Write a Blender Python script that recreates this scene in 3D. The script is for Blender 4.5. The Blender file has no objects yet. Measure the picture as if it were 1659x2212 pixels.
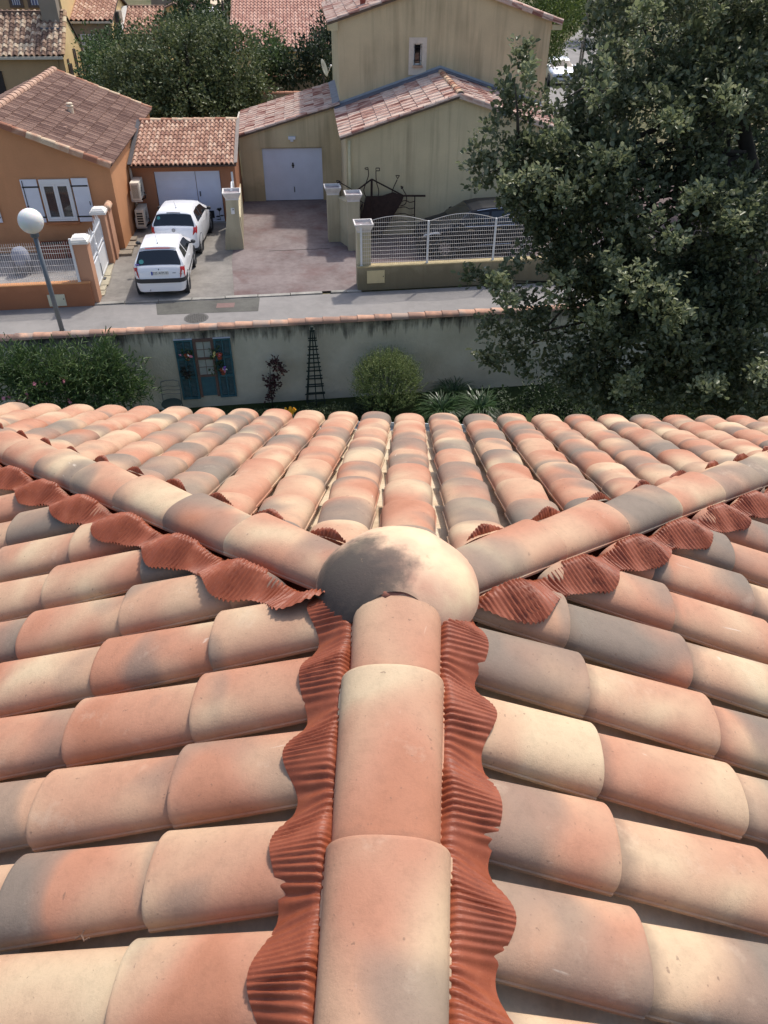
import bpy, bmesh, math, random
import numpy as np
from mathutils import Matrix, Vector
rnd = random.Random(7)
rng = np.random.default_rng(11)
sc = bpy.context.scene
COL = sc.collection
rad = math.radians

# ------------------------------------------------------------------ camera
H = 8.85
PITCH, ROLL = rad(38.0), rad(0.5)
cam_d = bpy.data.cameras.new('camera')
cam = bpy.data.objects.new('camera', cam_d)
COL.objects.link(cam)
_R0 = Vector((1, 0, 0)); _F = Vector((0, math.cos(PITCH), -math.sin(PITCH))); _U0 = Vector((0, math.sin(PITCH), math.cos(PITCH)))
_R = _R0*math.cos(ROLL) + _U0*math.sin(ROLL)
_U = -_R0*math.sin(ROLL) + _U0*math.cos(ROLL)
CAM = Vector((0, 0, H))
cam.matrix_world = Matrix((( _R.x, _U.x, -_F.x, CAM.x), (_R.y, _U.y, -_F.y, CAM.y), (_R.z, _U.z, -_F.z, CAM.z), (0, 0, 0, 1)))
cam_d.sensor_fit = 'VERTICAL'; cam_d.sensor_height = 24.0
cam_d.lens = 24.0*1661/2212
cam_d.clip_start = 0.05; cam_d.clip_end = 2000
sc.camera = cam

# ------------------------------------------------------------------ light
SUN_AZ, SUN_EL = rad(30), rad(57)      # azimuth clockwise from +Y
w = bpy.data.worlds.new('World'); sc.world = w; w.use_nodes = True
nt = w.node_tree; nt.nodes.clear()
sky = nt.nodes.new('ShaderNodeTexSky'); sky.sky_type = 'NISHITA'; sky.sun_disc = False
sky.sun_elevation = SUN_EL; sky.sun_rotation = SUN_AZ; sky.air_density = 1.0; sky.dust_density = 3.0; sky.ozone_density = 1.0
bg = nt.nodes.new('ShaderNodeBackground'); bg.inputs['Strength'].default_value = 0.15
wo = nt.nodes.new('ShaderNodeOutputWorld')
nt.links.new(sky.outputs[0], bg.inputs[0]); nt.links.new(bg.outputs[0], wo.inputs[0])
sd = bpy.data.lights.new('sun', 'SUN'); sd.energy = 2.5; sd.angle = rad(2.0); sd.color = (1.0, 0.94, 0.86)
so = bpy.data.objects.new('sun', sd); COL.objects.link(so)
_sv = Vector((math.sin(SUN_AZ)*math.cos(SUN_EL), math.cos(SUN_AZ)*math.cos(SUN_EL), math.sin(SUN_EL)))
so.rotation_euler = (-_sv).to_track_quat('-Z', 'Y').to_euler(); so.location = (0, 0, 40)
sc.view_settings.view_transform = 'Standard'; sc.view_settings.look = 'None'
sc.view_settings.exposure = 0.44; sc.view_settings.gamma = 1.0; sc.view_settings.use_curve_mapping = False
sc.cycles.max_bounces = 6; sc.cycles.transparent_max_bounces = 8

# ------------------------------------------------------------------ places: where a sight line meets a known level or plane
def ray(x, y): return _F + _R*((x-829.5)/1661) - _U*((y-1106)/1661)
def G(x, y, z=0.0):
    d = ray(x, y); return CAM + d*((z-H)/d.z)
def frame(ang, ox=0.0, oy=22.08, oz=0.0): return Matrix.Translation((ox, oy, oz)) @ Matrix.Rotation(rad(ang), 4, 'Z')
FW = Matrix.Identity(4)
FS = frame(8.6)       # the street
FB = frame(5.6)       # the houses across the street
ROOF_AZ = rad(-1.97)
FR = Matrix.Translation((-0.014, 0, 0)) @ Matrix.Rotation(ROOF_AZ, 4, 'Z')   # our roof
def gl(F, x, y, z=0.0): return F.inverted() @ G(x, y, z)
def onb(F, x, y, b):      # meets plane second-coordinate == b of frame F
    Fi = F.inverted(); c = Fi @ CAM; d = (Fi.to_3x3() @ ray(x, y)); return c + d*((b-c.y)/d.y)
def ona(F, x, y, a):
    Fi = F.inverted(); c = Fi @ CAM; d = (Fi.to_3x3() @ ray(x, y)); return c + d*((a-c.x)/d.x)
def at_depth(x, y, D):    # world point at horizontal distance D ahead
    d = ray(x, y); return CAM + d*(D/d.y)

# ------------------------------------------------------------------ materials
def lin(h):
    h = h.lstrip('#'); v = [int(h[i:i+2], 16)/255 for i in (0, 2, 4)]
    return tuple(c/12.92 if c <= .04045 else ((c+.055)/1.055)**2.4 for c in v)
MATS = {}
class NT:
    def __init__(s, name):
        s.m = bpy.data.materials.new(name); s.m.use_nodes = True; s.t = s.m.node_tree
        s.b = s.t.nodes['Principled BSDF']; MATS[name] = s.m
    def n(s, typ, **kw):
        nd = s.t.nodes.new('ShaderNode'+typ)
        for k, v in kw.items():
            if k.startswith('i_'):
                key = k[2:]; key = int(key) if key.isdigit() else key.replace('_', ' ')
                nd.inputs[key].default_value = v
            else: setattr(nd, k, v)
        return nd
    def l(s, a, b): s.t.links.new(a, b)
    def set(s, **kw):
        for k, v in kw.items(): s.b.inputs[k.replace('_', ' ')].default_value = v
    def coord(s, kind='Object', scale=(1, 1, 1), rand=False):
        tc = s.n('TexCoord'); out = tc.outputs[kind]
        if rand:
            oi = s.n('ObjectInfo'); mu = s.n('VectorMath', operation='SCALE')
            cx = s.n('CombineXYZ'); 
            for i in range(3):
                mm = s.n('Math', operation='MULTIPLY'); mm.inputs[1].default_value = (53.1, 91.7, 37.3)[i]
                s.l(oi.outputs['Random'], mm.inputs[0]); s.l(mm.outputs[0], cx.inputs[i])
            ad = s.n('VectorMath', operation='ADD'); s.l(out, ad.inputs[0]); s.l(cx.outputs[0], ad.inputs[1]); out = ad.outputs[0]
            s.rand = oi.outputs['Random']
        if scale != (1, 1, 1):
            mp = s.n('Mapping'); mp.inputs['Scale'].default_value = scale; s.l(out, mp.inputs['Vector']); out = mp.outputs[0]
        return out
    def noise(s, vec, scale=5, detail=3, rough=.55, dist=0.0):
        nd = s.n('TexNoise'); nd.inputs['Scale'].default_value = scale; nd.inputs['Detail'].default_value = detail
        nd.inputs['Roughness'].default_value = rough; nd.inputs['Distortion'].default_value = dist
        s.l(vec, nd.inputs['Vector']); return nd.outputs['Fac']
    def ramp(s, fac, stops, interp='LINEAR'):
        nd = s.n('ValToRGB'); nd.color_ramp.interpolation = interp; e = nd.color_ramp.elements
        while len(e) < len(stops): e.new(0.5)
        for i, (p, c) in enumerate(stops):
            e[i].position = p; e[i].color = (c, c, c, 1) if isinstance(c, (int, float)) else (*c[:3], 1)
        s.l(fac, nd.inputs[0]); return nd.outputs[0]
    def mix(s, fac, a, b, mode='MIX'):
        nd = s.n('Mix', data_type='RGBA', blend_type=mode)
        for v, i in ((fac, 0), (a, 6), (b, 7)):
            if isinstance(v, (int, float)): nd.inputs[i].default_value = v
            elif isinstance(v, tuple): nd.inputs[i].default_value = (*v[:3], 1)
            else: s.l(v, nd.inputs[i])
        return nd.outputs[2]
    def math(s, op, a, b=0.0):
        nd = s.n('Math', operation=op)
        for v, i in ((a, 0), (b, 1)):
            if isinstance(v, (int, float)): nd.inputs[i].default_value = v
            else: s.l(v, nd.inputs[i])
        return nd.outputs[0]
    def color(s, c): s.l(c, s.b.inputs['Base Color'])
    def bump(s, h, strength=.3, dist=.01):
        nd = s.n('Bump'); nd.inputs['Strength'].default_value = strength; nd.inputs['Distance'].default_value = dist
        s.l(h, nd.inputs['Height']); s.l(nd.outputs[0], s.b.inputs['Normal'])

def plain(name, col, rough=.6, var=.12, scale=6, metal=0.0, bump=0.0, spec=.4, coat=0.0):
    t = NT(name); t.set(Roughness=rough, Metallic=metal, Specular_IOR_Level=spec, Coat_Weight=coat)
    c = lin(col) if isinstance(col, str) else col
    if var:
        v = t.coord(rand=True); f = t.noise(v, scale, 4, .6)
        t.color(t.mix(t.ramp(f, [(.3, 0.0), (.7, 1.0)]), tuple(x*(1-var) for x in c), tuple(min(1, x*(1+var)) for x in c)))
        if bump: t.bump(t.noise(v, scale*12, 3), bump, .01)
    else: t.set(Base_Color=(*c, 1))
    return t.m

def stucco(name, col, dark=None, streak=0.0, grime=.2, low=0.0):
    """render on a wall: blotches, vertical run marks, rough grain, a mossy foot"""
    t = NT(name); t.set(Roughness=.92, Specular_IOR_Level=.2)
    c = lin(col) if isinstance(col, str) else col
    d = lin(dark) if isinstance(dark, str) else (dark or tuple(x*.55 for x in c))
    g = t.n('NewGeometry').outputs['Position']
    big = t.noise(g, .55, 4, .6); col_ = t.mix(t.ramp(big, [(.3, 0.0), (.75, 1.0)]), tuple(x*(1-grime*.5) for x in c), tuple(x*(1+grime*.35) for x in c))
    if streak:
        mp = t.n('Mapping'); mp.inputs['Scale'].default_value = (1.9, 1.9, .11); t.l(g, mp.inputs['Vector'])
        st = t.noise(mp.outputs[0], 1.0, 5, .62, .3)
        gate = t.ramp(t.noise(g, .5, 2), [(.33, 0.0), (.62, 1.0)])
        f = t.math('MULTIPLY', t.ramp(st, [(.47, 0.0), (.60, .7), (.72, 1.0)]), t.math('MULTIPLY', gate, streak))
        col_ = t.mix(f, col_, d)
        mp2 = t.n('Mapping'); mp2.inputs['Scale'].default_value = (6.5, 6.5, .22); t.l(g, mp2.inputs['Vector'])
        st2 = t.ramp(t.noise(mp2.outputs[0], 1.0, 3, .6), [(.55, 0.0), (.72, 1.0)])
        col_ = t.mix(t.math('MULTIPLY', st2, streak*.35), col_, d)
    if low:
        sx = t.n('SeparateXYZ'); t.l(g, sx.inputs[0])
        h = t.math('ADD', sx.outputs[2], t.math('MULTIPLY', t.noise(g, 2.2, 4), -.9))
        f = t.ramp(h, [(0.0, 1.0), (.35, 0.0)]); col_ = t.mix(t.math('MULTIPLY', f, low), col_, d)
    fine = t.noise(g, 55, 3, .7)
    col_ = t.mix(.12, col_, t.ramp(fine, [(.35, 0.25), (.65, 1.0)]), 'MULTIPLY')
    t.color(col_); t.bump(t.noise(g, 90, 4, .7), .25, .006)
    return t.m

def tile_mat(name, stops, rough=.85, across=1.0, along=1.0, scale=4.0, det=2, rib=0.0, shift=.35):
    t = NT(name); t.set(Roughness=rough, Specular_IOR_Level=.25)
    v = t.coord(rand=True, scale=(across, along, across)); f = t.noise(v, scale, det, .55, .2)
    f = t.math('ADD', f, t.math('MULTIPLY', t.math('SUBTRACT', t.rand, .5), shift))
    c = t.ramp(f, stops)
    fine = t.noise(t.coord(), 40, 4, .7)
    c = t.mix(.35, c, t.ramp(fine, [(.3, .55), (.7, 1.15)]), 'MULTIPLY')
    t.color(c); t.bump(fine, .25, .006)
    return t.m

def leaf_mat(name, a, b, c=None, rough=.55, trans=.25):
    t = NT(name); g = t.n('NewGeometry'); ri = g.outputs['Random Per Island']
    a, b = (lin(x) if isinstance(x, str) else x for x in (a, b)); c = lin(c) if isinstance(c, str) else (c or b)
    n = t.noise(g.outputs['Position'], .9, 2)
    f = t.math('ADD', t.math('MULTIPLY', ri, .6), t.math('MULTIPLY', n, .5))
    t.color(t.ramp(f, [(.2, a), (.55, b), (.92, c)])); t.set(Roughness=rough, Specular_IOR_Level=.35)
    # thin leaves let some light through
    tr = t.n('BsdfTranslucent'); t.l(t.b.inputs['Base Color'].links[0].from_socket, tr.inputs['Color'])
    mx = t.n('MixShader'); mx.inputs[0].default_value = trans
    out = t.t.nodes['Material Output']
    t.l(t.b.outputs[0], mx.inputs[1]); t.l(tr.outputs[0], mx.inputs[2]); t.l(mx.outputs[0], out.inputs[0])
    return t.m

# ------------------------------------------------------------------ mesh building
class MB:
    """collects boxes, bars, tubes, prisms ... for ONE mesh"""
    def __init__(s): s.v = []; s.f = []
    def add(s, vs, fs, M=None):
        o = len(s.v)
        for p in vs:
            p = Vector(p); s.v.append(tuple(M @ p if M else p))
        s.f += [tuple(i+o for i in f) for f in fs]; return s
    def box(s, x0, x1, y0, y1, z0, z1, M=None, top=1.0):
        cx, cy = (x0+x1)/2, (y0+y1)/2
        q = lambda x, c: c+(x-c)*top
        vs = [(x0, y0, z0), (x1, y0, z0), (x1, y1, z0), (x0, y1, z0), (q(x0, cx), q(y0, cy), z1), (q(x1, cx), q(y0, cy), z1), (q(x1, cx), q(y1, cy), z1), (q(x0, cx), q(y1, cy), z1)]
        return s.add(vs, [(0, 3, 2, 1), (4, 5, 6, 7), (0, 1, 5, 4), (1, 2, 6, 5), (2, 3, 7, 6), (3, 0, 4, 7)], M)
    def tube(s, pts, r, n=8, cap=True):
        pts = [Vector(p) for p in pts]; rs = r if isinstance(r, (list, tuple)) else [r]*len(pts); o = len(s.v); up = None
        for i, p in enumerate(pts):
            t = (pts[min(i+1, len(pts)-1)]-pts[max(i-1, 0)]).normalized()
            if up is None: up = Vector((0, 0, 1)) if abs(t.z) < .9 else Vector((1, 0, 0))
            x = t.cross(up).normalized(); y = x.cross(t).normalized(); up = y
            for k in range(n):
                a = 2*math.pi*k/n; s.v.append(tuple(p+(x*math.cos(a)+y*math.sin(a))*rs[i]))
        for i in range(len(pts)-1):
            for k in range(n):
                s.f.append((o+i*n+k, o+i*n+(k+1) % n, o+(i+1)*n+(k+1) % n, o+(i+1)*n+k))
        if cap:
            s.f.append(tuple(o+k for k in range(n))[::-1]); s.f.append(tuple(o+(len(pts)-1)*n+k for k in range(n)))
        return s
    def bar(s, p, q, w, h=None, up=(0, 0, 1)):
        p, q = Vector(p), Vector(q); h = h or w; t = q-p; L = t.length; t.normalize(); up = Vector(up)
        if abs(t.dot(up)) > .95: up = Vector((0, 1, 0))
        x = t.cross(up).normalized(); y = x.cross(t)
        M = Matrix(((x.x, t.x, y.x, p.x), (x.y, t.y, y.y, p.y), (x.z, t.z, y.z, p.z), (0, 0, 0, 1)))
        return s.box(-w/2, w/2, 0, L, -h/2, h/2, M)
    def lathe(s, prof, n=20, c=(0, 0, 0), M=None):
        o = len(s.v); c = Vector(c)
        for r, z in prof:
            for k in range(n):
                a = 2*math.pi*k/n; p = Vector((r*math.cos(a), r*math.sin(a), z))+c; s.v.append(tuple(M @ p if M else p))
        for i in range(len(prof)-1):
            for k in range(n): s.f.append((o+i*n+k, o+i*n+(k+1) % n, o+(i+1)*n+(k+1) % n, o+(i+1)*n+k))
        s.f.append(tuple(o+k for k in range(n))[::-1]); s.f.append(tuple(o+(len(prof)-1)*n+k for k in range(n))); return s
    def prism(s, poly, axis, a, b):
        """polygon in the two other coordinates, pushed along axis from a to b"""
        def P(u, v, t): return {'x': (t, u, v), 'y': (u, t, v), 'z': (u, v, t)}[axis]
        n = len(poly); vs = [P(u, v, a) for u, v in poly]+[P(u, v, b) for u, v in poly]
        return s.add(vs, [tuple(range(n)), tuple(range(2*n-1, n-1, -1))]+[(i, i+n, (i+1) % n+n, (i+1) % n) for i in range(n)])
    def slab(s, corners, th):
        """quad or polygon with thickness th downwards"""
        cs = [Vector(c) for c in corners]; n = (cs[1]-cs[0]).cross(cs[2]-cs[0]).normalized()
        if n.z < 0: cs = cs[::-1]; n = -n
        k = len(cs); vs = cs+[c-n*th for c in cs]
        return s.add(vs, [tuple(range(k)), tuple(range(2*k-1, k-1, -1))]+[(i, i+k, (i+1) % k+k, (i+1) % k) for i in range(k)])
    def ball(s, c, r, n=10, m=6, sz=1.0):
        return s.lathe([(max(1e-4, r*math.sin(math.pi*i/m)), -r*sz*math.cos(math.pi*i/m)) for i in range(m+1)], n, c)
    def mesh(s, name, mat=None, smooth=False, shift=None):
        me = bpy.data.meshes.new(name); v = s.v
        if shift is not None: v = [(p[0]-shift[0], p[1]-shift[1], p[2]-shift[2]) for p in v]
        me.from_pydata(v, [], s.f)
        bm = bmesh.new(); bm.from_mesh(me); bmesh.ops.recalc_face_normals(bm, faces=bm.faces); bm.to_mesh(me); bm.free()
        if smooth: me.shade_smooth()
        if mat: me.materials.append(mat)
        return me
def smooth_by_angle(me, deg=40):
    me.shade_smooth(); me.set_sharp_from_angle(angle=rad(deg))

class Thing:
    """an Empty at the base of a thing; parts are children, given in the coordinates of a frame"""
    def __init__(s, name, label, cat, group=None, base=(0, 0, 0), F=FW, kind=None):
        s.F = F; s.base = Vector(base); s.e = bpy.data.objects.new(name, None); s.e.empty_display_size = .3
        COL.objects.link(s.e); s.e.matrix_world = F @ Matrix.Translation(s.base)
        if label: s.e['label'] = label; s.e['category'] = cat
        if group: s.e['group'] = group
        if kind: s.e['kind'] = kind
    def part(s, name, mb, mat, parent=None, smooth=False, angle=None, label=None, kind=None):
        me = mb.mesh(name, mat, smooth, s.base) if isinstance(mb, MB) else mb
        if angle: smooth_by_angle(me, angle)
        o = bpy.data.objects.new(name, me); COL.objects.link(o); o.parent = parent or s.e
        if label: o['label'] = label
        if kind: o['kind'] = kind
        return o
    def inst(s, name, me, M, parent=None, label=None):
        o = bpy.data.objects.new(name, me); COL.objects.link(o); o.parent = parent or s.e
        o.matrix_local = Matrix.Translation(-s.base) @ M
        if label: o['label'] = label
        return o
def single(name, mb, mat, label=None, cat=None, group=None, kind=None, base=(0, 0, 0), F=FW, smooth=False, angle=None):
    base = Vector(base); me = mb.mesh(name, mat, smooth, base) if isinstance(mb, MB) else mb
    if angle: smooth_by_angle(me, angle)
    o = bpy.data.objects.new(name, me); COL.objects.link(o); o.matrix_world = F @ Matrix.Translation(base)
    if label: o['label'] = label
    if cat: o['category'] = cat
    if group: o['group'] = group
    if kind: o['kind'] = kind
    return o
def axes(o, x, y, z): return Matrix(((x[0], y[0], z[0], o[0]), (x[1], y[1], z[1], o[1]), (x[2], y[2], z[2], o[2]), (0, 0, 0, 1)))
def copy_thing(root, F, base, label, group=None, rotz=0.0):
    r = root.copy(); COL.objects.link(r); r.matrix_world = F @ Matrix.Translation(base) @ Matrix.Rotation(rotz, 4, 'Z'); r['label'] = label
    if group: r['group'] = group
    for ch in list(root.children):
        c = ch.copy(); COL.objects.link(c); c.parent = r
        for g in ch.children:
            d = g.copy(); COL.objects.link(d); d.parent = c
    return r
def in_view(p, margin=.06):
    v = Vector(p)-CAM; z = v.dot(_F)
    if z < .05: return False
    return abs(v.dot(_R)/z) < (829.5/1661)*(1+margin*2) and abs(v.dot(_U)/z) < (1106/1661)*(1+margin*2)
def place_tiles(T, name, items, parent=None, limit=290, rest_mat=None):
    """items: (mesh, matrix in T's frame). The largest in view become parts, the rest one joined part"""
    def key(it):
        p = T.F @ (it[1] @ Vector((0, 0.15, 0))); d = (p-CAM).length
        return (0 if in_view(p) else 1, d)
    items = sorted(items, key=key)
    for me, M in items[:limit]: T.inst(name, me, M, parent)
    if len(items) > limit:
        mb = MB()
        for me, M in items[limit:]:
            mb.add([v.co for v in me.vertices], [tuple(p.vertices) for p in me.polygons], M)
        T.part(name+'_field', mb, rest_mat or items[0][0].materials[0], parent, smooth=False, kind='stuff')

def text_mesh(body, size, ext, mat):
    c = bpy.data.curves.new('lettering', 'FONT'); c.body = body; c.size = size; c.extrude = ext; c.align_x = 'CENTER'; c.align_y = 'CENTER'; c.resolution_u = 3
    o = bpy.data.objects.new('lettering', c); COL.objects.link(o); bpy.context.view_layer.update()
    me = bpy.data.meshes.new_from_object(o.evaluated_get(bpy.context.evaluated_depsgraph_get())); bpy.data.objects.remove(o); bpy.data.curves.remove(c)
    me.materials.clear(); me.materials.append(mat); return me
# ------------------------------------------------------------------ our roof (foreground)
# clay: each tile fired differently, from grey smoke through salmon to cream
def clay(name, shift=0.0):
    t = NT(name); t.set(Roughness=.72, Specular_IOR_Level=.32)
    v = t.coord(rand=True, scale=(1.0, 1.0, .7)); rnd_ = t.rand
    f = t.noise(v, 3.3, 1.5, .45, .5)
    f = t.math('ADD', f, t.math('MULTIPLY', t.math('SUBTRACT', rnd_, .5), .10))
    c = t.ramp(f, [(.29, (.40, .175, .102)), (.40, (.455, .222, .138)), (.50, (.475, .27, .172)), (.60, (.52, .34, .218)), (.71, (.575, .435, .28))])
    v2 = t.coord(rand=True, scale=(1.0, 1.25, .7)); g = t.noise(v2, 2.6, 1.6, .45, .3)
    r2 = t.math('FRACT', t.math('MULTIPLY', rnd_, 17.31))
    g = t.math('ADD', g, t.math('MULTIPLY', t.math('SUBTRACT', r2, .5), .26))
    c = t.mix(t.ramp(g, [(.510, 0.0), (.60, .60), (.72, .92)]), c, (.19, .158, .126))
    fine = t.noise(t.coord(rand=True), 30, 8, .78)
    c = t.mix(.38, c, t.ramp(fine, [(.30, .62), (.52, 1.0), (.78, 1.12)]), 'MULTIPLY')
    # darker towards the upper end of each tile, and a few lime scratches
    sxy = t.n('SeparateXYZ'); t.l(t.coord(), sxy.inputs[0])
    lap = t.math('ADD', sxy.outputs[1], t.math('MULTIPLY', t.noise(t.coord(rand=True), 18, 4, .7), .05))
    c = t.mix(t.ramp(lap, [(.085, .55), (.125, 0.0)]), c, (.13, .095, .075))
    scr = t.noise(t.coord(rand=True, scale=(1, .22, 1)), 46, 2, .5, .8); msk = t.noise(t.coord(rand=True), 5, 2)
    c = t.mix(t.math('MULTIPLY', t.ramp(scr, [(.73, 0.0), (.77, .5)]), t.ramp(msk, [(.52, 0.0), (.62, 1.0)])), c, (.70, .60, .50))
    speck = t.noise(t.coord(rand=True), 75, 2, .5)
    c = t.mix(t.ramp(speck, [(.70, 0.0), (.76, .55)]), c, (.16, .10, .07))
    dust = t.noise(t.coord(rand=True), 9, 5, .7)
    c = t.mix(t.ramp(dust, [(.60, 0.0), (.78, .28)]), c, (.66, .54, .41))
    t.color(c); t.bump(t.noise(t.coord(rand=True), 150, 5, .75), .3, .005)
    return t.m
M_CLAY = clay('clay_tile')
M_PAN = tile_mat('pan_clay', [(.3, (.50, .36, .24)), (.5, (.68, .54, .38)), (.7, (.74, .62, .46))], scale=6, det=4)
M_DECK = plain('roof_felt', (.05, .035, .03), .95)
def flash_mat():
    t = NT('red_flashing'); t.set(Roughness=.5, Specular_IOR_Level=.4, Metallic=.0)
    v = t.coord(); f = t.noise(v, 14, 5, .65)
    c = t.ramp(f, [(.3, (.20, .047, .020)), (.55, (.265, .067, .029)), (.75, (.32, .095, .046))])
    sp = t.noise(v, 220, 2, .5); c = t.mix(t.ramp(sp, [(.66, 0.0), (.75, .5)]), c, (.42, .17, .095))
    t.color(c); t.bump(t.noise(v, 240, 3), .3, .002); return t.m
M_FLASH = flash_mat()

S = .425; A = 1.434; ZR = H-1.3234
SL = math.sqrt(1+S*S); CS, SN = 1/SL, S/SL
SS = {-1: .36, 1: .405}            # the side slopes lie a little flatter than the hipped end
KH = {s_: SS[s_]/S for s_ in SS}    # plan direction of each hip
EAVE_V = 4.29
def barrel(name, L, w0, w1, h0, h1, th, seg=22, rows=4, mat=None, lip=True):
    """a half-round cover tile: y runs from the narrow upper end (0) to the wide lower end (L)"""
    bm = bmesh.new(); prof = []
    def ring(y, k, inner):
        w = w0+(w1-w0)*k; h = h0+(h1-h0)*k; t = th if inner else 0; out = []
        pts = []
        for i in range(seg+1):
            a = math.pi*i/seg; c, s_ = math.cos(a), math.sin(a)
            # a little squarer than a half circle
            e = .86; px = math.copysign(abs(c)**e, c)*(w/2-t); pz = (s_**e)*(h-t)+.010
            pts.append((px, y, pz))
        lipw = .0035 if (lip and not inner) else 0
        pts = [(w/2-t+lipw, y, 0.0), (w/2-t+lipw, y, .008)]+pts+[(-w/2+t-lipw, y, .008), (-w/2+t-lipw, y, 0.0)]
        return [bm.verts.new(p) for p in pts]
    ks = [i/rows for i in range(rows+1)]
    ys = [k*L for k in ks]
    ys2 = ys[:-1]+[L-.009, L-.003, L]; ks2 = ks[:-1]+[1-.02, 1-.007, 1]
    out = [ring(y, k, False) for y, k in zip(ys2, ks2)]
    for v in out[-1]: v.co.x *= .985; v.co.z = v.co.z*.985-.0006      # rounded lower lip
    inn = [ring(y, k, True) for y, k in ((0, 0), (L, 1))]
    n = len(out[0])
    def strip(a, b, flip=False):
        for i in range(n-1):
            q = (a[i], b[i], b[i+1], a[i+1]); bm.faces.new(q[::-1] if flip else q)
    for i in range(len(out)-1): strip(out[i], out[i+1])
    strip(inn[0], inn[1], True); strip(out[-1], inn[1]); strip(inn[0], out[0])
    for side in (0, n-1):
        for i in range(len(out)-1): pass
        bm.faces.new([o[side] for o in out]+[inn[1][side], inn[0][side]])
    bmesh.ops.recalc_face_normals(bm, faces=bm.faces)
    me = bpy.data.meshes.new(name); bm.to_mesh(me); bm.free(); smooth_by_angle(me, 35)
    if mat: me.materials.append(mat)
    return me
TILE_L = .445
me_cover = barrel('roof_tile', TILE_L, .160, .196, .045, .056, .011, mat=M_CLAY)
me_ridge = barrel('ridge_tile', .47, .202, .234, .060, .074, .013, seg=30, mat=M_CLAY)
me_hip = barrel('hip_tile', .47, .162, .202, .046, .060, .013, seg=28, mat=M_CLAY)
def pan_mesh():
    L, w0, w1 = TILE_L, .20, .165; vs = []; fs = []
    n = 8
    for y, w in ((0, w0), (L, w1)):
        for i in range(n+1):
            u = i/n*2-1; vs.append((u*w/2, y, .004+.010*u*u))
    for y, w in ((0, w0), (L, w1)):
        for i in range(n+1):
            u = i/n*2-1; vs.append((u*w/2, y, -.008+.010*u*u))
    m = n+1
    for i in range(n):
        fs += [(i, i+1, m+i+1, m+i), (2*m+i, 3*m+i, 3*m+i+1, 2*m+i+1), (m+i, m+i+1, 3*m+i+1, 3*m+i), (i, 2*m+i, 2*m+i+1, i+1)]
    fs += [(0, m, 3*m, 2*m), (n, 2*m+n, 3*m+n, m+n)]
    return MB().add(vs, fs).mesh('pan_tile', M_PAN, True)
me_pan = pan_mesh(); smooth_by_angle(me_pan, 40)

house = Thing('tiled_house', 'house in front whose hip roof of peach and grey barrel tiles fills the lower picture', 'house', base=(0, .8, -1.5), F=FR)
# walls below the eaves
mbw = MB(); mbw.box(-2.75, 2.75, -9, EAVE_V-.22, -1.5, ZR-.115-S*(EAVE_V-A)-.16)
house.part('wall', mbw, stucco('house_render', '#cbb48c'))
DK = -.153         # roof deck below the crown plane
def zplane_side(u): return ZR+DK-S*abs(u)
E_ = EAVE_V-A
deck = MB()
zc = ZR+DK; ze = zc-S*E_
EL, ER = E_/KH[-1], E_/KH[1]
deck.slab([(0, A, zc), (-EL, EAVE_V, ze), (ER, EAVE_V, ze)], .05)
deck.slab([(0, -9, zc), (-EL, -9, ze), (-EL, EAVE_V, ze), (0, A, zc)], .05)
deck.slab([(0, -9, zc), (0, A, zc), (ER, EAVE_V, ze), (ER, -9, ze)], .05)
roof = house.part('roof_deck', deck, M_DECK)
gut = MB()
prof = [(math.cos(a)*.06, math.sin(a)*.06) for a in [math.pi+i*math.pi/8 for i in range(9)]]
prof2 = [(x*.86, z*.86) for x, z in prof[::-1]]
gut.prism([(y+EAVE_V+.10, z+ze-.02) for y, z in prof+prof2], 'x', -2.9, 2.9)
house.part('gutter', gut, plain('zinc_grey', '#9aa0a3', .45, metal=.5))

covers, pans, cuts = [], [], []
def tile_matrix(pos, down, nrm, roll=0.0, lift=.012, L=TILE_L, jit=1.0):
    """pos = centre of the lower end on the deck"""
    y = Vector(down).normalized(); z = Vector(nrm).normalized()
    tilt = lift/L
    y2 = (y+z*tilt).normalized(); x = y2.cross(z).normalized(); z2 = x.cross(y2)
    R_ = Matrix.Rotation(rnd.gauss(0, .008)*jit, 3, 'Z') @ Matrix.Rotation(rnd.gauss(0, .012)*jit+roll, 3, 'Y')
    M3 = Matrix((x, y2, z2)).transposed() @ R_
    M = M3.to_4x4(); o = Vector(pos)-M3 @ Vector((0, L, 0))+z*(lift*1.15+rnd.gauss(0, .0015)*jit)+Vector((rnd.gauss(0, .002), rnd.gauss(0, .002), 0))*jit
    M.translation = o; return M
def cut_mesh(me, M, planes):
    bm = bmesh.new(); bm.from_mesh(me); bm.transform(M); hit = False
    for co, no in planes:
        d = [(v.co-Vector(co)).dot(Vector(no)) for v in bm.verts]
        if max(d) > .004:
            hit = True
            if min(d) > 0: bm.free(); return None
            bmesh.ops.bisect_plane(bm, geom=bm.verts[:]+bm.edges[:]+bm.faces[:], plane_co=co, plane_no=no, clear_outer=True)
    if not hit: bm.free(); return me
    if len(bm.verts) < 12: bm.free(); return None
    bm.transform(M.inverted()); r = bpy.data.meshes.new(me.name); bm.to_mesh(r); bm.free()
    smooth_by_angle(r, 35); r.materials.append(me.materials[0]); return r
base_off = DK+.012; LIFT = .041
ROWS = {-1: (.540, .2165, 18), 1: (.655, .2215, 18)}
ENDS = {-1: (.445, .340), 1: (.440, .372)}
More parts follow.
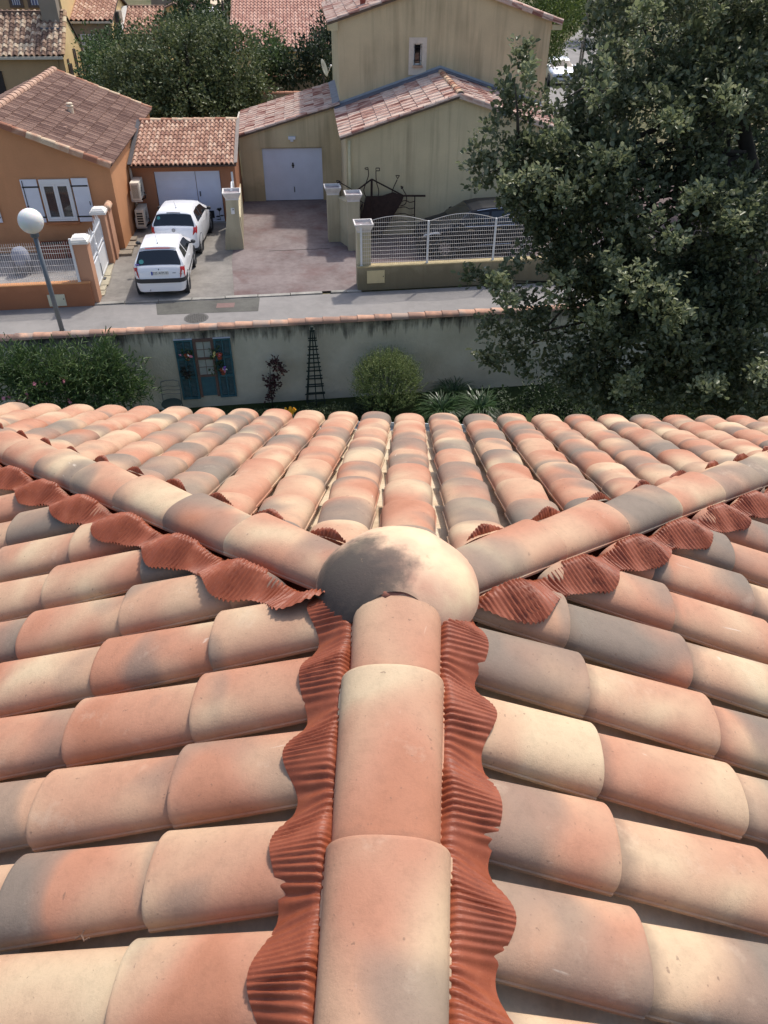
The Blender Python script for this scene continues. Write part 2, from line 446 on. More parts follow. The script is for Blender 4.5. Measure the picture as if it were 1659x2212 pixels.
for sg in (-1, 1):
    v0, pv, nv = ROWS[sg]; e0, pe = ENDS[sg]
    Sd, kh = SS[sg], KH[sg]; ln_ = math.sqrt(1+Sd*Sd)
    down = Vector((sg/ln_, 0, -Sd/ln_)); nrm = Vector((sg*Sd/ln_, 0, 1/ln_))
    for k in range(-4, nv):
        for half in (0, 1):
            v = v0+k*pv+(half-.0)*pv*.5
            off = rnd.gauss(0, .012)
            for j in range(8):
                u = e0+pe*j+off+rnd.gauss(0, .006)
                if u > E_/kh+.12: continue
                if v-A > kh*u-.02: continue
                if v > A+2.75 or v < -.35: continue
                pos = Vector((sg*u, v, ZR+base_off-Sd*u))
                M = tile_matrix(pos, down, nrm, lift=.014 if not half else .010)
                M.translation += nrm*(-.012 if half else LIFT)
                planes = []
                if v+.25 > A: planes.append(((0, A-.15, 0), (-sg*kh, 1, 0)))
                if u-TILE_L < .13: planes.append(((sg*.115, 0, 0), (-sg, 0, 0)))
                m = cut_mesh(me_pan if half else me_cover, M, planes)
                if m: (pans if half else covers).append((m, M))
    # first tile right under the ridge is the one that ends at e0 (its head lies under the flashing)
down = Vector((0, CS, -SN)); nrm = Vector((0, SN, CS))
for k in range(-16, 15):
    for half in (0, 1):
        pu = .2165 if (k < 0) else .226
        u = .025+k*pu+half*pu*.5
        ve = EAVE_V+max(0, u)*.13+rnd.gauss(0, .008)
        for j in range(0, 10):
            v = ve-.303*j+rnd.gauss(0, .006)
            if KH[-1 if u < 0 else 1]*abs(u) > v-A-.02: continue
            if abs(u) > 3.3: continue
            pos = Vector((u, v, ZR+base_off-S*(v-A)))
            M = tile_matrix(pos, down, nrm, lift=.014 if not half else .010)
            M.translation += nrm*(-.012 if half else LIFT)
            planes = []
            if u < .2: planes.append(((0, A+.14, 0), (-KH[-1], -1, 0)))
            if u > -.2: planes.append(((0, A+.14, 0), (KH[1], -1, 0)))
            m = cut_mesh(me_pan if half else me_cover, M, planes)
            if m: (pans if half else covers).append((m, M))
place_tiles(house, 'roof_tile', covers, roof, 299)
place_tiles(house, 'pan_tile', pans, roof, 299)

# ridge and hips
RID = []
for i, vf in enumerate([1.54, 1.142, .742, .342, -.058, -.458]):
    M = tile_matrix((0.002*(-1)**i, vf, ZR-.098), (0, 1, 0), (0, 0, 1), lift=.020, L=.47, jit=.5); house.inst('ridge_tile', me_ridge, M, roof)
for sg, t0, dt in ((-1, .463, .262), (1, .436, .266)):
    kh, Sd = KH[sg], SS[sg]; hd = Vector((sg, kh, -Sd)).normalized(); hn = Vector((0, 0, 1))-hd*hd.z; hn.normalize()
    for j in range(11):
        t = t0+dt*j
        if t > 2.75: break
        M = tile_matrix(Vector((sg*t, A+kh*t, ZR-.090-Sd*t)), hd, hn, lift=.026, L=.47, jit=.7)
        house.inst('hip_tile', me_hip, M, roof)
# domed end piece with three mouths
def cap_mesh():
    bm = bmesh.new(); na, nz = 96, 20; rings = []
    RX, RY, HZ, Z0 = .219, .207, .150, ZR-.116
    mouths = [(math.pi, .60, .95), (-math.pi/4, .54, .85), (math.pi/4, .54, .85)]     # direction, half angle, how high
    def tmax(ph):
        t = math.pi/2
        for d, hw, hi in mouths:
            x = abs((ph-d+math.pi) % (2*math.pi)-math.pi)/hw
            if x < 1: t = min(t, math.pi/2-hi*(1-x**2.4)**.5)
        return t
    for lay, th in ((0, 0.0), (1, .013)):
        rr = []
        for i in range(nz+1):
            row = []
            for k in range(na):
                ph = 2*math.pi*k/na; t = tmax(ph)*i/nz
                row.append(bm.verts.new(((RX-th)*math.sin(t)**.92*math.sin(ph), A+.062+(RY-th)*math.sin(t)**.92*math.cos(ph), Z0+(HZ-th)*math.cos(t))) if i else None)
            rr.append(row)
        top = bm.verts.new((0, A+.062, Z0+HZ-th))
        for k in range(na):
            k2 = (k+1) % na
            f = (top, rr[1][k2], rr[1][k]); bm.faces.new(f if not lay else f[::-1])
            for i in range(1, nz):
                f = (rr[i][k], rr[i][k2], rr[i+1][k2], rr[i+1][k]); bm.faces.new(f if not lay else f[::-1])
        rings.append(rr[nz])
    for k in range(na):
        k2 = (k+1) % na; bm.faces.new((rings[0][k], rings[0][k2], rings[1][k2], rings[1][k]))
    bmesh.ops.recalc_face_normals(bm, faces=bm.faces)
    me = bpy.data.meshes.new('ridge_cap'); bm.to_mesh(me); bm.free(); smooth_by_angle(me, 40); return me
def cap_mat():
    t = NT('smoked_cap_clay'); t.set(Roughness=.7, Specular_IOR_Level=.3)
    g = t.coord()
    n = t.noise(g, 7, 3, .55)
    sx = t.n('SeparateXYZ'); t.l(g, sx.inputs[0])
    base = t.ramp(n, [(.3, (.58, .33, .22)), (.48, (.64, .42, .28)), (.68, (.74, .57, .36))])
    # the kiln's black smoke mark sits on the left flank
    d = t.n('VectorMath', operation='DISTANCE'); t.l(g, d.inputs[0]); d.inputs[1].default_value = (-.125, .61, ZR+1.5-.01)
    f = t.math('ADD', d.outputs['Value'], t.math('MULTIPLY', t.math('SUBTRACT', t.noise(g, 11, 5, .65), .5), .20))
    c = t.mix(t.ramp(f, [(.08, .95), (.13, .82), (.19, 0.0)]), base, (.055, .048, .043))
    fl = t.noise(g, 30, 5, .7); c = t.mix(t.ramp(fl, [(.64, 0.0), (.72, .5)]), c, (.34, .22, .13))
    t.color(c); t.bump(t.noise(g, 120, 4, .7), .25, .004); return t.m
cm = cap_mesh(); cm.transform(Matrix.Translation(-house.base)); cm.materials.append(cap_mat())
house.part('ridge_cap', cm, None, roof)
mort = MB(); pm_ = []
for k in range(25):
    a0 = math.pi*k/24; pm_.append((math.cos(a0)*.110, A-.088+.03*math.sin(a0)+rnd.uniform(-.006, .006), ZR-.098+math.sin(a0)*.090+rnd.uniform(-.003, .003)))
mort.tube(pm_, [.009+rnd.random()*.007 for _ in pm_], 6)
house.part('mortar', mort, plain('red_mortar', (.30, .12, .08), .92, .25, 40), roof, smooth=True)

# pleated flashing strips
BH = .083; SAG = .030
def bump_side(v, sg):
    v0, pv, n = ROWS[sg]; d = ((v-v0)/pv+.5) % 1-.5; x = abs(d*pv)/.098
    return BH*math.sqrt(max(0, 1-x**2.4)) if x < 1 else 0.0
def fold_side(v, sg):
    v0, pv, n = ROWS[sg]; return .5+.5*math.cos(2*math.pi*(v-v0)/pv)
def fold_front(u):
    p = .2165 if u < 0 else .226; return .5+.5*math.cos(2*math.pi*(u-.025)/p)
def drape(u, v, sg):       # height of the tiles of a side slope
    return ZR+DK+.056-SS[sg]*abs(u)+BH-SAG*(1-fold_side(v, sg))
def drape_front(u, v):
    p = .2165 if u < 0 else .226; d = ((u-.025)/p+.5) % 1-.5; x = abs(d*p)/.098
    b = BH*math.sqrt(max(0, 1-x**2.4)) if x < 1 else 0
    return ZR+DK+.056-S*(v-A)+BH-SAG*(1-fold_front(u))
def smooth01(x): x = min(1, max(0, x)); return x*x*(3-2*x)
def strip(fun, n, m, name):
    vs = []; fs = []
    for i in range(n+1):
        for j in range(m+1): vs.append(fun(i/n, j/m))
    for i in range(n):
        for j in range(m): fs.append((i*(m+1)+j, (i+1)*(m+1)+j, (i+1)*(m+1)+j+1, i*(m+1)+j+1))
    me = bpy.data.meshes.new(name); b = house.base
    me.from_pydata([(p[0]-b[0], p[1]-b[1], p[2]-b[2]) for p in vs], [], fs); me.shade_smooth()
    me.materials.append(M_FLASH); return me
def pleat(s, q): return .0030*math.sin(2*math.pi*s/.0155+1.6*math.sin(s*9)+.9*math.sin(s*31+q*2.1)+q*1.5)*(.95+.45*math.sin(s*37+q*3)+.25*math.sin(s*83+q*5))+.0014*math.sin(s*57+q*4)*q
for sg in (-1, 1):
    def f(i, j, sg=sg):
        v = -.4+i*(A+.07+.4); q = j
        b = fold_side(v, sg)
        wmax = (.192 if sg < 0 else .197)+.036*b+.004*math.sin(v*41)
        u = .085+(wmax-.085)*q
        k = smooth01((u-.088)/.045); zf = ZR-.086-.10*(u-.085)
        zd = drape(u, v, sg)+.009+.020*(1-b)*(1-q)-.020*(1-b)*q*q-.004*q
        amp = 1-.5*smooth01((q-.75)/.25)
        z = zf*(1-k)+zd*k+pleat(v+.10*q*math.sin(2*math.pi*((v-ROWS[sg][0])/ROWS[sg][1]))*.25, q)*amp*1.15
        return (sg*u, v, z)
    house.part('flashing', strip(f, 760, 14, 'flashing'), None, roof)
    for near in (True, False):
        def f2(i, j, sg=sg, near=near):
            t = .10+i*2.54; q = j
            # t runs along the hip, q across it
            def uv(wd): 
                kh = KH[sg]; n_ = math.sqrt(1+kh*kh); c, e = wd*kh/n_, wd/n_
                return (t+c, A+kh*t-e) if near else (t-c, A+kh*t+e)
            u, v = uv(.16); b = fold_side(v, sg) if near else fold_front(sg*u)
            wmax = (.198+.055*b if near else .112+.020*b)+.004*math.sin(t*43)
            wmax = .06+(wmax-.06)*smooth01((t-.03)/.17); wd = .045+(wmax-.045)*q; u, v = uv(wd)
            zd = drape(sg*u, v, sg) if near else drape_front(sg*u, v)
            k = smooth01((wd-.080)/.045); zf = ZR-.118-SS[sg]*t-.10*wd
            zd -= .022*(1-b)-.012; z = zf*(1-k)+(zd+.014)*k
            z = max(z, zd+.012 if wd > .115 else z)
            return (sg*u, v, z+pleat(t*1.414+.02*b*q, q)*1.7)
        house.part('flashing', strip(f2, 1000, 10, 'flashing'), None, roof)
# a dry twig on a tile
tw = MB(); tw.tube([(-.612, .655, ZR-.283), (-.60, .66, ZR-.277), (-.59, .648, ZR-.273), (-.580, .652, ZR-.268)], .0018, 5)
tw.tube([(-.60, .66, ZR-.277), (-.596, .668, ZR-.272)], .0012, 5)
single('twig', tw, plain('twig_bark', (.16, .10, .07), .9), 'small dry twig lying on a grey barrel tile of the roof', 'twig', base=(-.6, .655, ZR-.265), F=FR)
# ------------------------------------------------------------------ ground, street, drives (frame FS: first axis along the street)
def ground_mat(name, a, b, c, scale=1.2):
    t = NT(name); t.set(Roughness=.97, Specular_IOR_Level=.1); g = t.n('NewGeometry').outputs['Position']
    n1 = t.noise(g, scale*.25, 3); n2 = t.noise(g, scale*6, 5, .7)
    f = t.math('ADD', t.math('MULTIPLY', n1, .5), t.math('MULTIPLY', n2, .5))
    t.color(t.ramp(f, [(.36, a), (.5, b), (.64, c)])); t.bump(n2, .6, .05); return t.m
M_EARTH = ground_mat('dry_garden_earth', (.05, .07, .03), (.12, .11, .06), (.22, .18, .11))
M_LAWN = ground_mat('shaded_lawn', (.018, .03, .010), (.03, .045, .016), (.05, .06, .024), 3)
def paving(name, a, b, stain=None, scale=1.0, crack=False, stain_at=.60):
    t = NT(name); t.set(Roughness=.93, Specular_IOR_Level=.2); g = t.n('NewGeometry').outputs['Position']
    a, b = lin(a), lin(b)
    big = t.noise(g, .45*scale, 5, .62); fine = t.noise(g, 60, 4, .75); mid = t.noise(g, 3.5*scale, 4, .65)
    c = t.mix(t.ramp(t.math('ADD', t.math('MULTIPLY', big, .6), t.math('MULTIPLY', mid, .4)), [(.36, 0.0), (.62, 1.0)]), a, b)
    if stain:
        c = t.mix(t.ramp(t.noise(g, .7*scale, 4, .6, .4), [(stain_at-.1, 0.0), (stain_at+.15, .75)]), c, lin(stain))
    c = t.mix(.30, c, t.ramp(fine, [(.3, .45), (.7, 1.15)]), 'MULTIPLY')
    t.color(c); t.bump(fine, .3, .006); return t.m
M_ASPH = paving('pale_asphalt', '#85827f', '#95918d', '#74706d')
M_PATCH = paving('worn_asphalt_patch', '#5c5b56', '#6a6963', '#504e4b', 2)
M_CONC = paving('grey_concrete', '#77736e', '#928d86', '#5c5853', 1.3)
M_RED = paving('red_tinted_concrete', '#6f6361', '#8c817e', '#6d524f', 1.5)
M_KERB = paving('kerb_concrete', '#8b8983', '#a8a49c', '#6b6862', 2)
M_PATIO = paving('patio_paving', '#86827f', '#a29e9a', '#6e6a68')

gm = MB()
# street level beyond the garden wall, garden level before it
gm.add([(-400, -3.5, -.03), (400, -3.5, -.03), (400, 900, -.03), (-400, 900, -.03)], [(0, 1, 2, 3)])
gm.add([(-400, -3.5, -.03), (400, -3.5, -.03), (400, -3.5, -1.5), (-400, -3.5, -1.5)], [(0, 3, 2, 1)])
single('ground', gm, M_EARTH, kind='structure', F=FS)
gm = MB(); gm.add([(-400, -400, -1.5), (400, -400, -1.5), (400, -3.5, -1.5), (-400, -3.5, -1.5)], [(0, 1, 2, 3)])
single('garden_lawn', gm, M_LAWN, kind='structure', F=FS)
st = MB(); st.box(-70, 70, -3.4, -.14, -.02, 0)
single('street', st, M_ASPH, kind='structure', F=FS)
# repaired strip in front of the grey drive and the manhole
q = MB(); q.add([(-6.55, -1.02, .004), (-3.78, -1.12, .004), (-3.72, -.17, .004), (-6.66, -.17, .004)], [(0, 1, 2, 3)])
single('asphalt_patch', q, M_PATCH, kind='structure', F=FS)
q = MB(); q.add([(-4.95, -.75, .008), (-4.45, -.77, .008), (-4.43, -.45, .008), (-4.93, -.43, .008)], [(0, 1, 2, 3)])
single('red_stain_patch', q, paving('pinkish_patch', '#7a6460', '#86706a', scale=3), kind='structure', F=FS)
p = gl(FS, 424, 687)
mh = Thing('manhole_cover', 'round cast iron manhole cover set in the pale street', 'manhole cover', base=(p.x, p.y, .0), F=FS)
d = MB(); d.lathe([(.335, .001), (.335, .006), (.30, .006), (.30, .003)], 28, (p.x, p.y, 0))
mh.part('rim', d, plain('iron_grey', '#5c5a57', .7, .25))
d = MB(); d.lathe([(.298, .002), (.298, .010)], 28, (p.x, p.y, 0))
for i in range(-5, 6):
    for j in range(-5, 6):
        if math.hypot(i, j) < 5.3: d.box(p.x+i*.05-.016, p.x+i*.05+.016, p.y+j*.05-.016, p.y+j*.05+.016, .010, .016)
mh.part('cover_plate', d, plain('iron_dark', '#55534f', .75, .3, 20))
# kerb stones, set flush in front of the two drives
kb = Thing('kerb', 'low row of pale concrete kerb stones along the foot of the two drives', 'kerb', base=(-4.6, 0, 0), F=FS)
me = MB().box(-.46, .46, -.075, .075, -.1, .035).mesh('kerb_stone', M_KERB)
x = -8.0
while x < -.9:
    sx = 1.0 if x < -1.9 else .48
    kb.inst('kerb_stone', me, Matrix.Translation((x, -.06+rnd.uniform(-.006, .006), rnd.uniform(-.006, .006))) @ Matrix.Rotation(rnd.gauss(0, .006), 4, 'Z') @ Matrix.Diagonal((sx, 1, 1, 1))); x += .94*sx
def sheet(name, pts, mat, z=.03, F=FS):
    m = MB(); m.add([(a, b, z) for a, b in pts], [tuple(range(len(pts)))]); return single(name, m, mat, kind='structure', F=F)
sheet('grey_drive', [(-8.5, .015), (-4.45, .015), (-4.55, 3.0), (-4.3, 8.5), (-8.6, 8.5)], M_CONC, .030)
sheet('red_drive', [(-4.447, .015), (-.60, .015), (-.60, 10.2), (-4.30, 10.2), (-4.548, 3.0)], M_RED, .030)
sheet('right_court', [(-.597, .2), (16, .2), (16, 11), (-.597, 11)], paving('court_paving', '#5f5250', '#776765', '#51484a', 2), .028)
sheet('left_patio', [(-24, .05), (-8.52, .05), (-8.62, 5.2), (-24, 5.2)], M_PATIO, .026)
# joint line across the red drive
j = MB(); j.box(-3.35, -1.35, 3.60, 3.625, .02, .036)
single('drive_joint', j, plain('joint_dark', (.05, .04, .04), .95), kind='structure', F=FS)
# kerb strip of rough pale stones at the foot of the gate and house wall
# ------------------------------------------------------------------ houses across the street (frame FB)
M_YEL = stucco('ochre_render', '#d6c39d', '#81735a', streak=.6, grime=.3, low=.45)
M_YEL2 = stucco('cream_side_render', '#cfc39c', '#9a8f6c', streak=.3)
M_ORA = stucco('orange_render', '#cf966c', '#966a4c', streak=.12, grime=.22, low=.35)
M_BEI = stucco('beige_render', '#b49a78', '#83705a', streak=.2, grime=.25)
M_BEI2 = stucco('cream_and_sunlit_render', '#e6c893', '#a58d63', streak=.12)  # lighter beige for gables: sunlight on them put into the colour; elsewhere plain cream
M_GREYR = stucco('grey_render', '#9b8f80', '#6f665b', streak=.3)
M_WHITE = plain('white_paint', '#dcdfe6', .45, .04, 3)
M_PVC = plain('white_pvc', '#e2e2e0', .35, .03, 3)
M_DOORW = plain('garage_white', '#d3d8e6', .45, .05, 2)
M_BLACK = plain('black_iron', (.02, .02, .022), .5, .2)
M_DKGREY = plain('dark_grey', '#45464a', .5, .1)
M_ZINC = plain('lead_flashing', '#6d7076', .55, .18, 5, metal=.2)
M_GUT = plain('beige_gutter', '#c9bfae', .5, .06)
def glass_mat(name, col=(.03, .035, .04), rough=.06):
    t = NT(name); t.set(Base_Color=(*col, 1), Roughness=rough, Specular_IOR_Level=.8); return t.m
M_GLASS = glass_mat('window_glass', (.05, .055, .06)); M_GLASS.node_tree.nodes['Principled BSDF'].inputs['Alpha'].default_value = .62

# three kinds of roof tile
RO_BROWN = tile_mat('brown_tile', [(.3, (.17, .095, .073)), (.5, (.25, .15, .115)), (.72, (.33, .21, .16))], across=1, along=.5, scale=3)
RO_MIX = tile_mat('patchwork_tile', [(.30, (.26, .11, .085)), (.42, (.47, .27, .21)), (.52, (.62, .43, .345)), (.62, (.68, .54, .44)), (.75, (.36, .22, .18))], across=5, along=.6, scale=2.2, shift=.30)
RO_VERGE = tile_mat('verge_tile', [(.3, (.36, .16, .10)), (.5, (.55, .33, .22)), (.7, (.66, .50, .34))], scale=3, shift=.5)
RO_SMALL = tile_mat('barrel_small', [(.3, (.30, .16, .115)), (.45, (.42, .24, .17)), (.6, (.50, .31, .225)), (.72, (.56, .39, .29))], scale=3, shift=.45)
RO_OLD = tile_mat('barrel_old', [(.3, (.16, .10, .075)), (.47, (.32, .21, .15)), (.6, (.46, .32, .23)), (.75, (.62, .50, .36))], scale=5, shift=.65)
RO_PINK = tile_mat('barrel_pink', [(.3, (.40, .21, .165)), (.5, (.50, .29, .225)), (.7, (.58, .37, .295))], scale=3, shift=.35)
def flat_tile(name, w, l, mat, ribs=0, th=.03, roll=.035):
    """interlocking tile: x across, y up the slope (0 = lower edge); a raised roll on one side and, if wanted, fine ribs"""
    prof = [(-w/2, .012), (-w/2+.02, .012+roll*.8), (-w/2+.055, .012+roll), (-w/2+.09, .012+roll*.6), (-w/2+.115, .012)]
    if ribs:
        x0, x1 = -w/2+.125, w/2-.01
        for i in range(ribs):
            a = x0+(x1-x0)*i/ribs; d = (x1-x0)/ribs; prof += [(a+d*.15, .012), (a+d*.35, .026), (a+d*.65, .026), (a+d*.85, .012)]
    else: prof += [(0, .012), (.04, .03), (.09, .03), (w/2-.02, .012)]
    prof.append((w/2-.004, .012)); n = len(prof); vs = []
    for y, dz in ((0, th*.9), (l*1.06, 0)): vs += [(x, y, z+dz) for x, z in prof]
    vs += [(x, 0, max(0, dz)) for x, z in prof for dz in (0.0,)]
    fs = [(i, i+1, n+i+1, n+i) for i in range(n-1)]+[(i+1, i, 2*n+i, 2*n+i+1) for i in range(n-1)]
    vs += [(-w/2, l*1.06, 0), (w/2-.004, l*1.06, 0)]
    fs += [(0, n, 3*n, 2*n), (n-1, 3*n-1, 3*n+1, 2*n-1)]
    return MB().add(vs, fs).mesh(name, mat)
def small_barrel(name, w, l, mat, h=.07, seg=6, pan=True):
    vs = []; fs = []; bw = w*.62
    prof = [(math.cos(math.pi*i/seg)*bw/2, math.sin(math.pi*i/seg)*h+.01) for i in range(seg+1)]
    if pan: prof = [(w/2, .012)]+prof+[(-w/2, .012)]
    n = len(prof)
    for y, k, dz in ((0, 1.06, .022), (l*1.08, .9, 0)): vs += [(x*k if 0 < i < n-1 else x, y, z*k+dz) for i, (x, z) in enumerate(prof)]
    fs = [(i+1, i, n+i, n+i+1) for i in range(n-1)]
    vs += [(x*.98, 0.0, max(.0, z-.018)) for x, z in prof]
    fs += [(i, i+1, 2*n+i+1, 2*n+i) for i in range(n-1)]
    m = MB().add(vs, fs).mesh(name, mat); return m
def tile_plane(T, parent, name, me, P0, P1, P2, w, l, limit=290, skip=None, fill=None, mat=None, jit=.0025):
    """P0-P1 the eave, P0-P2 up the slope"""
    P0, P1, P2 = Vector(P0), Vector(P1), Vector(P2); eu = (P1-P0); ev = (P2-P0); LU, LV = eu.length, ev.length
    eu.normalize(); ev.normalize(); n = eu.cross(ev).normalized()
    if n.z < 0: n = -n
    nu, nv = max(1, round(LU/w)), max(1, round(LV/l)); su, sv = LU/nu, LV/nv; items = []
    for j in range(nv):
        for i in range(nu):
            o = P0+eu*(su*(i+.5))+ev*(sv*j)+n*(.012+rnd.uniform(0, jit))
            if skip and skip(o): continue
            M = axes(o, eu, ev, n) @ Matrix.Rotation(rnd.gauss(0, jit*2.2), 4, 'Z') @ Matrix.Diagonal((su/w, sv/l, 1, 1)); 
            if eu.cross(ev).z < 0: M = axes(o, -eu, ev, n) @ Matrix.Diagonal((su/w, sv/l, 1, 1))
            items.append((me, M))
    place_tiles(T, name, items, parent, limit)
def verge_row(T, parent, name, me, P0, P1, l, up=(0, 0, 1)):
    P0, P1 = Vector(P0), Vector(P1); d = P1-P0; L = d.length; d.normalize(); n = max(1, round(L/l)); s = L/n
    x = d.cross(Vector(up)).normalized(); z = x.cross(d).normalized()
    for i in range(n): T.inst(name, me, axes(P0+d*(s*i), x, d, z) @ Matrix.Rotation(rnd.gauss(0, .01), 4, 'Y') @ Matrix.Diagonal((1, s/l, 1, 1)), parent)

for k in (0, 1):
    pass
def verge_mesh(name, l, mat, r=.085, drop=.11, seg=7):
    prof = [(-r, -drop)]+[(-r*math.cos(math.pi*i/seg), r*.75*math.sin(math.pi*i/seg)) for i in range(seg+1)]+[(r, -.02)]
    n = len(prof); vs = []
    for y, k, dz in ((0, 1.06, .014), (l*1.05, .96, 0.0)): vs += [(x*k, y, z*k+dz) for x, z in prof]
    vs += [(x*.86, 0, z*.86) for x, z in prof]
    fs = [(i, i+1, n+i+1, n+i) for i in range(n-1)]+[(i+1, i, 2*n+i, 2*n+i+1) for i in range(n-1)]
    return MB().add(vs, fs).mesh(name, mat)
me_verge = verge_mesh('verge_tile', .40, RO_VERGE)
me_verge_mix = verge_mesh('verge_tile', .40, RO_MIX)
me_ridgeB = verge_mesh('ridge_tile', .40, RO_VERGE, .11, .05)
me_ridgeBrown = verge_mesh('ridge_tile', .40, tile_mat('sandy_ridge', [(.3, (.40, .24, .17)), (.7, (.56, .38, .28))], scale=3), .14, .06)
me_brown = flat_tile('roof_tile', .42, .46, RO_BROWN, ribs=5)
me_mix = flat_tile('roof_tile', .40, .50, RO_MIX, roll=.045)
me_sb = small_barrel('roof_tile', .19, .30, RO_SMALL)

# ---- orange house on the left: gable to the street, ridge running away from it
oh = Thing('orange_house', 'orange rendered house with brown ribbed tile roof and white window shutters', 'house', base=(-11.5, 3.85, 0), F=FB)
RG, EV = 4.02, 2.66        # ridge and eave heights
RA, EA, FB_, BB = -11.5, -8.12, 3.70, 12.25
sl = (RG-EV)/(EA-RA)
LA = RA-(EA-RA)
wl = MB()
zin = lambda a: RG-.13-sl*abs(a-RA)
wl.add([(LA+.1, 3.85, 0), (-8.2, 3.85, 0), (-8.2, 3.85, zin(-8.2)), (RA, 3.85, RG-.13), (LA+.1, 3.85, zin(LA+.1)),
        (LA+.1, 12.1, 0), (-8.2, 12.1, 0), (-8.2, 12.1, zin(-8.2)), (RA, 12.1, RG-.13), (LA+.1, 12.1, zin(LA+.1))],
       [(0, 1, 2, 3, 4), (9, 8, 7, 6, 5), (1, 6, 7, 2), (0, 4, 9, 5)])
oh.part('wall', wl, M_ORA)
rf = MB(); rf.slab([(EA, FB_, EV), (EA, BB, EV), (RA, BB, RG), (RA, FB_, RG)], .07); rf.slab([(LA, FB_, EV), (RA, FB_, RG), (RA, BB, RG), (LA, BB, EV)], .07)
orf = oh.part('roof', rf, plain('batten_dark', (.07, .05, .04), .9))
tile_plane(oh, orf, 'roof_tile', me_brown, (EA+.03, FB_+.12, EV-.01), (EA+.03, BB-.1, EV-.01), (RA+.06, FB_+.12, RG), .42, .40, 230)
tile_plane(oh, orf, 'roof_tile', me_brown, (LA-.03, FB_+.12, EV-.01), (LA-.03, BB-.1, EV-.01), (RA-.06, FB_+.12, RG), .42, .40, 60)
verge_row(oh, orf, 'verge_tile', me_verge, (EA+.02, FB_+.03, EV+.03), (RA, FB_+.03, RG+.03), .40)
verge_row(oh, orf, 'verge_tile', me_verge, (LA, FB_+.03, EV+.03), (RA, FB_+.03, RG+.03), .40)
verge_row(oh, orf, 'verge_tile', me_verge, (EA+.02, BB-.03, EV+.03), (RA, BB-.03, RG+.03), .40)
verge_row(oh, orf, 'ridge_tile', me_ridgeBrown, (RA, FB_, RG+.03), (RA, BB, RG+.03), .40)
vp = MB(); vz = EV+sl*(EA+9.95); vp.lathe([(.10, vz-.1), (.095, vz+.17), (.085, vz+.18), (.085, vz+.22), (.12, vz+.23), (.12, vz+.26), (.085, vz+.28), (.085, vz+.30), (.105, vz+.31), (.10, vz+.34), (.02, vz+.36)], 14, (-9.95, 7.5, 0))
oh.part('vent_pipe', vp, plain('vent_clay', '#d8c8ae', .7, .1), orf, angle=40)
for (a, b) in ((-9.35, 6.45), (-9.75, 5.55), (-10.15, 7.3)):
    z = EV+sl*(EA-a); m = MB(); m.box(a-.05, a+.09, b-.13, b+.13, z+.02, z+.09, None, .7); oh.part('vent_tile', m, RO_BROWN, orf)
# window with roller box, two leaves, shutters folded back on the wall
def window(T, a0, a1, z0, z1, b, mat, leaves=2, box=.13, reveal=.05):
    m = MB(); m.box(a0, a1, b-.015, b+.04, z1-box, z1); m.box(a0, a0+.05, b-.01, b+.05, z0, z1-box); m.box(a1-.05, a1, b-.01, b+.05, z0, z1-box); m.box(a0+.05, a1-.05, b-.01, b+.05, z0, z0+.05)
    w_ = T.part('window', m, mat); wd = (a1-a0-.1)/leaves
    for i in range(leaves):
        x0 = a0+.05+wd*i; s = MB(); y0, y1 = b+.0, b+.035
        s.box(x0+.004, x0+.065, y0-.006, y1, z0+.055, z1-box-.005); s.box(x0+wd-.065, x0+wd-.004, y0-.006, y1, z0+.055, z1-box-.005)
        s.box(x0+.065, x0+wd-.065, y0-.006, y1, z0+.055, z0+.125); s.box(x0+.065, x0+wd-.065, y0-.006, y1, z1-box-.07, z1-box-.005)
        T.part('sash', s, mat, w_)
        g = MB(); g.box(x0+.06, x0+wd-.06, b+.012, b+.022, z0+.12, z1-box-.065); T.part('pane', g, M_GLASS, w_)
    return w_
win = window(oh, -10.40, -9.48, 1.03, 2.28, 3.785, M_PVC)
cu = MB()
for i in range(12): cu.box(-10.32+i*.072, -10.32+i*.072+.06, 3.822+.008*(i % 2), 3.826+.008*(i % 2), 1.18, 2.12)
oh.part('curtain', cu, plain('net_curtain', '#b9b6ae', .9, .1))
si = MB(); si.box(-10.48, -9.42, 3.72, 3.85, .94, 1.0); oh.part('window_sill', si, plain('sill_clay', '#b3744c', .8))
def shutter(T, a0, a1, z0, z1, b, hinge):
    m = MB(); m.box(a0, a1, b-.035, b, z0, z1); s = T.part('shutter', m, M_WHITE)
    for z in (z0+.16, z1-.22):
        k = MB(); x0, x1 = (a0+.02, a1+.05) if hinge > 0 else (a0-.05, a1-.02); k.box(x0, x1, b-.043, b-.035, z-.022, z+.022); T.part('strap_hinge', k, M_BLACK, s)
    if hinge > 0:
        k = MB(); k.tube([(a0+.06, b-.045, z0+.45), (a0+.06, b-.045, z1-.03)], .012, 6); k.ball((a0+.06, b-.05, z0+.5), .03, 7, 4); T.part('bolt_rod', k, M_BLACK, s)
    else:
        k = MB(); k.box(a1-.07, a1-.05, b-.05, b-.035, z0+.5, z0+.62); T.part('catch', k, M_BLACK, s)
shutter(oh, -10.95, -10.46, 1.00, 2.29, 3.81, 1)
shutter(oh, -9.42, -8.93, 1.00, 2.30, 3.81, -1)
shutter(oh, -12.42, -11.80, 1.02, 2.28, 3.81, -1)
# downpipe at the corner with the garage
dp = MB(); dp.tube([(-8.13, 6.40, 0.03), (-8.13, 6.40, 2.0)], .045, 8); oh.part('downpipe', dp, M_GUT, smooth=True)

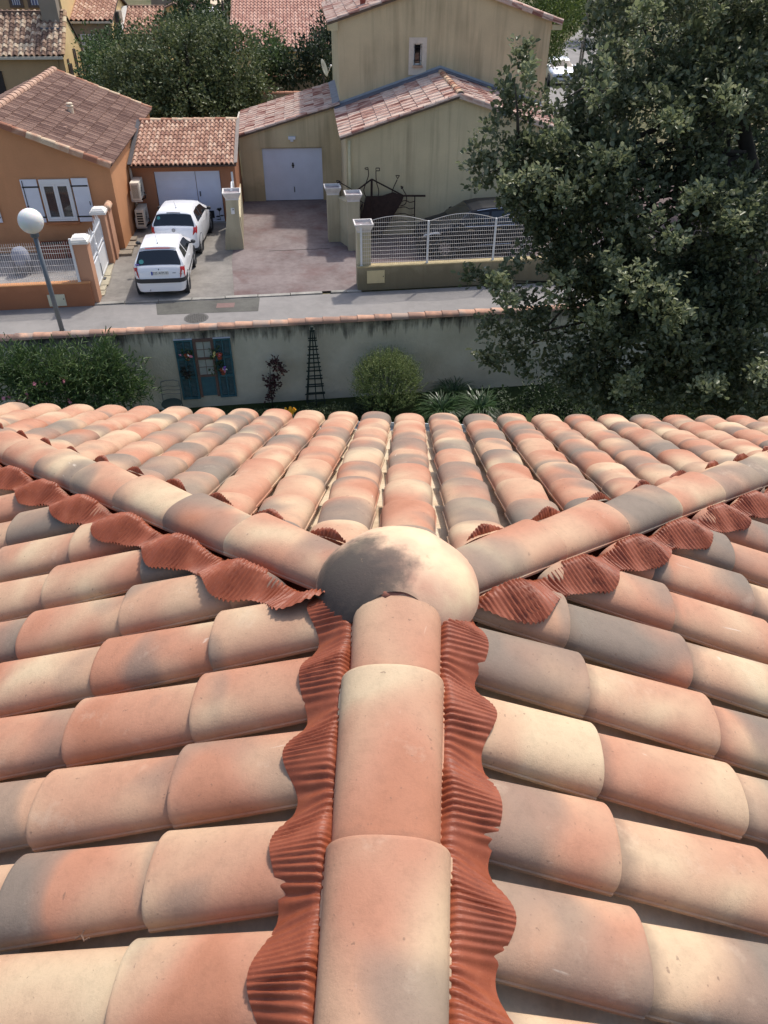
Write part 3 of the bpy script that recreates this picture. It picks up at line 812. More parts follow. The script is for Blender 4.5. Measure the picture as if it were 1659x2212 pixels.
# ---- orange garage between the two houses
og = Thing('orange_garage', 'low orange garage with small barrel tile roof and white door with cat flap', 'garage', base=(-6.4, 6.56, 0), F=FB)
m = MB(); m.box(-8.17, -7.40, 6.56, 9.2, 0, 2.0); m.box(-5.16, -4.63, 6.56, 9.2, 0, 2.0); m.box(-7.40, -5.16, 6.56, 9.2, 1.76, 2.0)
m.add([(-8.17, 6.56, 2.0), (-4.63, 6.56, 2.0), (-4.63, 9.2, 2.0), (-8.17, 9.2, 2.0), (-8.17, 9.2, 2.72), (-4.63, 9.2, 2.72)], [(0, 1, 5, 4), (3, 4, 5, 2), (0, 4, 3), (1, 2, 5)])
m.box(-7.4, -5.16, 8.9, 9.19, 0, 1.76)
og.part('wall', m, stucco('garage_orange_render', '#b37d5e', '#845a42', .15, .25, .3))
rf = MB(); e0 = (-8.10, 6.22, 2.03); e1 = (-4.55, 6.22, 2.03); t0 = (-8.10, 9.25, 2.82); t1 = (-4.55, 9.25, 2.82); rf.slab([e0, e1, t1, t0], .06)
gr = og.part('roof', rf, plain('garage_roof_board', (.09, .06, .05), .9))
tile_plane(og, gr, 'roof_tile', me_sb, (-8.02, 6.18, 2.03), (-4.62, 6.18, 2.03), (-8.02, 9.15, 2.81), .155, .285, 299)
verge_row(og, gr, 'ridge_tile', me_ridgeB, (-8.05, 9.17, 2.84), (-4.6, 9.17, 2.84), .40)
fl = MB(); fl.slab([(-8.16, 6.2, 2.10), (-8.02, 6.2, 2.10), (-8.02, 9.2, 2.89), (-8.16, 9.2, 2.89)], .02); og.part('flashing', fl, plain('tar_flashing', '#4a474a', .8))
fl = MB(); fl.slab([(-4.62, 6.2, 2.10), (-4.50, 6.2, 2.12), (-4.50, 9.2, 2.91), (-4.62, 9.2, 2.89)], .02); og.part('flashing', fl, plain('pale_mortar', '#8f857d', .9))
d = MB(); d.box(-7.38, -6.02, 6.60, 6.64, .05, 1.75); door = og.part('garage_door', d, M_DOORW)
for i in range(1, 6):
    s = MB(); s.box(-7.36, -6.04, 6.593, 6.60, .05+i*.285-.004, .05+i*.285+.004); og.part('door_rib', s, M_WHITE, door)
d = MB(); d.box(-6.0, -5.18, 6.60, 6.64, .05, 1.75); wk = og.part('wicket_door', d, M_DOORW)
h = MB(); h.box(-5.93, -5.90, 6.55, 6.60, .93, 1.09); og.part('handle', h, M_BLACK, wk)
h = MB(); h.box(-5.74, -5.52, 6.585, 6.60, .17, .42); og.part('cat_flap', h, M_BLACK, wk)
fl = MB(); fl.tube([(-5.33, 6.585, .10), (-5.34, 6.585, .25), (-5.33, 6.585, .42)], .008, 5)
for (x, z, sx, sz) in ((-5.36, .47, .07, .05), (-5.29, .48, .06, .05), (-5.33, .43, .05, .05), (-5.40, .22, .09, .03), (-5.26, .25, .09, .03), (-5.39, .12, .10, .02)):
    fl.add([(x-sx, 6.584, z), (x, 6.584, z-sz), (x+sx, 6.584, z), (x, 6.584, z+sz)], [(0, 1, 2, 3)])
og.part('flower_cutout', fl, M_BLACK, wk)
th = MB(); th.box(-7.4, -5.1, 6.42, 6.60, 0, .05); og.part('threshold', th, M_KERB)

# ---- air conditioning units on the orange house's side wall
def ac_unit(label, b0, z0, frame_z):
    a0, a1, b1, z1 = -8.10, -7.78, b0+.78, z0+.55
    t = Thing('air_conditioner', label, 'air conditioner', 'air conditioners on the side of the orange house', (a0, b0, z0-.06), FB)
    m = MB(); m.box(a0+.03, a1, b0, b1, z0, z1-.0); t.part('case', m, plain('ac_ivory', '#d9d3c4', .5, .06))
    g = MB(); g.box(a0+.07, a1-.05, b0-.004, b0+.002, z0+.06, z1-.07); t.part('coil', g, plain('ac_coil', (.03, .03, .03), .7))
    n = 5 if z0 < .6 else 9
    for i in range(n+1):
        s = MB(); 
        if z0 < .6:
            z = z0+.06+(z1-.07-z0-.06)*i/n; s.box(a0+.06, a1-.04, b0-.016, b0-.004, z-.012, z+.012)
        else:
            x = a0+.07+(a1-.12-a0)*i/n; s.box(x-.006, x+.006, b0-.014, b0-.004, z0+.05, z1-.06)
        t.part('grille_bar', s, plain('ac_ivory_bar', '#cfc8b6', .5, .05) if 'ac_ivory_bar' not in MATS else MATS['ac_ivory_bar'])
    f = MB(); f.lathe([(.20, 0), (.20, .012), (.185, .012)], 20, (0, 0, 0), Matrix.Translation((a1, b0+.30, z0+.28)) @ Matrix.Rotation(rad(90), 4, 'Y')); t.part('fan_ring', f, MATS['ac_ivory_bar'])
    f = MB(); 
    for i in range(6):
        f.bar((a1+.014, b0+.30-.18*math.cos(i*math.pi/6), z0+.28-.18*math.sin(i*math.pi/6)), (a1+.014, b0+.30+.18*math.cos(i*math.pi/6), z0+.28+.18*math.sin(i*math.pi/6)), .006)
    t.part('fan_guard', f, MATS['dark_grey'])
    k = MB(); k.box(a0, a1+.04, b0-.02, b0+.02, z0-.05, z0-.01); k.box(a0, a1+.04, b1-.04, b1, z0-.05, z0-.01); k.box(a0-.0, a0+.03, b0-.02, b0+.02, z0-.05, z0+.30); k.box(a0, a0+.03, b1-.04, b1, z0-.05, z0+.30)
    t.part('bracket', k, plain('bracket_white', '#b8b5ac', .5) if 'bracket_white' not in MATS else MATS['bracket_white'])
    pp = MB(); pp.tube([(a1-.05, b0+.6, z0+.1), (a1+.03, b0+.62, z0+.08), (a1+.03, b0+.66, z0-.1), (a0+.05, b0+.7, z0-.25)], .02, 6); t.part('pipe', pp, M_BLACK, smooth=True)
ac_unit('upper ivory air conditioner with narrow upright louvres on the orange wall', 5.62, 1.10, 0)
ac_unit('lower weathered air conditioner with wide dark slots near the ground', 5.62, .22, 0)

# ---- ochre house: garage lean-to, tall block, low gabled wing
yh = Thing('ochre_house', 'tall ochre house with rain streaked walls, white garage door and low gabled wing', 'house', base=(2.8, 8.99, 0), F=FB)
m = MB()   # garage
def gz(a): return 2.30+.272*(a+4.6)
m.add([(-4.6, 8.99, 0), (-3.81, 8.99, 0), (-3.81, 8.99, gz(-3.81)), (-4.6, 8.99, gz(-4.6))], [(0, 1, 2, 3)])
m.add([(-1.54, 8.99, 0), (-.86, 8.99, 0), (-.86, 8.99, gz(-.86)), (-1.54, 8.99, gz(-1.54))], [(0, 1, 2, 3)])
m.add([(-3.81, 8.99, 1.90), (-1.54, 8.99, 1.90), (-1.54, 8.99, gz(-1.54)), (-3.81, 8.99, gz(-3.81))], [(0, 1, 2, 3)])
m.add([(-4.6, 8.99, 0), (-4.6, 13.2, 0), (-4.6, 13.2, gz(-4.6)), (-4.6, 8.99, gz(-4.6))], [(0, 1, 2, 3)])
m.add([(-4.6, 13.2, 0), (-.86, 13.2, 0), (-.86, 13.2, gz(-.86)), (-4.6, 13.2, gz(-4.6))], [(0, 1, 2, 3)])
m.box(-3.81, -3.78, 8.99, 9.10, 0, 1.90); m.box(-1.57, -1.54, 8.99, 9.10, 0, 1.90); m.box(-3.81, -1.54, 8.99, 9.10, 1.90, 1.93)
yh.part('garage_wall', m, M_YEL)
d = MB(); d.box(-3.78, -1.57, 9.06, 9.11, .03, 1.90); gd = yh.part('garage_door', d, M_DOORW)
for i in range(1, 22):
    s = MB(); s.box(-3.78+i*.1005-.003, -3.78+i*.1005+.003, 9.056, 9.06, .05, 1.88); yh.part('door_rib', s, M_DOORW, gd)
h = MB(); h.box(-2.70, -2.64, 9.03, 9.06, 1.20, 1.38); h.box(-2.72, -2.62, 9.035, 9.06, 1.27, 1.31); yh.part('handle', h, M_BLACK, gd)
h = MB(); h.box(-2.68, -2.655, 9.03, 9.06, .33, .52); yh.part('lock', h, M_BLACK, gd)
dk = MB(); dk.box(-3.8, -1.55, 9.0, 9.12, .026, .034); yh.part('door_seal', dk, M_BLACK)
l_ = MB(); l_.box(-2.78, -2.52, 8.86, 8.99, 2.22, 2.31); l_.box(-2.71, -2.60, 8.90, 8.99, 2.14, 2.22); yh.part('wall_lamp', l_, M_WHITE)
rf = MB(); rf.slab([(-4.72, 8.86, gz(-4.72)+.05), (-.86, 8.86, gz(-.86)+.05), (-.86, 13.35, gz(-.86)+.05), (-4.72, 13.35, gz(-4.72)+.05)], .06)
yr = yh.part('garage_roof', rf, plain('roof_board', (.16, .12, .09), .9))
ga = math.atan(.272)
tile_plane(yh, yr, 'roof_tile', me_mix, (-4.72, 9.02, gz(-4.72)+.05), (-4.72, 13.3, gz(-4.72)+.05), (-1.02, 9.02, gz(-1.02)+.05), .40, .40, 130)
verge_row(yh, yr, 'verge_tile', me_verge_mix, (-4.72, 8.90, gz(-4.72)+.07), (-.88, 8.90, gz(-.88)+.07), .40)
fl = MB(); fl.slab([(-1.12, 8.9, gz(-1.12)+.13), (-.86, 8.9, gz(-.86)+.16), (-.86, 13.3, gz(-.86)+.16), (-1.12, 13.3, gz(-1.12)+.13)], .02); yh.part('flashing', fl, plain('dark_lead', '#63656f', .6, .25, 4), yr)
gt = MB(); gt.box(-4.82, -4.73, 8.86, 13.35, gz(-4.72)-.02, gz(-4.72)+.07); yh.part('gutter', gt, M_GUT)
gt = MB(); gt.tube([(-4.70, 8.93, 0.03), (-4.70, 8.93, gz(-4.7)-.05)], .05, 8); gt.tube([(-4.70, 8.93, gz(-4.7)-.05), (-4.77, 8.90, gz(-4.7)+.02)], .05, 8); yh.part('downpipe', gt, M_GUT, smooth=True)
# tall block
TZ = 5.86; TR = 2.87; tr_s = .30; TA, TB = -.86, 6.62
def tz(a): return TZ+tr_s*((a-TA) if a < TR else (TB-a)) if True else 0
def tz(a): return TZ+.03+tr_s*(TR-TA)-tr_s*abs(a-TR)
m = MB(); WZ0, WZ1, WA0, WA1 = 4.56, 5.22, 1.78, 2.08
poly = [(TA, 0), (TB, 0), (TB, tz(TB)), (TR, tz(TR)), (TA, tz(TA))]
fr = [(a, 8.99, z) for a, z in poly]; hole = [(WA0, 8.99, WZ0), (WA1, 8.99, WZ0), (WA1, 8.99, WZ1), (WA0, 8.99, WZ1)]
m.add(fr+hole, [(0, 1, 6, 5), (1, 2, 7, 6), (2, 3, 8, 7), (3, 4, 8), (4, 0, 5, 8)])
m.add([(a, 15.3, z) for a, z in poly], [(4, 3, 2, 1, 0)])
m.add([(TB, 8.99, 0), (TB, 15.3, 0), (TB, 15.3, tz(TB)), (TB, 8.99, tz(TB))], [(0, 1, 2, 3)])
m.add(hole+[(a, 9.16, z) for a, _, z in hole], [(0, 1, 5, 4), (1, 2, 6, 5), (2, 3, 7, 6), (3, 0, 4, 7), (4, 5, 6, 7)])
yh.part('wall', m, M_YEL)
m = MB(); m.add([(TA, 8.99, 0), (TA, 15.3, 0), (TA, 15.3, tz(TA)), (TA, 8.99, tz(TA))], [(0, 3, 2, 1)]); yh.part('side_wall', m, M_YEL2)
for (a0, a1, z0, z1) in ((WA0-.16, WA0, WZ0-.34, WZ1+.17), (WA1, WA1+.16, WZ0-.34, WZ1+.17), (WA0, WA1, WZ1, WZ1+.17), (WA0, WA1, WZ0-.34, WZ0)):
    pass
sr = MB(); sr.box(WA0-.165, WA0, 8.975, 8.995, WZ0-.30, WZ1+.18); sr.box(WA1, WA1+.165, 8.975, 8.995, WZ0-.30, WZ1+.18); sr.box(WA0, WA1, 8.975, 8.995, WZ1, WZ1+.18); sr.box(WA0, WA1, 8.975, 8.995, WZ0-.30, WZ0-.07)
yh.part('window_surround', sr, plain('pale_band', '#d8cab8', .9, .1))
wf = MB(); wf.box(WA0, WA0+.045, 9.08, 9.13, WZ0, WZ1); wf.box(WA1-.045, WA1, 9.08, 9.13, WZ0, WZ1); wf.box(WA0+.045, WA1-.045, 9.08, 9.13, WZ0, WZ0+.045); wf.box(WA0+.045, WA1-.045, 9.08, 9.13, WZ1-.045, WZ1)
wn = yh.part('window', wf, M_PVC)
g = MB(); g.box(WA0+.04, WA1-.04, 9.10, 9.11, WZ0+.04, WZ1-.04); yh.part('pane', g, glass_mat('dark_pane', (.012, .012, .014)), wn)
g = MB()
for x in (WA0+.06, WA1-.06): g.tube([(x, 9.03, WZ0), (x, 9.03, WZ1)], .008, 5)
for z in (WZ0+.13, WZ1-.11): g.tube([(WA0-.01, 9.03, z), (WA1+.01, 9.03, z)], .008, 5)
yh.part('window_bars', g, M_BLACK, wn)
g = MB(); g.box(WA0-.03, WA1+.03, 8.91, 9.08, WZ0-.07, WZ0); yh.part('window_sill', g, RO_VERGE, wn)
rf = MB(); RZ = tz(TR)+.06
for sg, ae in ((-1, -1.22), (1, 6.97)):
    rf.slab([(ae, 8.86, RZ-tr_s*abs(ae-TR)), (TR, 8.86, RZ), (TR, 15.4, RZ), (ae, 15.4, RZ-tr_s*abs(ae-TR))], .06)
tr_ = yh.part('roof', rf, MATS['roof_board'])
for ae in (-1.22, 6.97):
    ze_ = RZ-tr_s*abs(ae-TR)
    tile_plane(yh, tr_, 'roof_tile', me_mix, (ae, 9.0, ze_), (ae, 15.4, ze_), (TR+(.02 if ae > 0 else -.02), 9.0, RZ), .40, .40, 120 if ae < 0 else 20)
    verge_row(yh, tr_, 'verge_tile', me_verge_mix, (ae, 8.90, ze_+.03), (TR, 8.90, RZ+.03), .40)
    eb = MB(); x0, x1 = (ae, TA) if ae < 0 else (TB, ae); eb.add([(x0, 8.87, ze_-.06), (x1, 8.87, RZ-tr_s*abs(x1-TR)-.06), (x1, 8.87, ze_-.22), (x0+(.12 if ae < 0 else 0), 8.87, ze_-.22), (x0, 9.0, ze_-.06), (x1, 9.0, RZ-tr_s*abs(x1-TR)-.06), (x1, 9.0, ze_-.22), (x0, 9.0, ze_-.22)], [(0, 1, 2, 3), (4, 7, 6, 5), (0, 4, 5, 1), (3, 2, 6, 7), (0, 3, 7, 4), (1, 5, 6, 2)])
    yh.part('eave_corbel', eb, M_YEL2)
p = onb(FB, 770, 12, 10.0)
cz = RZ-tr_s*abs(.15-TR); v = MB(); v.box(-.02, .16, 9.75, 9.93, cz, cz+.30); v.box(-.05, .19, 9.72, 9.96, cz+.30, cz+.34); v.box(-.01, .15, 9.76, 9.92, cz+.34, cz+.55); yh.part('vent_stack', v, plain('vent_red', '#8a4a3c', .8), tr_)
# low wing
LR, LZ, ls = 2.75, 4.33, .31; LA0, LB0 = -.86, 6.35
lz = lambda a: LZ-.10-ls*abs(a-LR)
m = MB(); poly = [(LA0, 0), (LB0, 0), (LB0, lz(LB0)), (LR, lz(LR)), (LA0, lz(LA0))]
m.add([(a, 4.73, z) for a, z in poly], [(0, 1, 2, 3, 4)])
m.add([(LB0, 4.73, 0), (LB0, 8.99, 0), (LB0, 8.99, lz(LB0)), (LB0, 4.73, lz(LB0))], [(0, 1, 2, 3)])
m.add([(LA0, 4.73, 0), (LA0, 8.99, 0), (LA0, 8.99, lz(LA0)), (LA0, 4.73, lz(LA0))], [(0, 3, 2, 1)])
yh.part('wing_wall', m, stucco('ochre_wing_render', '#d5c5a0', '#7f725b', streak=.62, grime=.28, low=.4))
st_ = MB(); st_.tube([(LA0+.09, 4.66, .05), (LA0+.09, 4.66, lz(LA0)-.05)], .045, 8); yh.part('downpipe', st_, plain('pipe_cream', '#c9bd97', .6), smooth=True)
rf = MB()
for ae in (-1.06, 6.56): rf.slab([(ae, 4.60, LZ-ls*abs(ae-LR)), (LR, 4.60, LZ), (LR, 8.99, LZ), (ae, 8.99, LZ-ls*abs(ae-LR))], .06)
wr = yh.part('wing_roof', rf, MATS['roof_board'])
for ae in (-1.06, 6.56):
    ze_ = LZ-ls*abs(ae-LR); s_ = -1 if ae < 0 else 1
    tile_plane(yh, wr, 'roof_tile', me_mix, (ae, 4.76, ze_), (ae, 8.80, ze_), (LR+.03*s_, 4.76, LZ), .40, .42, 110)
    verge_row(yh, wr, 'verge_tile', me_verge_mix, (ae, 4.64, ze_+.02), (LR, 4.64, LZ+.02), .40)
    fl = MB(); fl.slab([(ae, 8.72, ze_+.10), (LR, 8.72, LZ+.10), (LR, 8.985, LZ+.15), (ae, 8.985, ze_+.15)], .02); yh.part('flashing', fl, MATS['dark_lead'], wr)
    fl = MB(); fl.slab([(ae, 8.96, ze_+.15), (LR, 8.96, LZ+.15), (LR, 8.985, LZ+.22), (ae, 8.985, ze_+.22)], .05); yh.part('flashing_cap', fl, plain('zinc_edge', '#8d9296', .5) if 'zinc_edge' not in MATS else MATS['zinc_edge'], wr)
verge_row(yh, wr, 'ridge_tile', me_ridgeB, (LR, 4.62, LZ+.04), (LR, 8.8, LZ+.04), .40)
# ------------------------------------------------------------------ walls, pillars, gates, fences along the street (frame FS)
M_WALLO = stucco('orange_wall_render', '#b57d5c', '#865a42', .1, .3, .5)
M_PILO = stucco('orange_pillar_render', '#c6977a', '#956c54', .1, .2, .3)
M_WALLY = stucco('ochre_wall_render', '#9b927a', '#5f5845', .45, .35, .6)
M_PILY = stucco('cream_pillar_render', '#c3b99d', '#8a806a', .5, .3, .4)
M_CAPW = plain('white_cap_stone', '#dedad2', .8, .1, 5)
M_PLANT = plain('planter_white', '#d5d0cb', .75, .12, 6)
M_GATE = plain('gate_white', '#d9dbdc', .45, .06)
M_MESH = plain('mesh_white', '#dcd6cf', .5, .05)
lw = Thing('low_wall', 'low orange street wall carrying white wire mesh beside the driveway gate', 'wall', base=(-12, -.05, 0), F=FS)
m = MB(); m.box(-30, -8.35, -.14, .04, 0, .655); lw.part('wall', m, M_WALLO)
m = MB(); m.box(-30, -8.33, -.16, .06, .655, .685); lw.part('coping', m, plain('coping_orange', '#c08a5e', .85, .1))
mb_ = MB(); mb_.box(-9.55, -9.09, -.165, -.14, .05, .38); mbx = lw.part('meter_box', mb_, plain('meter_cream', '#c9c7ae', .6, .05))
k = MB(); k.lathe([(.016, 0), (.016, .01)], 8, (0, 0, 0), Matrix.Translation((-9.13, -.165, .25)) @ Matrix.Rotation(rad(90), 4, 'X')); lw.part('lock', k, M_BLACK, mbx)
def wire_fence(label, a0, a1, b, z0, z1, dx, zs, arch=0.0, fork=.0, group=None, posts=(), pr=.028, wr=.0055, pw=None, name='wire_fence', pz=None):
    t = Thing(name, label, 'fence', group, ((a0+a1)/2, b, z0), FS); n = round((a1-a0)/dx); mid = (a0+a1)/2
    vm = MB().box(-wr, wr, -wr, wr, 0, 1).mesh('wire', M_MESH)
    top = lambda x: z1+arch*math.cos((x-mid)/(a1-a0)*math.pi)
    for i in range(n+1):
        x = a0+(a1-a0)*i/n
        t.inst('wire', vm, Matrix.Translation((x, b, z0)) @ Matrix.Diagonal((1, 1, top(x)-z0+fork, 1)))
    for z in zs:
        m = MB(); m.bar((a0, b-.008, z), (a1, b-.008, z), .0075); t.part('rail', m, M_MESH)
    if arch:
        m = MB(); m.tube([(a0+(a1-a0)*i/24, b-.008, top(a0+(a1-a0)*i/24)) for i in range(25)], .009, 5); t.part('top_rail', m, M_MESH)
    for x, zt in posts:
        m = MB(); m.box(x-pr, x+pr, b-pr, b+pr, z0-.02, zt); m.box(x-pr*1.4, x+pr*1.4, b-pr*1.4, b+pr*1.4, z0-.02, z0+.012); t.part('post', m, M_GATE)
    return t
wire_fence('white wire mesh with prongs on the low orange wall behind the lamp', -14.2, -8.66, -.05, .685, 1.72, .058, [.83, 1.0, 1.16, 1.32, 1.49, 1.60, 1.69], fork=.07, posts=((-8.62, 1.86),), wr=.0036)
def cap_pillar(label, a0, a1, b0, b1, zt, mat, tiles=False):
    t = Thing('gate_pillar', label, 'pillar', 'gate pillars of the orange house', ((a0+a1)/2, (b0+b1)/2, 0), FS)
    m = MB(); m.box(a0, a1, b0, b1, 0, zt); t.part('shaft', m, mat)
    c = MB(); c.box(a0-.05, a1+.05, b0-.05, b1+.05, zt, zt+.07); c.box(a0-.02, a1+.02, b0-.02, b1+.02, zt+.07, zt+.11); c.box(a0-.0, a1+.0, b0, b1, zt+.11, zt+.16, None, .75); t.part('cap', c, M_CAPW)
    if tiles:
        for i in range(3):
            c = MB(); c.tube([(a1+.02, b1+.10+i*.16, zt+.02), (a1+.02, b1+.27+i*.16, zt+.035)], [.10, .115], 8); t.part('tile', c, RO_VERGE, smooth=True)
        m = MB(); m.box(a0+.05, a1+.06, b1+.0, b1+.62, 0, zt-.02); t.part('stub_wall', m, mat)
    return t
cap_pillar('orange gate pillar with white cap at the street corner', -8.60, -8.22, -.02, .42, 1.70, M_PILO)
cap_pillar('orange gate pillar with tile topped stub against the house', -8.56, -8.20, 3.05, 3.42, 1.55, M_PILO, True)
# white double gate, in line with the side of the drive
gt = Thing('driveway_gate', 'white metal gate with pointed pickets between the two orange pillars', 'gate', base=(-8.4, 1.7, 0), F=FS)
GA = -8.36
for y0, y1 in ((.50, 1.72), (1.75, 2.98)):
    m = MB(); 
    for y in (y0, y1-.05): m.box(GA-.02, GA+.02, y, y+.05, .12, 1.45)
    for z in (.12, .74, .88, 1.36): m.box(GA-.018, GA+.018, y0+.05, y1-.05, z, z+.05)
    lf = gt.part('gate_leaf', m, M_GATE)
    m = MB(); m.box(GA-.008, GA+.008, y0+.05, y1-.05, .17, .74); gt.part('panel', m, M_GATE, lf)
    n = 9
    for i in range(n):
        y = y0+.05+(y1-y0-.1)*(i+.5)/n; zt = 1.52+.10*math.sin(math.pi*(i+.5)/n)+ (.08 if i % 2 else 0)
        m = MB(); m.box(GA-.009, GA+.009, y-.011, y+.011, .93, zt-.06); m.add([(GA-.009, y-.011, zt-.06), (GA+.009, y-.011, zt-.06), (GA+.009, y+.011, zt-.06), (GA-.009, y+.011, zt-.06), (GA, y, zt+.03)], [(0, 1, 4), (1, 2, 4), (2, 3, 4), (3, 0, 4)])
        gt.part('picket', m, M_GATE, lf)
m = MB(); m.box(GA-.03, GA-.02+.06, 1.66, 1.80, .95, 1.12); gt.part('lock_case', m, M_GATE)
m = MB(); m.box(GA+.02, GA+.035, 1.70, 1.72, .18, .55); m.box(GA+.02, GA+.09, 1.64, 1.80, .05, .09); gt.part('drop_bolt', m, M_DKGREY)
m = MB()
for i in range(7): 
    m.box(-8.40+rnd.uniform(-.02, .02), -8.18+rnd.uniform(-.03, .05), .45+i*.38, .45+i*.38+.36, .028, .055+rnd.uniform(0, .03))
single('edging_stones', m, plain('rough_edging', '#a29a86', .95, .2, 5), 'rough pale edging stones under the white driveway gate', 'edging', base=(-8.3, 1.7, .03), F=FS)
# slabs and step by the house corner
m = MB()
for (a, b, s, z) in ((-7.98, 3.9, .30, .08), (-7.95, 4.35, .26, .06), (-7.9, 4.8, .33, .05), (-7.98, 5.3, .3, .06)): m.box(a-s*.7, a+s*.8, b-s*.6, b+s*.6, .03, .03+z)
single('stone_slabs', m, plain('slab_stone', '#8a8072', .95, .2, 4), 'broken stone slabs lying along the orange house by the white cars', 'slabs', base=(-7.9, 4.5, .03), F=FS)
# small things on the patio
bx = Thing('storage_box', 'white lidded box on the patio behind the low orange wall', 'box', base=(-10.55, .5, .03), F=FS)
m = MB(); m.box(-10.85, -10.02, .30, .75, .03, .30); bx.part('body', m, M_PVC); m = MB(); m.box(-10.88, -9.98, .27, .78, .30, .33); m.box(-10.7, -10.2, .36, .68, .33, .355); bx.part('lid', m, M_PVC)
ch = Thing('covered_chair', 'patio chair under a pale cloth cover at the left edge', 'chair', base=(-10.75, 2.6, .03), F=FS)
m = MB(); m.lathe([(.24, .35), (.27, .42), (.25, .6), (.22, .72), (.15, .80), (.02, .82)], 14, (-10.80, 2.6, 0)); ch.part('cover', m, plain('pale_cloth', '#8f93a0', .9, .12), angle=60)
m = MB()
for sx in (-1, 1):
    for sy in (-1, 1): m.tube([(-10.80+sx*.2, 2.6+sy*.2, .03), (-10.80+sx*.19, 2.6+sy*.19, .5)], .018, 6)
ch.part('legs', m, M_DKGREY)
for i, a in enumerate((-10.15, -9.35)):
    pt = Thing('planter_trough', ['long rust red planter trough against the orange house, left one', 'long rust red planter trough against the orange house, right one'][i], 'planter', 'red troughs along the orange house', (a, 3.95, .03), FS)
    m = MB(); m.box(a-.36, a+.36, 3.75, 4.1, .03, .42, None, 1.08); m.box(a-.41, a+.41, 3.71, 4.14, .42, .47); pt.part('body', m, plain('trough_rust', '#7d3a28', .8, .2) if 'trough_rust' not in MATS else MATS['trough_rust'])
    s_ = MB(); s_.box(a-.33, a+.33, 3.79, 4.06, .47, .475); pt.part('soil', s_, plain('potting_soil', (.05, .035, .025), .95) if 'potting_soil' not in MATS else MATS['potting_soil'])
# text printed on the patio sheet at the left edge
fo = single('ground_lettering', text_mesh('TRES', .20, .002, M_DKGREY), None, 'dark lettering TRES printed on the patio floor', 'lettering')
fo.matrix_world = FS @ Matrix.Translation((-10.75, 1.42, .032)) @ Matrix.Rotation(rad(4), 4, 'Z')

# ---- cream pillars with white planters
def planter(T, a, b, z, w=.27, parent=None, soil=True):
    m = MB(); m.box(a-w*.72, a+w*.72, b-w*.72, b+w*.72, z, z+.05); 
    vs = []
    for s, zz in ((w*.72, z+.05), (w*.86, z+.13), (w*.98, z+.2), (w, z+.24)): vs += [(a-s, b-s, zz), (a+s, b-s, zz), (a+s, b+s, zz), (a-s, b+s, zz)]
    for s, zz in ((w*.86, z+.24), (w*.80, z+.14)): vs += [(a-s, b-s, zz), (a+s, b-s, zz), (a+s, b+s, zz), (a-s, b+s, zz)]
    fs = []
    for i in range(5):
        for k in range(4): fs.append((i*4+k, i*4+(k+1) % 4, i*4+4+(k+1) % 4, i*4+4+k))
    fs.append((20, 21, 22, 23)); m.add(vs, fs); p = T.part('planter', m, M_PLANT, parent)
    s_ = MB(); s_.box(a-w*.82, a+w*.82, b-w*.82, b+w*.82, z+.14, z+.165); T.part('soil', s_, plain('dry_soil', '#8b8286', .95, .25, 12) if 'dry_soil' not in MATS else MATS['dry_soil'], p)
    return p
fp = Thing('flared_pillar', 'cream pillar flaring towards its foot with white planter and intercom', 'pillar', base=(-4.45, 4.0, 0), F=FS)
m = MB(); ac_ = -4.40
for (z0, z1, w0, w1, x0, x1) in ((0, .35, .30, .285, -.06, -.05), (.35, .75, .285, .235, -.05, -.025), (.75, 1.15, .235, .20, -.025, 0), (1.15, 1.60, .20, .20, 0, .02)):
    m.add([(ac_+x0-w0, 3.88, z0), (ac_+x0+w0, 3.88, z0), (ac_+x0+w0, 4.28, z0), (ac_+x0-w0, 4.28, z0), (ac_+x1-w1, 3.88, z1), (ac_+x1+w1, 3.88, z1), (ac_+x1+w1, 4.28, z1), (ac_+x1-w1, 4.28, z1)],
          [(0, 1, 5, 4), (1, 2, 6, 5), (2, 3, 7, 6), (3, 0, 4, 7), (4, 5, 6, 7)])
fp.part('shaft', m, M_PILY); planter(fp, ac_+.03, 4.08, 1.60, .29)
m = MB(); m.box(-4.44, -4.33, 3.85, 3.88, 1.18, 1.36); ic = fp.part('intercom', m, M_PVC); m = MB(); m.box(-4.385, -4.355, 3.843, 3.85, 1.30, 1.34); fp.part('button', m, M_BLACK, ic)
dw = Thing('dividing_wall', 'low cream wall running back from the flared pillar between the drives', 'wall', base=(-4.35, 5.8, 0), F=FS)
m = MB(); m.box(-4.33, -4.17, 4.28, 8.2, 0, .95); dw.part('wall', m, M_PILY)
wg = Thing('folded_gate', 'white curved gate leaf folded back beside the flared pillar', 'gate', base=(-4.5, 5.4, .1), F=FS)
m = MB(); pts = [(4.3+.18*i, 1.32+.42*abs(math.sin(i*.30))) for i in range(13)]
m.add([(-4.40, y, .12) for y, z in pts]+[(-4.40, y, z) for y, z in pts]+[(-4.37, y, .12) for y, z in pts]+[(-4.37, y, z) for y, z in pts],
      [(i, i+1, 13+i+1, 13+i) for i in range(12)]+[(26+i+1, 26+i, 39+i, 39+i+1) for i in range(12)]+[(13+i, 13+i+1, 39+i+1, 39+i) for i in range(12)])
wg.part('panel', m, M_GATE)
m = MB(); m.tube([(-4.385, y, z+.02) for y, z in pts], .03, 6); m.box(-4.42, -4.35, 4.27, 4.33, .05, 1.80); m.box(-4.42, -4.35, 6.44, 6.5, .05, 1.8); wg.part('frame', m, M_GATE)
def planter_pillar(label, a, b, w, zt, pw=.27):
    t = Thing('planter_pillar', label, 'pillar', 'cream pillars with white planters right of the red drive', (a, b, 0), FS)
    m = MB(); m.box(a-w, a+w, b-w, b+w, 0, zt); t.part('shaft', m, M_PILY); planter(t, a, b, zt, pw); return t
planter_pillar('cream pillar under a white planter, the one furthest back by the drive', -1.13, 4.42, .19, 1.55)
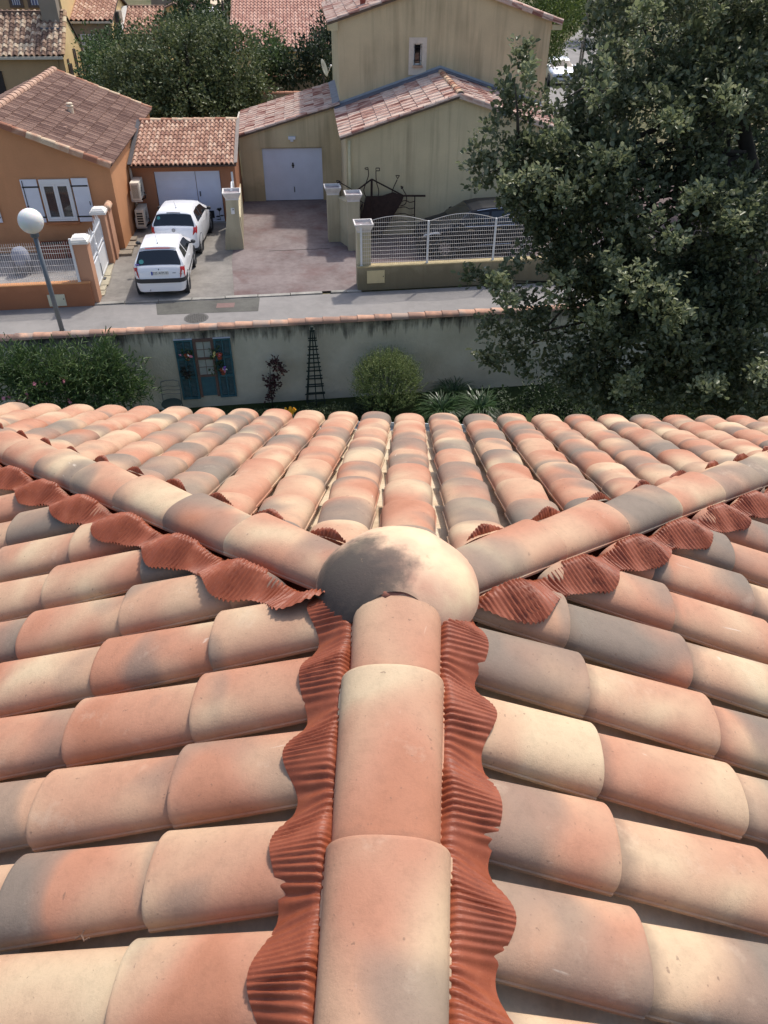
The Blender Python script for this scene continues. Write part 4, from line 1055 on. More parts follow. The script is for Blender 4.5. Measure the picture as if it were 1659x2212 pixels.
planter_pillar('cream pillar under a white planter, the middle one joined to the slanting wall', -.56, 3.50, .19, 1.58)
planter_pillar('cream pillar under a white planter, at the street beside the wire fence', -.63, .28, .20, 1.66)
sw = Thing('slanting_wall', 'low cream wall running slantwise between two planter pillars', 'wall', base=(-.85, 4.0, 0), F=FS)
m = MB(); m.slab([(-.96, 4.30, 1.42), (-.70, 3.62, 1.42), (-.56, 3.68, 1.42), (-.82, 4.38, 1.42)], 1.42); sw.part('wall', m, M_PILY)
m = MB(); m.slab([(-.99, 4.28, 1.47), (-.72, 3.58, 1.47), (-.52, 3.66, 1.47), (-.79, 4.40, 1.47)], .05); sw.part('coping', m, M_PILY)
rw = Thing('front_wall', 'mossy ochre low wall with meter box under the arched wire fence', 'wall', base=(4, .05, 0), F=FS)
m = MB(); m.box(-.84, 15, -.03, .17, 0, .69); rw.part('wall', m, M_WALLY)
m = MB(); m.box(-.86, 15, -.055, .19, .69, .725); rw.part('coping', m, plain('coping_sand', '#a99a76', .9, .15))
m = MB(); m.box(-.57, -.05, -.05, -.03, .22, .60); r_ = rw.part('meter_box', m, plain('meter_sand', '#c6b88f', .6, .05)); m = MB(); m.box(-.10, -.08, -.06, -.05, .40, .43); rw.part('lock', m, M_BLACK, r_)
zs = [.80+.113*i for i in range(11)]
pos = [(-.72, 1.22), (1.22, 3.20), (3.20, 5.18), (5.18, 7.16)]
names = ['white arched wire panel between the street pillar and the first post', 'white arched wire panel standing in front of the dark car', 'white arched wire panel half hidden by the oak leaves', 'white arched wire panel behind the oak, furthest along']
for (a0, a1), nm in zip(pos, names):
    wire_fence(nm, a0+.04, a1-.03, .06, .725, 1.93, .0575, zs, arch=.17, group='arched wire panels on the ochre wall', posts=((a0, 1.90 if a0 < 0 else 1.93),), wr=.0028, pr=.026)

# ---- iron sculpture leaning on the wing wall (frame FB)
sp = Thing('iron_sculpture', 'rusty iron gable shaped garden sculpture with curled rods against the ochre wall', 'sculpture', base=(.0, 4.45, 0), F=FB)
M_RUST = plain('rust_iron', (.035, .018, .014), .75, .35, 9)
SB = 4.42
def P(x, y): q_ = onb(FB, x, y, SB); return (q_.x, SB, q_.z)
m = MB(); m.bar(P(724, 447), P(803, 387), .05, .04); m.bar(P(803, 387), P(872, 423), .05, .04); sp.part('gable_frame', m, M_RUST)
m = MB(); m.bar(P(803, 387), P(801, 540), .07, .06); sp.part('post', m, M_RUST)
m = MB(); m.bar(P(862, 423), P(919, 423), .05, .05); sp.part('arm', m, M_RUST)
m = MB(); m.bar(P(896, 424), P(894, 526), .035, .035); sp.part('leg', m, M_RUST)
m = MB(); m.bar(P(762, 452), P(762, 535), .04, .04); sp.part('leg', m, M_RUST)
pl = [P(790, 424), P(825, 423), P(850, 415), P(872, 424), P(868, 436), P(846, 472), P(828, 500), P(818, 530), P(792, 536), P(780, 470)]
m = MB(); vs = [(x, y-.02, z) for x, y, z in pl]+[(x, y+.02, z) for x, y, z in pl]; n = len(pl)
m.add(vs, [tuple(range(n)), tuple(range(2*n-1, n-1, -1))]+[(i, i+n, (i+1) % n+n, (i+1) % n) for i in range(n)]); sp.part('plate', m, M_RUST)
def rod(pts, head=None, r=.016):
    m = MB(); ps = [Vector(P(*p)) for p in pts]; q_ = []
    for i in range(len(ps)-1):
        a, b, c, d = ps[max(0, i-1)], ps[i], ps[i+1], ps[min(len(ps)-1, i+2)]
        for k in range(5):
            t = k/5; q_.append(.5*((2*b)+(c-a)*t+(2*a-5*b+4*c-d)*t*t+(3*b-a-3*c+d)*t**3))
    q_.append(ps[-1]); m.tube(q_, r, 6); sp.part('rod', m, M_RUST, smooth=True)
    if head:
        h = MB(); hp = [Vector(P(*p)) for p in head]; 
        for i in range(len(hp)): h.bar(hp[i], hp[(i+1) % len(hp)], .022)
        sp.part('rod_loop', h, M_RUST)
rod([(800, 445), (775, 432), (762, 412), (748, 402), (732, 393)], [(727, 390), (734, 391), (729, 396)])
rod([(800, 430), (790, 424), (786, 410), (792, 392), (796, 378), (795, 364)], [(795, 362), (788, 363), (790, 366), (795, 366)])
rod([(803, 432), (815, 427), (818, 412), (813, 392), (812, 370)], [(812, 363), (820, 363), (820, 369), (812, 369)])
rod([(806, 444), (825, 438), (842, 428), (849, 408), (858, 388)], [(855, 379), (863, 379), (859, 386)])
rod([(865, 445), (876, 440), (878, 424), (872, 412), (868, 404)], [(866, 402), (871, 404), (867, 408)])
for k in range(5):
    y = 434+k*14; rod([(866-k*9, y+2), (876-k*2, y-1), (885, y+3), (895, y+1)], None, .013)
for (x0, y0, x1, y1) in ((768, 440, 770, 520), (776, 436, 764, 508), (783, 440, 775, 512), (772, 470, 782, 440)):
    m = MB(); m.bar(P(x0, y0), P(x1, y1), .03, .03); sp.part('rod', m, M_RUST)
m = MB(); c_ = Vector(P(735, 395)); m.tube([c_+Vector((.035*math.cos(i*.7), 0, .05*math.sin(i*.7))) for i in range(10)], .009, 5); m.tube([c_+Vector((0, 0, -.05)), c_+Vector((0, 0, -.6))], .009, 5); sp.part('ring_rod', m, M_RUST)

# ---- street lamp behind the garden wall
lp = Thing('street_lamp', 'grey post lamp with a white globe standing behind the garden wall', 'street lamp', base=(-8.73, -2.5, 0), F=FS)
m = MB(); m.tube([(-8.73, -2.5, 0), (-8.78, -2.5, 2.75)], [.062, .055], 12); m.tube([(-8.73, -2.5, 0), (-8.735, -2.5, .35)], .085, 12); lp.part('post', m, plain('lamp_grey', '#6a6f74', .5, .1), smooth=True)
m = MB(); m.lathe([(.06, 2.70), (.10, 2.74), (.10, 2.86), (.05, 2.88)], 14, (-8.78, -2.5, 0)); lp.part('collar', m, MATS['lamp_grey'], smooth=True)
gm_ = NT('opal_globe'); gm_.set(Base_Color=(.86, .84, .78, 1), Roughness=.35, Subsurface_Weight=.25, Subsurface_Scale=.15)
m = MB(); m.ball((-8.785, -2.5, 3.09), .285, 32, 20); lp.part('globe', m, gm_.m, smooth=True)
# ------------------------------------------------------------------ cars (local: x forward from the rear bumper, y to the left, z up)
M_CARW = plain('car_white', (.80, .81, .83), .28, 0, coat=.6)
M_CARB = plain('car_black', (.008, .010, .016), .42, 0, spec=.25, coat=.08)
M_CARS = plain('car_silver', (.55, .56, .58), .28, 0, metal=.5, coat=.6)
M_CGLASS = glass_mat('car_glass', (.008, .011, .015), .04)
M_RED = plain('lamp_red', (.42, .012, .014), .2, .25, 30, coat=.5)
M_CLEAR = plain('lamp_clear', (.75, .72, .68), .2, .1, coat=.6)
M_TYRE = plain('tyre_rubber', (.016, .016, .017), .8, .1)
M_RIM = plain('alloy_rim', (.42, .43, .45), .35, 0, metal=.8)
M_TRIM = plain('dark_trim', (.035, .037, .042), .6, .1)
def lerp_tab(tab, x):
    if x <= tab[0][0]: return tab[0][1]
    for (a, u), (b, v) in zip(tab, tab[1:]):
        if x <= b:
            return u+(v-u)*(x-a)/(b-a)
    return tab[-1][1]
class Car:
    def __init__(s, top, wid, belt, L):
        s.top, s.wid, s.belt, s.L = top, wid, belt, L
    def sect(s, x):
        zt, wm, zb = lerp_tab(s.top, x), lerp_tab(s.wid, x), s.belt+.05*max(0, 1-x/1.2)
        if zt > zb+.06:
            h = zt-zb; wr = wm*.965-.42*h; e = min(.10, h*.25)
            p = [(0, zt), (wr*.62, zt-.010), (wr*.90, zt-.032), (wr+.0, zt-e), (wm*.965, zb), (wm*.995, zb-.12), (wm, .55), (wm*.985, .34), (wm*.93, .2)]
        else:
            d = max(.02, (zt-.25)*.12)
            p = [(0, zt), (wm*.6, zt-.008), (wm*.84, zt-.02), (wm*.93, zt-d*.7), (wm*.975, zt-d*1.4), (wm*.995, zt-d*2.2), (wm, min(.55, zt-d*3)), (wm*.985, min(.34, zt-d*4)), (wm*.93, .2)]
        return p
    def P(s, x, t, off=0.0):
        p = s.sect(x); i = min(7, int(t)); f = t-i
        y = p[i][0]*(1-f)+p[i+1][0]*f; z = p[i][1]*(1-f)+p[i+1][1]*f; q = Vector((x, y, z))
        if off:
            e = .01; a = Vector((x+e, *s._yz(x+e, t)))-Vector((x-e, *s._yz(x-e, t))); b = Vector((0, *s._yz(x, min(8, t+e))))-Vector((0, *s._yz(x, max(0, t-e))))
            n = a.cross(b)
            if n.length > 1e-9:
                n.normalize()
                if n.y*y+n.z*(z-.6)+n.x*(x-s.L/2)*.3 < 0: n = -n
                q += n*off
        return q
    def _yz(s, x, t):
        p = s.sect(x); i = min(7, int(t)); f = t-i
        return (p[i][0]*(1-f)+p[i+1][0]*f, p[i][1]*(1-f)+p[i+1][1]*f)
    def body(s):
        xs = sorted(set([s.L*i/46 for i in range(47)]+[a for a, _ in s.top])); m = MB(); ring = []
        ts = [0, .5, 1, 1.5, 2, 2.5, 3, 3.5, 4, 4.5, 5, 6, 7, 8]
        for x in xs:
            half = [s.P(x, t) for t in ts]; full = [Vector((q.x, -q.y, q.z)) for q in half[:0:-1]]+half; ring.append([tuple(q) for q in full])
        n = len(ring[0]); vs = [p for r in ring for p in r]
        fs = [(i*n+k, i*n+k+1, (i+1)*n+k+1, (i+1)*n+k) for i in range(len(xs)-1) for k in range(n-1)]
        fs += [tuple(range(n)), tuple(range((len(xs)-1)*n, len(xs)*n))[::-1]]
        fs += [(i*n, (i+1)*n, (i+1)*n+n-1, i*n+n-1) for i in range(len(xs)-1)]
        return m.add(vs, fs)
    def patch(s, poly, sides=(1,), off=.006, n=8):
        """poly: four (x,t) corners, sampled so that the patch follows the body"""
        m = MB()
        for sd_ in sides:
            g = []
            for i in range(n+1):
                for j in range(n+1):
                    u, v = i/n, j/n
                    x = (poly[0][0]*(1-u)+poly[1][0]*u)*(1-v)+(poly[3][0]*(1-u)+poly[2][0]*u)*v
                    t = (poly[0][1]*(1-u)+poly[1][1]*u)*(1-v)+(poly[3][1]*(1-u)+poly[2][1]*u)*v
                    if t < 0: q = s.P(x, -t, off); q.y = -q.y
                    else: q = s.P(x, t, off)
                    g.append((q.x, q.y*sd_, q.z))
            m.add(g, [(i*(n+1)+j, (i+1)*(n+1)+j, (i+1)*(n+1)+j+1, i*(n+1)+j+1) for i in range(n) for j in range(n)])
        return m
def place_car(name, label, cat, car, paint, F, loc, rot, scale=(1, 1, 1)):
    FF = F @ Matrix.Translation(loc) @ Matrix.Rotation(rad(rot), 4, 'Z') @ Matrix.Diagonal((*scale, 1))
    t = Thing(name, label, cat, None, (0, 0, 0), FF)
    b = t.part('body', car.body(), paint); smooth_by_angle(b.data, 38); t.b = b; return t
def wheel(T, x, y, r=.29, w=.18, spokes=5):
    s_ = 1 if y > 0 else -1; M = Matrix.Translation((x, y, r)) @ Matrix.Rotation(rad(-90*s_), 4, 'X')
    m = MB(); m.lathe([(r*.62, -w), (r*.96, -w), (r, -w*.8), (r, -w*.15), (r*.95, .0), (r*.66, 0.0), (r*.62, -.02)], 26, (0, 0, 0), M); wh = T.part('wheel', m, M_TYRE); smooth_by_angle(wh.data, 40)
    m = MB(); m.lathe([(r*.64, -.03), (r*.62, -.012), (r*.55, -.015), (r*.55, -.04)], 22, (0, 0, 0), M)
    for k in range(spokes):
        a = 2*math.pi*k/spokes; p = M @ Vector((r*.12*math.cos(a), r*.12*math.sin(a), -.018)); q = M @ Vector((r*.6*math.cos(a), r*.6*math.sin(a), -.016)); m.bar(p, q, .05, .02, up=(0, 1, 0))
    m.lathe([(r*.16, -.03), (r*.16, -.01), (.01, -.008)], 12, (0, 0, 0), M); T.part('rim', m, M_RIM, wh)
def arch(T, x, y, r=.36):
    m = MB(); s_ = 1 if y > 0 else -1
    M = Matrix.Translation((x, y-.13*s_, .30)) @ Matrix.Rotation(rad(-90*s_), 4, 'X'); m.lathe([(.05, 0), (r, 0), (r, .148), (r-.012, .150), (.05, .02)], 26, (0, 0, 0), M); T.part('wheel_arch', m, M_TRIM)
def mirror(T, x, y, z, mat):
    s_ = 1 if y > 0 else -1; m = MB(); m.ball((x, y+.11*s_, z), .085, 12, 8, .72); m.box(x-.03, x+.03, min(y-.02*s_, y+.08*s_), max(y-.02*s_, y+.08*s_), z-.05, z-.02); T.part('mirror', m, mat, smooth=True)
def band(T, name, car, x1, z0, z1, mat, off=.012):
    pts = []
    for i in range(11):
        x = x1*(1-i/10); pts.append((x, lerp_tab(car.wid, x)*1.0+off))
    pl_ = [(x, y) for x, y in pts]; pl_[-1] = (0-off, pl_[-1][1]); pl_ += [(-off*1.6, y*k) for y, k in ((pts[-1][1], .7), (pts[-1][1], .3))]
    full = pl_+[(x, -y) for x, y in pl_[::-1]]; m = MB(); n = len(full)
    vs = [(x, y, z) for z in (z0, z1) for x, y in full]+[(x+.05, y*.93, z) for z in (z0, z1) for x, y in full]
    fs = [(i, i+1, n+i+1, n+i) for i in range(n-1)]+[(n+i, n+i+1, 3*n+i+1, 3*n+i) for i in range(n-1)]+[(i+1, i, 2*n+i, 2*n+i+1) for i in range(n-1)]
    m.add(vs, fs); return T.part(name, m, mat, smooth=False)
def text_part(T, name, body, size, M, mat, parent=None, ext=.001, align='CENTER'):
    o = bpy.data.objects.new(name, text_mesh(body, size, ext, mat)); COL.objects.link(o); o.parent = parent or T.e; o.matrix_local = M; return o
def seams(T, car, doors, gate):
    g = M_TRIM
    for sd_ in (1, -1):
        for x in doors:
            T.part('door_seam', car.patch([(x-.005, 4.05), (x+.005, 4.05), (x+.005, 7.2), (x-.005, 7.2)], (sd_,), .003, 5), g)
        if gate: T.part('tailgate_seam', car.patch([(gate[0], gate[2]), (gate[0], gate[2]+.10), (gate[1], gate[3]+.10), (gate[1], gate[3])], (sd_,), .004, 8), g)
# the smaller, rounder car at the street end
clio = Car([(0, .50), (.012, .60), (.035, .66), (.06, .80), (.10, .90), (.15, .955), (.20, 1.0), (.52, 1.345), (.60, 1.385), (.9, 1.42), (1.4, 1.435), (1.9, 1.40), (2.15, 1.35), (2.78, .985), (2.9, .94), (3.3, .86), (3.58, .72), (3.70, .58), (3.74, .45)],
           [(0, .60), (.03, .68), (.10, .745), (.25, .79), (.7, .815), (2, .82), (3.0, .80), (3.45, .72), (3.74, .52)], .935, 3.74)
c1 = place_car('parked_car', 'white small hatchback parked nearest the street with number plate 535 AFM 83', 'car', clio, M_CARW, FS, (-6.47, .12, .03), 88.0, (.84, .90, .93))
c1.part('rear_window', clio.patch([(.175, -2.35), (.175, 2.35), (.50, 2.0), (.50, -2.0)], off=.008, n=12), M_CGLASS, smooth=True)
for sd_ in (1, -1):
    c1.part('side_window', clio.patch([(.66, 3.85), (1.30, 3.9), (1.22, 3.12), (.84, 3.15)], (sd_,), .006), M_CGLASS, smooth=True)
    c1.part('side_window', clio.patch([(1.38, 3.9), (2.52, 3.88), (2.10, 3.12), (1.30, 3.12)], (sd_,), .006), M_CGLASS, smooth=True)
    tl = c1.part('tail_light', clio.patch([(.022, 3.0), (.16, 6.1), (.25, 4.6), (.135, 2.3)], (sd_,), .010), M_RED, smooth=True)
    c1.part('reversing_light', clio.patch([(.06, 3.6), (.09, 4.9), (.13, 4.5), (.10, 3.4)], (sd_,), .014, 4), M_CLEAR, tl)
    mirror(c1, 2.36, .79*sd_, 1.0, M_TRIM)
    c1.part('door_handle', MB().box(1.50, 1.64, .812*sd_-.012, .812*sd_+.012, .80, .83), M_CARW)
    m = MB(); m.box(1.0, 2.5, .823*sd_-.008, .823*sd_+.008, .50, .56); c1.part('rub_strip', m, M_TRIM)
    for x in (.58, 3.02): arch(c1, x, .80*sd_); wheel(c1, x, .80*sd_)
c1.part('windscreen', clio.patch([(2.20, -2.6), (2.20, 2.6), (2.74, 2.8), (2.74, -2.8)], off=.008, n=10), M_CGLASS, smooth=True)
band(c1, 'bumper_strip', clio, .55, .475, .60, M_TRIM)
c1.part('spoiler', clio.patch([(.53, -2.1), (.53, 2.1), (.60, 2.1), (.60, -2.1)], off=.016, n=8), plain('spoiler_grey', (.25, .26, .28), .4, 0), smooth=True)
c1.part('brake_light', clio.patch([(.528, -1.0), (.528, 1.0), (.552, 1.0), (.552, -1.0)], off=.022, n=6), M_RED)
m = MB(); m.tube([(.86, 0.03, 1.42), (.70, 0.03, 1.70)], [.007, .003], 6); m.ball((.86, .03, 1.425), .022, 8, 4); c1.part('aerial', m, M_BLACK)
PM = Matrix.Translation((.022, -.02, .765)) @ Matrix.Rotation(rad(-90), 4, 'Z') @ Matrix.Rotation(rad(80), 4, 'X')
m = MB(); m.box(-.27, .27, -.06, .06, -.004, .004, PM); npl = c1.part('number_plate', m, plain('plate_white', (.72, .72, .68), .4, 0))
m = MB(); m.box(-.268, -.215, -.055, .055, .003, .006, PM); c1.part('plate_band', m, plain('plate_blue', (.03, .06, .35), .4, 0), npl)
text_part(c1, 'plate_lettering', '535 AFM 83', .098, PM @ Matrix.Translation((.03, 0, .005)), M_BLACK, npl)
m = MB(); m.prism([(-.018, 0), (0, .035), (.018, 0), (0, -.035)], 'z', -.004, .004); mm = MB(); mm.add(m.v, m.f, Matrix.Translation((.045, .0, .875)) @ Matrix.Rotation(rad(-90), 4, 'Z') @ Matrix.Rotation(rad(70), 4, 'X')); c1.part('badge', mm, plain('chrome_dark', (.12, .12, .13), .3, 0, metal=.8))
m = MB(); m.box(-.05, .05, -.008, .008, -.002, .002, Matrix.Translation((.033, -.46, .76)) @ Matrix.Rotation(rad(-90), 4, 'Z') @ Matrix.Rotation(rad(80), 4, 'X')); c1.part('model_badge', m, MATS['chrome_dark'])
tq = plain('sticker_teal', (.04, .19, .19), .5, .15)
q_ = clio.P(.26, 1.35, .014); m = MB(); m.lathe([(.075, 0), (.075, .002)], 18, (0, 0, 0), Matrix.Translation((q_.x, q_.y, q_.z)) @ Matrix.Rotation(rad(-44), 4, 'Y')); c1.part('window_sticker', m, tq)
q_ = clio.P(.20, 2.0, .014); m = MB(); m.box(-.02, .02, -.06, .06, 0, .002, Matrix.Translation((q_.x, q_.y, q_.z)) @ Matrix.Rotation(rad(-46), 4, 'Y')); c1.part('window_label', m, plain('sticker_violet', (.10, .07, .30), .5, 0))
m = MB(); m.tube([(.05, .35, .26), (-.03, .35, .25)], .022, 8); c1.part('exhaust', m, M_RIM)
seams(c1, clio, (.98, 2.55), (.05, .50, 2.42, 2.10))
# the second, squarer one in front of the garage
polo = Car([(0, .50), (.02, .62), (.05, .78), (.09, .93), (.14, .99), (.19, 1.03), (.46, 1.36), (.56, 1.41), (.9, 1.445), (1.4, 1.45), (1.9, 1.41), (2.15, 1.36), (2.80, .99), (2.95, .95), (3.35, .88), (3.60, .74), (3.70, .58), (3.74, .45)],
           [(0, .64), (.03, .72), (.10, .785), (.25, .82), (.7, .838), (2, .84), (3.0, .82), (3.45, .74), (3.74, .55)], .96, 3.74)
c2 = place_car('parked_car', 'white hatchback with square red tail lights parked close to the garage door', 'car', polo, M_CARW, FS, (-6.28, 3.42, .03), 83.0, (.84, .89, .93))
c2.part('rear_window', polo.patch([(.175, -2.5), (.175, 2.5), (.44, 2.2), (.44, -2.2)], off=.008, n=12), M_CGLASS, smooth=True)
for sd_ in (1, -1):
    c2.part('side_window', polo.patch([(.62, 3.9), (2.52, 3.88), (2.08, 3.1), (.80, 3.1)], (sd_,), .006, 12), M_CGLASS, smooth=True)
    m = MB(); a_, b_ = polo.P(1.36, 3.92, .011), polo.P(1.36, 3.06, .011); m.bar((a_.x, a_.y*sd_, a_.z), (b_.x, b_.y*sd_, b_.z), .05, .01); c2.part('pillar_trim', m, M_TRIM)
    tl = c2.part('tail_light', polo.patch([(.045, 2.6), (.13, 5.1), (.26, 4.5), (.155, 2.25)], (sd_,), .010), M_RED, smooth=True)
    mirror(c2, 2.36, .81*sd_, 1.03, M_TRIM)
    c2.part('door_handle', MB().box(1.50, 1.64, .832*sd_-.012, .832*sd_+.012, .82, .85), M_CARW)
    for x in (.60, 3.02): arch(c2, x, .82*sd_); wheel(c2, x, .82*sd_)
c2.part('windscreen', polo.patch([(2.20, -2.6), (2.20, 2.6), (2.76, 2.8), (2.76, -2.8)], off=.008, n=10), M_CGLASS, smooth=True)
c2.part('spoiler', polo.patch([(.45, -2.3), (.45, 2.3), (.60, 2.3), (.60, -2.3)], off=.016, n=8), M_CARW, smooth=True)
c2.part('brake_light', polo.patch([(.455, -.6), (.455, .6), (.475, .6), (.475, -.6)], off=.022, n=6), M_TRIM)
m = MB(); m.tube([(.80, -.04, 1.435), (.62, -.04, 1.72)], [.007, .003], 6); m.ball((.80, -.04, 1.44), .022, 8, 4); c2.part('aerial', m, M_BLACK)
BM = Matrix.Translation((.055, 0, .90)) @ Matrix.Rotation(rad(-90), 4, 'Z') @ Matrix.Rotation(rad(74), 4, 'X')
m = MB()
def seg2(a, b): 
    p_, q2 = BM @ Vector((*a, .004)), BM @ Vector((*b, .004)); m.bar(p_, q2, .010, .006)
ring = [BM @ Vector((.055*math.cos(i*math.pi/9), .055*math.sin(i*math.pi/9), .004)) for i in range(19)]; m.tube(ring, .006, 5)
for a, b in (((-.025, .045), (0, -.002)), ((0, -.002), (.025, .045)), ((-.045, .02), (-.018, -.045)), ((-.018, -.045), (0, -.012)), ((0, -.012), (.018, -.045)), ((.018, -.045), (.045, .02))): seg2(a, b)
c2.part('badge', m, MATS['chrome_dark'])
q_ = polo.P(.36, 1.5, .014); m = MB(); m.lathe([(.06, 0), (.06, .002)], 16, (0, 0, 0), Matrix.Translation((q_.x, q_.y, q_.z)) @ Matrix.Rotation(rad(-48), 4, 'Y')); c2.part('window_sticker', m, tq)
band(c2, 'bumper_strip', polo, .3, .22, .30, M_TRIM)
seams(c2, polo, (1.02, 2.56), (.05, .44, 2.5, 2.3))
# dark car in the court behind the wire fence, nose to the left
suv = Car([(0, .60), (.03, .75), (.08, .95), (.14, 1.05), (.5, 1.42), (.65, 1.47), (1.2, 1.52), (2.0, 1.50), (2.4, 1.43), (3.05, 1.04), (3.2, .99), (3.7, .90), (4.0, .75), (4.1, .6), (4.12, .45)],
          [(0, .64), (.1, .80), (.3, .86), (2, .88), (3.3, .85), (3.8, .76), (4.12, .56)], 1.0, 4.12)
c3 = place_car('parked_car', 'dark blue black car parked in the court behind the arched wire fence', 'car', suv, M_CARB, FS, (5.30, 3.0, .03), 180, (.93, .93, 1.0))
for sd_ in (1, -1):
    c3.part('side_window', suv.patch([(.75, 3.9), (1.75, 3.9), (1.7, 3.1), (.95, 3.1)], (sd_,), .006), M_CGLASS, smooth=True)
    c3.part('side_window', suv.patch([(1.83, 3.9), (2.88, 3.88), (2.35, 3.1), (1.78, 3.1)], (sd_,), .006), M_CGLASS, smooth=True)
    c3.part('headlight', suv.patch([(3.45, 4.9), (4.02, 3.6), (3.98, 3.0), (3.55, 3.6)], (sd_,), .010), M_CLEAR, smooth=True)
    m = MB(); m.tube([suv.P(x, t, .012)*1.0 if sd_ > 0 else Vector((suv.P(x, t, .012).x, -suv.P(x, t, .012).y, suv.P(x, t, .012).z)) for x, t in ((2.95, 4.05), (2.6, 4.1), (1.8, 4.1), (.9, 4.1))], .012, 6); c3.part('chrome_strip', m, plain('chrome', (.7, .7, .72), .12, 0, metal=1.0) if 'chrome' not in MATS else MATS['chrome'])
    for x in (1.45, 2.45): c3.part('door_handle', MB().box(x-.09, x+.09, .885*sd_-.02, .885*sd_+.02, .88, .91), MATS['chrome'])
    m = MB(); m.tube([(1.0, .895*sd_, .42), (2.2, .905*sd_, .40), (2.9, .895*sd_, .32)], .010, 6); c3.part('sill_strip', m, MATS['chrome'])
    mirror(c3, 2.75, .85*sd_, 1.06, M_CARB)
    for x in (.75, 3.3): arch(c3, x, .855*sd_, .39); wheel(c3, x, .86*sd_, .32, .2, 9)
c3.part('windscreen', suv.patch([(2.42, -2.7), (2.42, 2.7), (3.02, 2.85), (3.02, -2.85)], off=.008, n=10), M_CGLASS, smooth=True)
m = MB()
for sd_ in (1, -1): m.tube([suv.P(x, 2.6, .02) if sd_ > 0 else Vector((suv.P(x, 2.6, .02).x, -suv.P(x, 2.6, .02).y, suv.P(x, 2.6, .02).z)) for x in (.8, 1.2, 1.7, 2.2)], .014, 6)
c3.part('roof_rails', m, MATS['chrome'])
m = MB(); m.tube([(3.98, -.35, .72), (4.02, 0, .73), (3.98, .35, .72)], .02, 6); c3.part('grille', m, MATS['chrome'])
# ------------------------------------------------------------------ garden wall and what stands before it (frame FS)
WB = -3.62
M_GWALL = stucco('garden_wall_render', '#8f8d82', '#4c4a44', streak=.35, grime=.4, low=0)
def gwall_mat():
    t = NT('weathered_garden_wall'); t.set(Roughness=.95, Specular_IOR_Level=.15); g = t.n('NewGeometry').outputs['Position']
    c = t.ramp(t.noise(g, .9, 5, .65), [(.3, lin('#bab19b')), (.7, lin('#d4cbb6'))])
    sx = t.n('SeparateXYZ'); t.l(g, sx.inputs[0])
    mp = t.n('Mapping'); mp.inputs['Scale'].default_value = (5.0, 5.0, .5); t.l(g, mp.inputs['Vector'])
    run = t.noise(mp.outputs[0], 1.3, 5, .7, .3)
    # black algae runs hang from under the coping tiles
    h = t.math('ADD', t.math('MULTIPLY', t.math('SUBTRACT', sx.outputs[2], .55), 1.15), t.math('MULTIPLY', run, 1.5))
    f = t.math('MULTIPLY', t.ramp(h, [(.48, 0.0), (.66, .6), (.86, .97)]), t.ramp(t.noise(g, 2.5, 4, .6), [(.3, .45), (.6, 1.0)]))
    c = t.mix(f, c, lin('#403d38'))
    c = t.mix(t.ramp(t.noise(g, 14, 4, .7), [(.62, 0.0), (.72, .4)]), c, lin('#bdbaae'))
    f2 = t.ramp(t.math('ADD', sx.outputs[2], t.math('MULTIPLY', t.noise(g, 2, 3), -.7)), [(-1.5+1.5, 0.0), (1.0, 0.0)])
    t.color(c); b_ = t.math('ADD', t.math('MULTIPLY', t.noise(g, 9, 5, .6, .6), 1.0), t.math('MULTIPLY', t.noise(g, 45, 3), .4)); t.bump(b_, .75, .03); return t.m
gw = Thing('garden_wall', 'long grey stained garden wall capped with terracotta barrel tiles', 'wall', base=(0, WB, -1.5), F=FS)
m = MB(); m.box(-32, 32, WB, WB+.20, -1.5, .66); gw.part('wall', m, gwall_mat())
cap_m = tile_mat('coping_clay', [(.3, (.32, .20, .15)), (.45, (.50, .28, .19)), (.6, (.58, .36, .25)), (.75, (.40, .30, .24))], scale=2.6, shift=.45)
me_cap = barrel('coping_tile', .50, .24, .27, .085, .10, .012, seg=10, rows=1, mat=cap_m)
x = -13.0
while x < 14:
    M = Matrix.Translation((x, WB+.09+rnd.gauss(0, .004), .655)) @ Matrix.Rotation(rad(90), 4, 'Z') @ Matrix.Rotation(rnd.gauss(0, .012), 4, 'Y') @ Matrix.Rotation(rad(1.6), 4, 'X')
    gw.inst('coping_tile', me_cap, M); x += .437
def W_(x, y, b=WB-.02): return onb(FS, x, y, b)
# false door with two louvred shutters hung on the wall
DB = WB-.03
tl_, tr_2, br_ = W_(418, 733, DB), W_(461, 733, DB), W_(483, 862, DB)
da0, da1, dz1, dz0 = -5.06, -4.62, .45, -1.22
q1 = W_(415, 733, DB); q2 = W_(459, 733, DB); q3 = W_(475, 800, DB)
da0, da1, dz1 = q1.x, q2.x, q1.z; dz0 = dz1-1.62
M_TEAL = tile_mat('worn_teal_paint', [(.3, lin('#33565a')), (.55, lin('#446870')), (.75, lin('#567a80'))], scale=5, det=4, shift=.1)
M_TEAL2 = plain('dark_teal_board', '#40636a', .7, .15, 6)
M_BROWNW = plain('brown_door_frame', '#6a5249', .75, .15, 8)
dr = Thing('garden_door', 'narrow brown door with eight small panes mounted on the garden wall', 'door', base=((da0+da1)/2, DB, dz0), F=FS)
w_ = da1-da0; zp = dz1-.98
m = MB(); m.box(da0, da0+.065, DB-.03, DB+.02, dz0, dz1); m.box(da1-.065, da1, DB-.03, DB+.02, dz0, dz1); m.box(da0+.065, da1-.065, DB-.03, DB+.02, dz1-.07, dz1); m.box(da0+.065, da1-.065, DB-.03, DB+.02, zp-.06, zp); m.box(da0+.065, da1-.065, DB-.03, DB+.02, (dz1-.07+zp)/2-.03, (dz1-.07+zp)/2+.03)
dr.part('frame', m, M_BROWNW)
m = MB(); m.box(da0+.065, da1-.065, DB-.015, DB+.015, dz0+.03, zp-.06); m.box(da0+.11, da1-.11, DB-.025, DB-.015, dz0+.10, zp-.13); dr.part('panel', m, M_TEAL2)
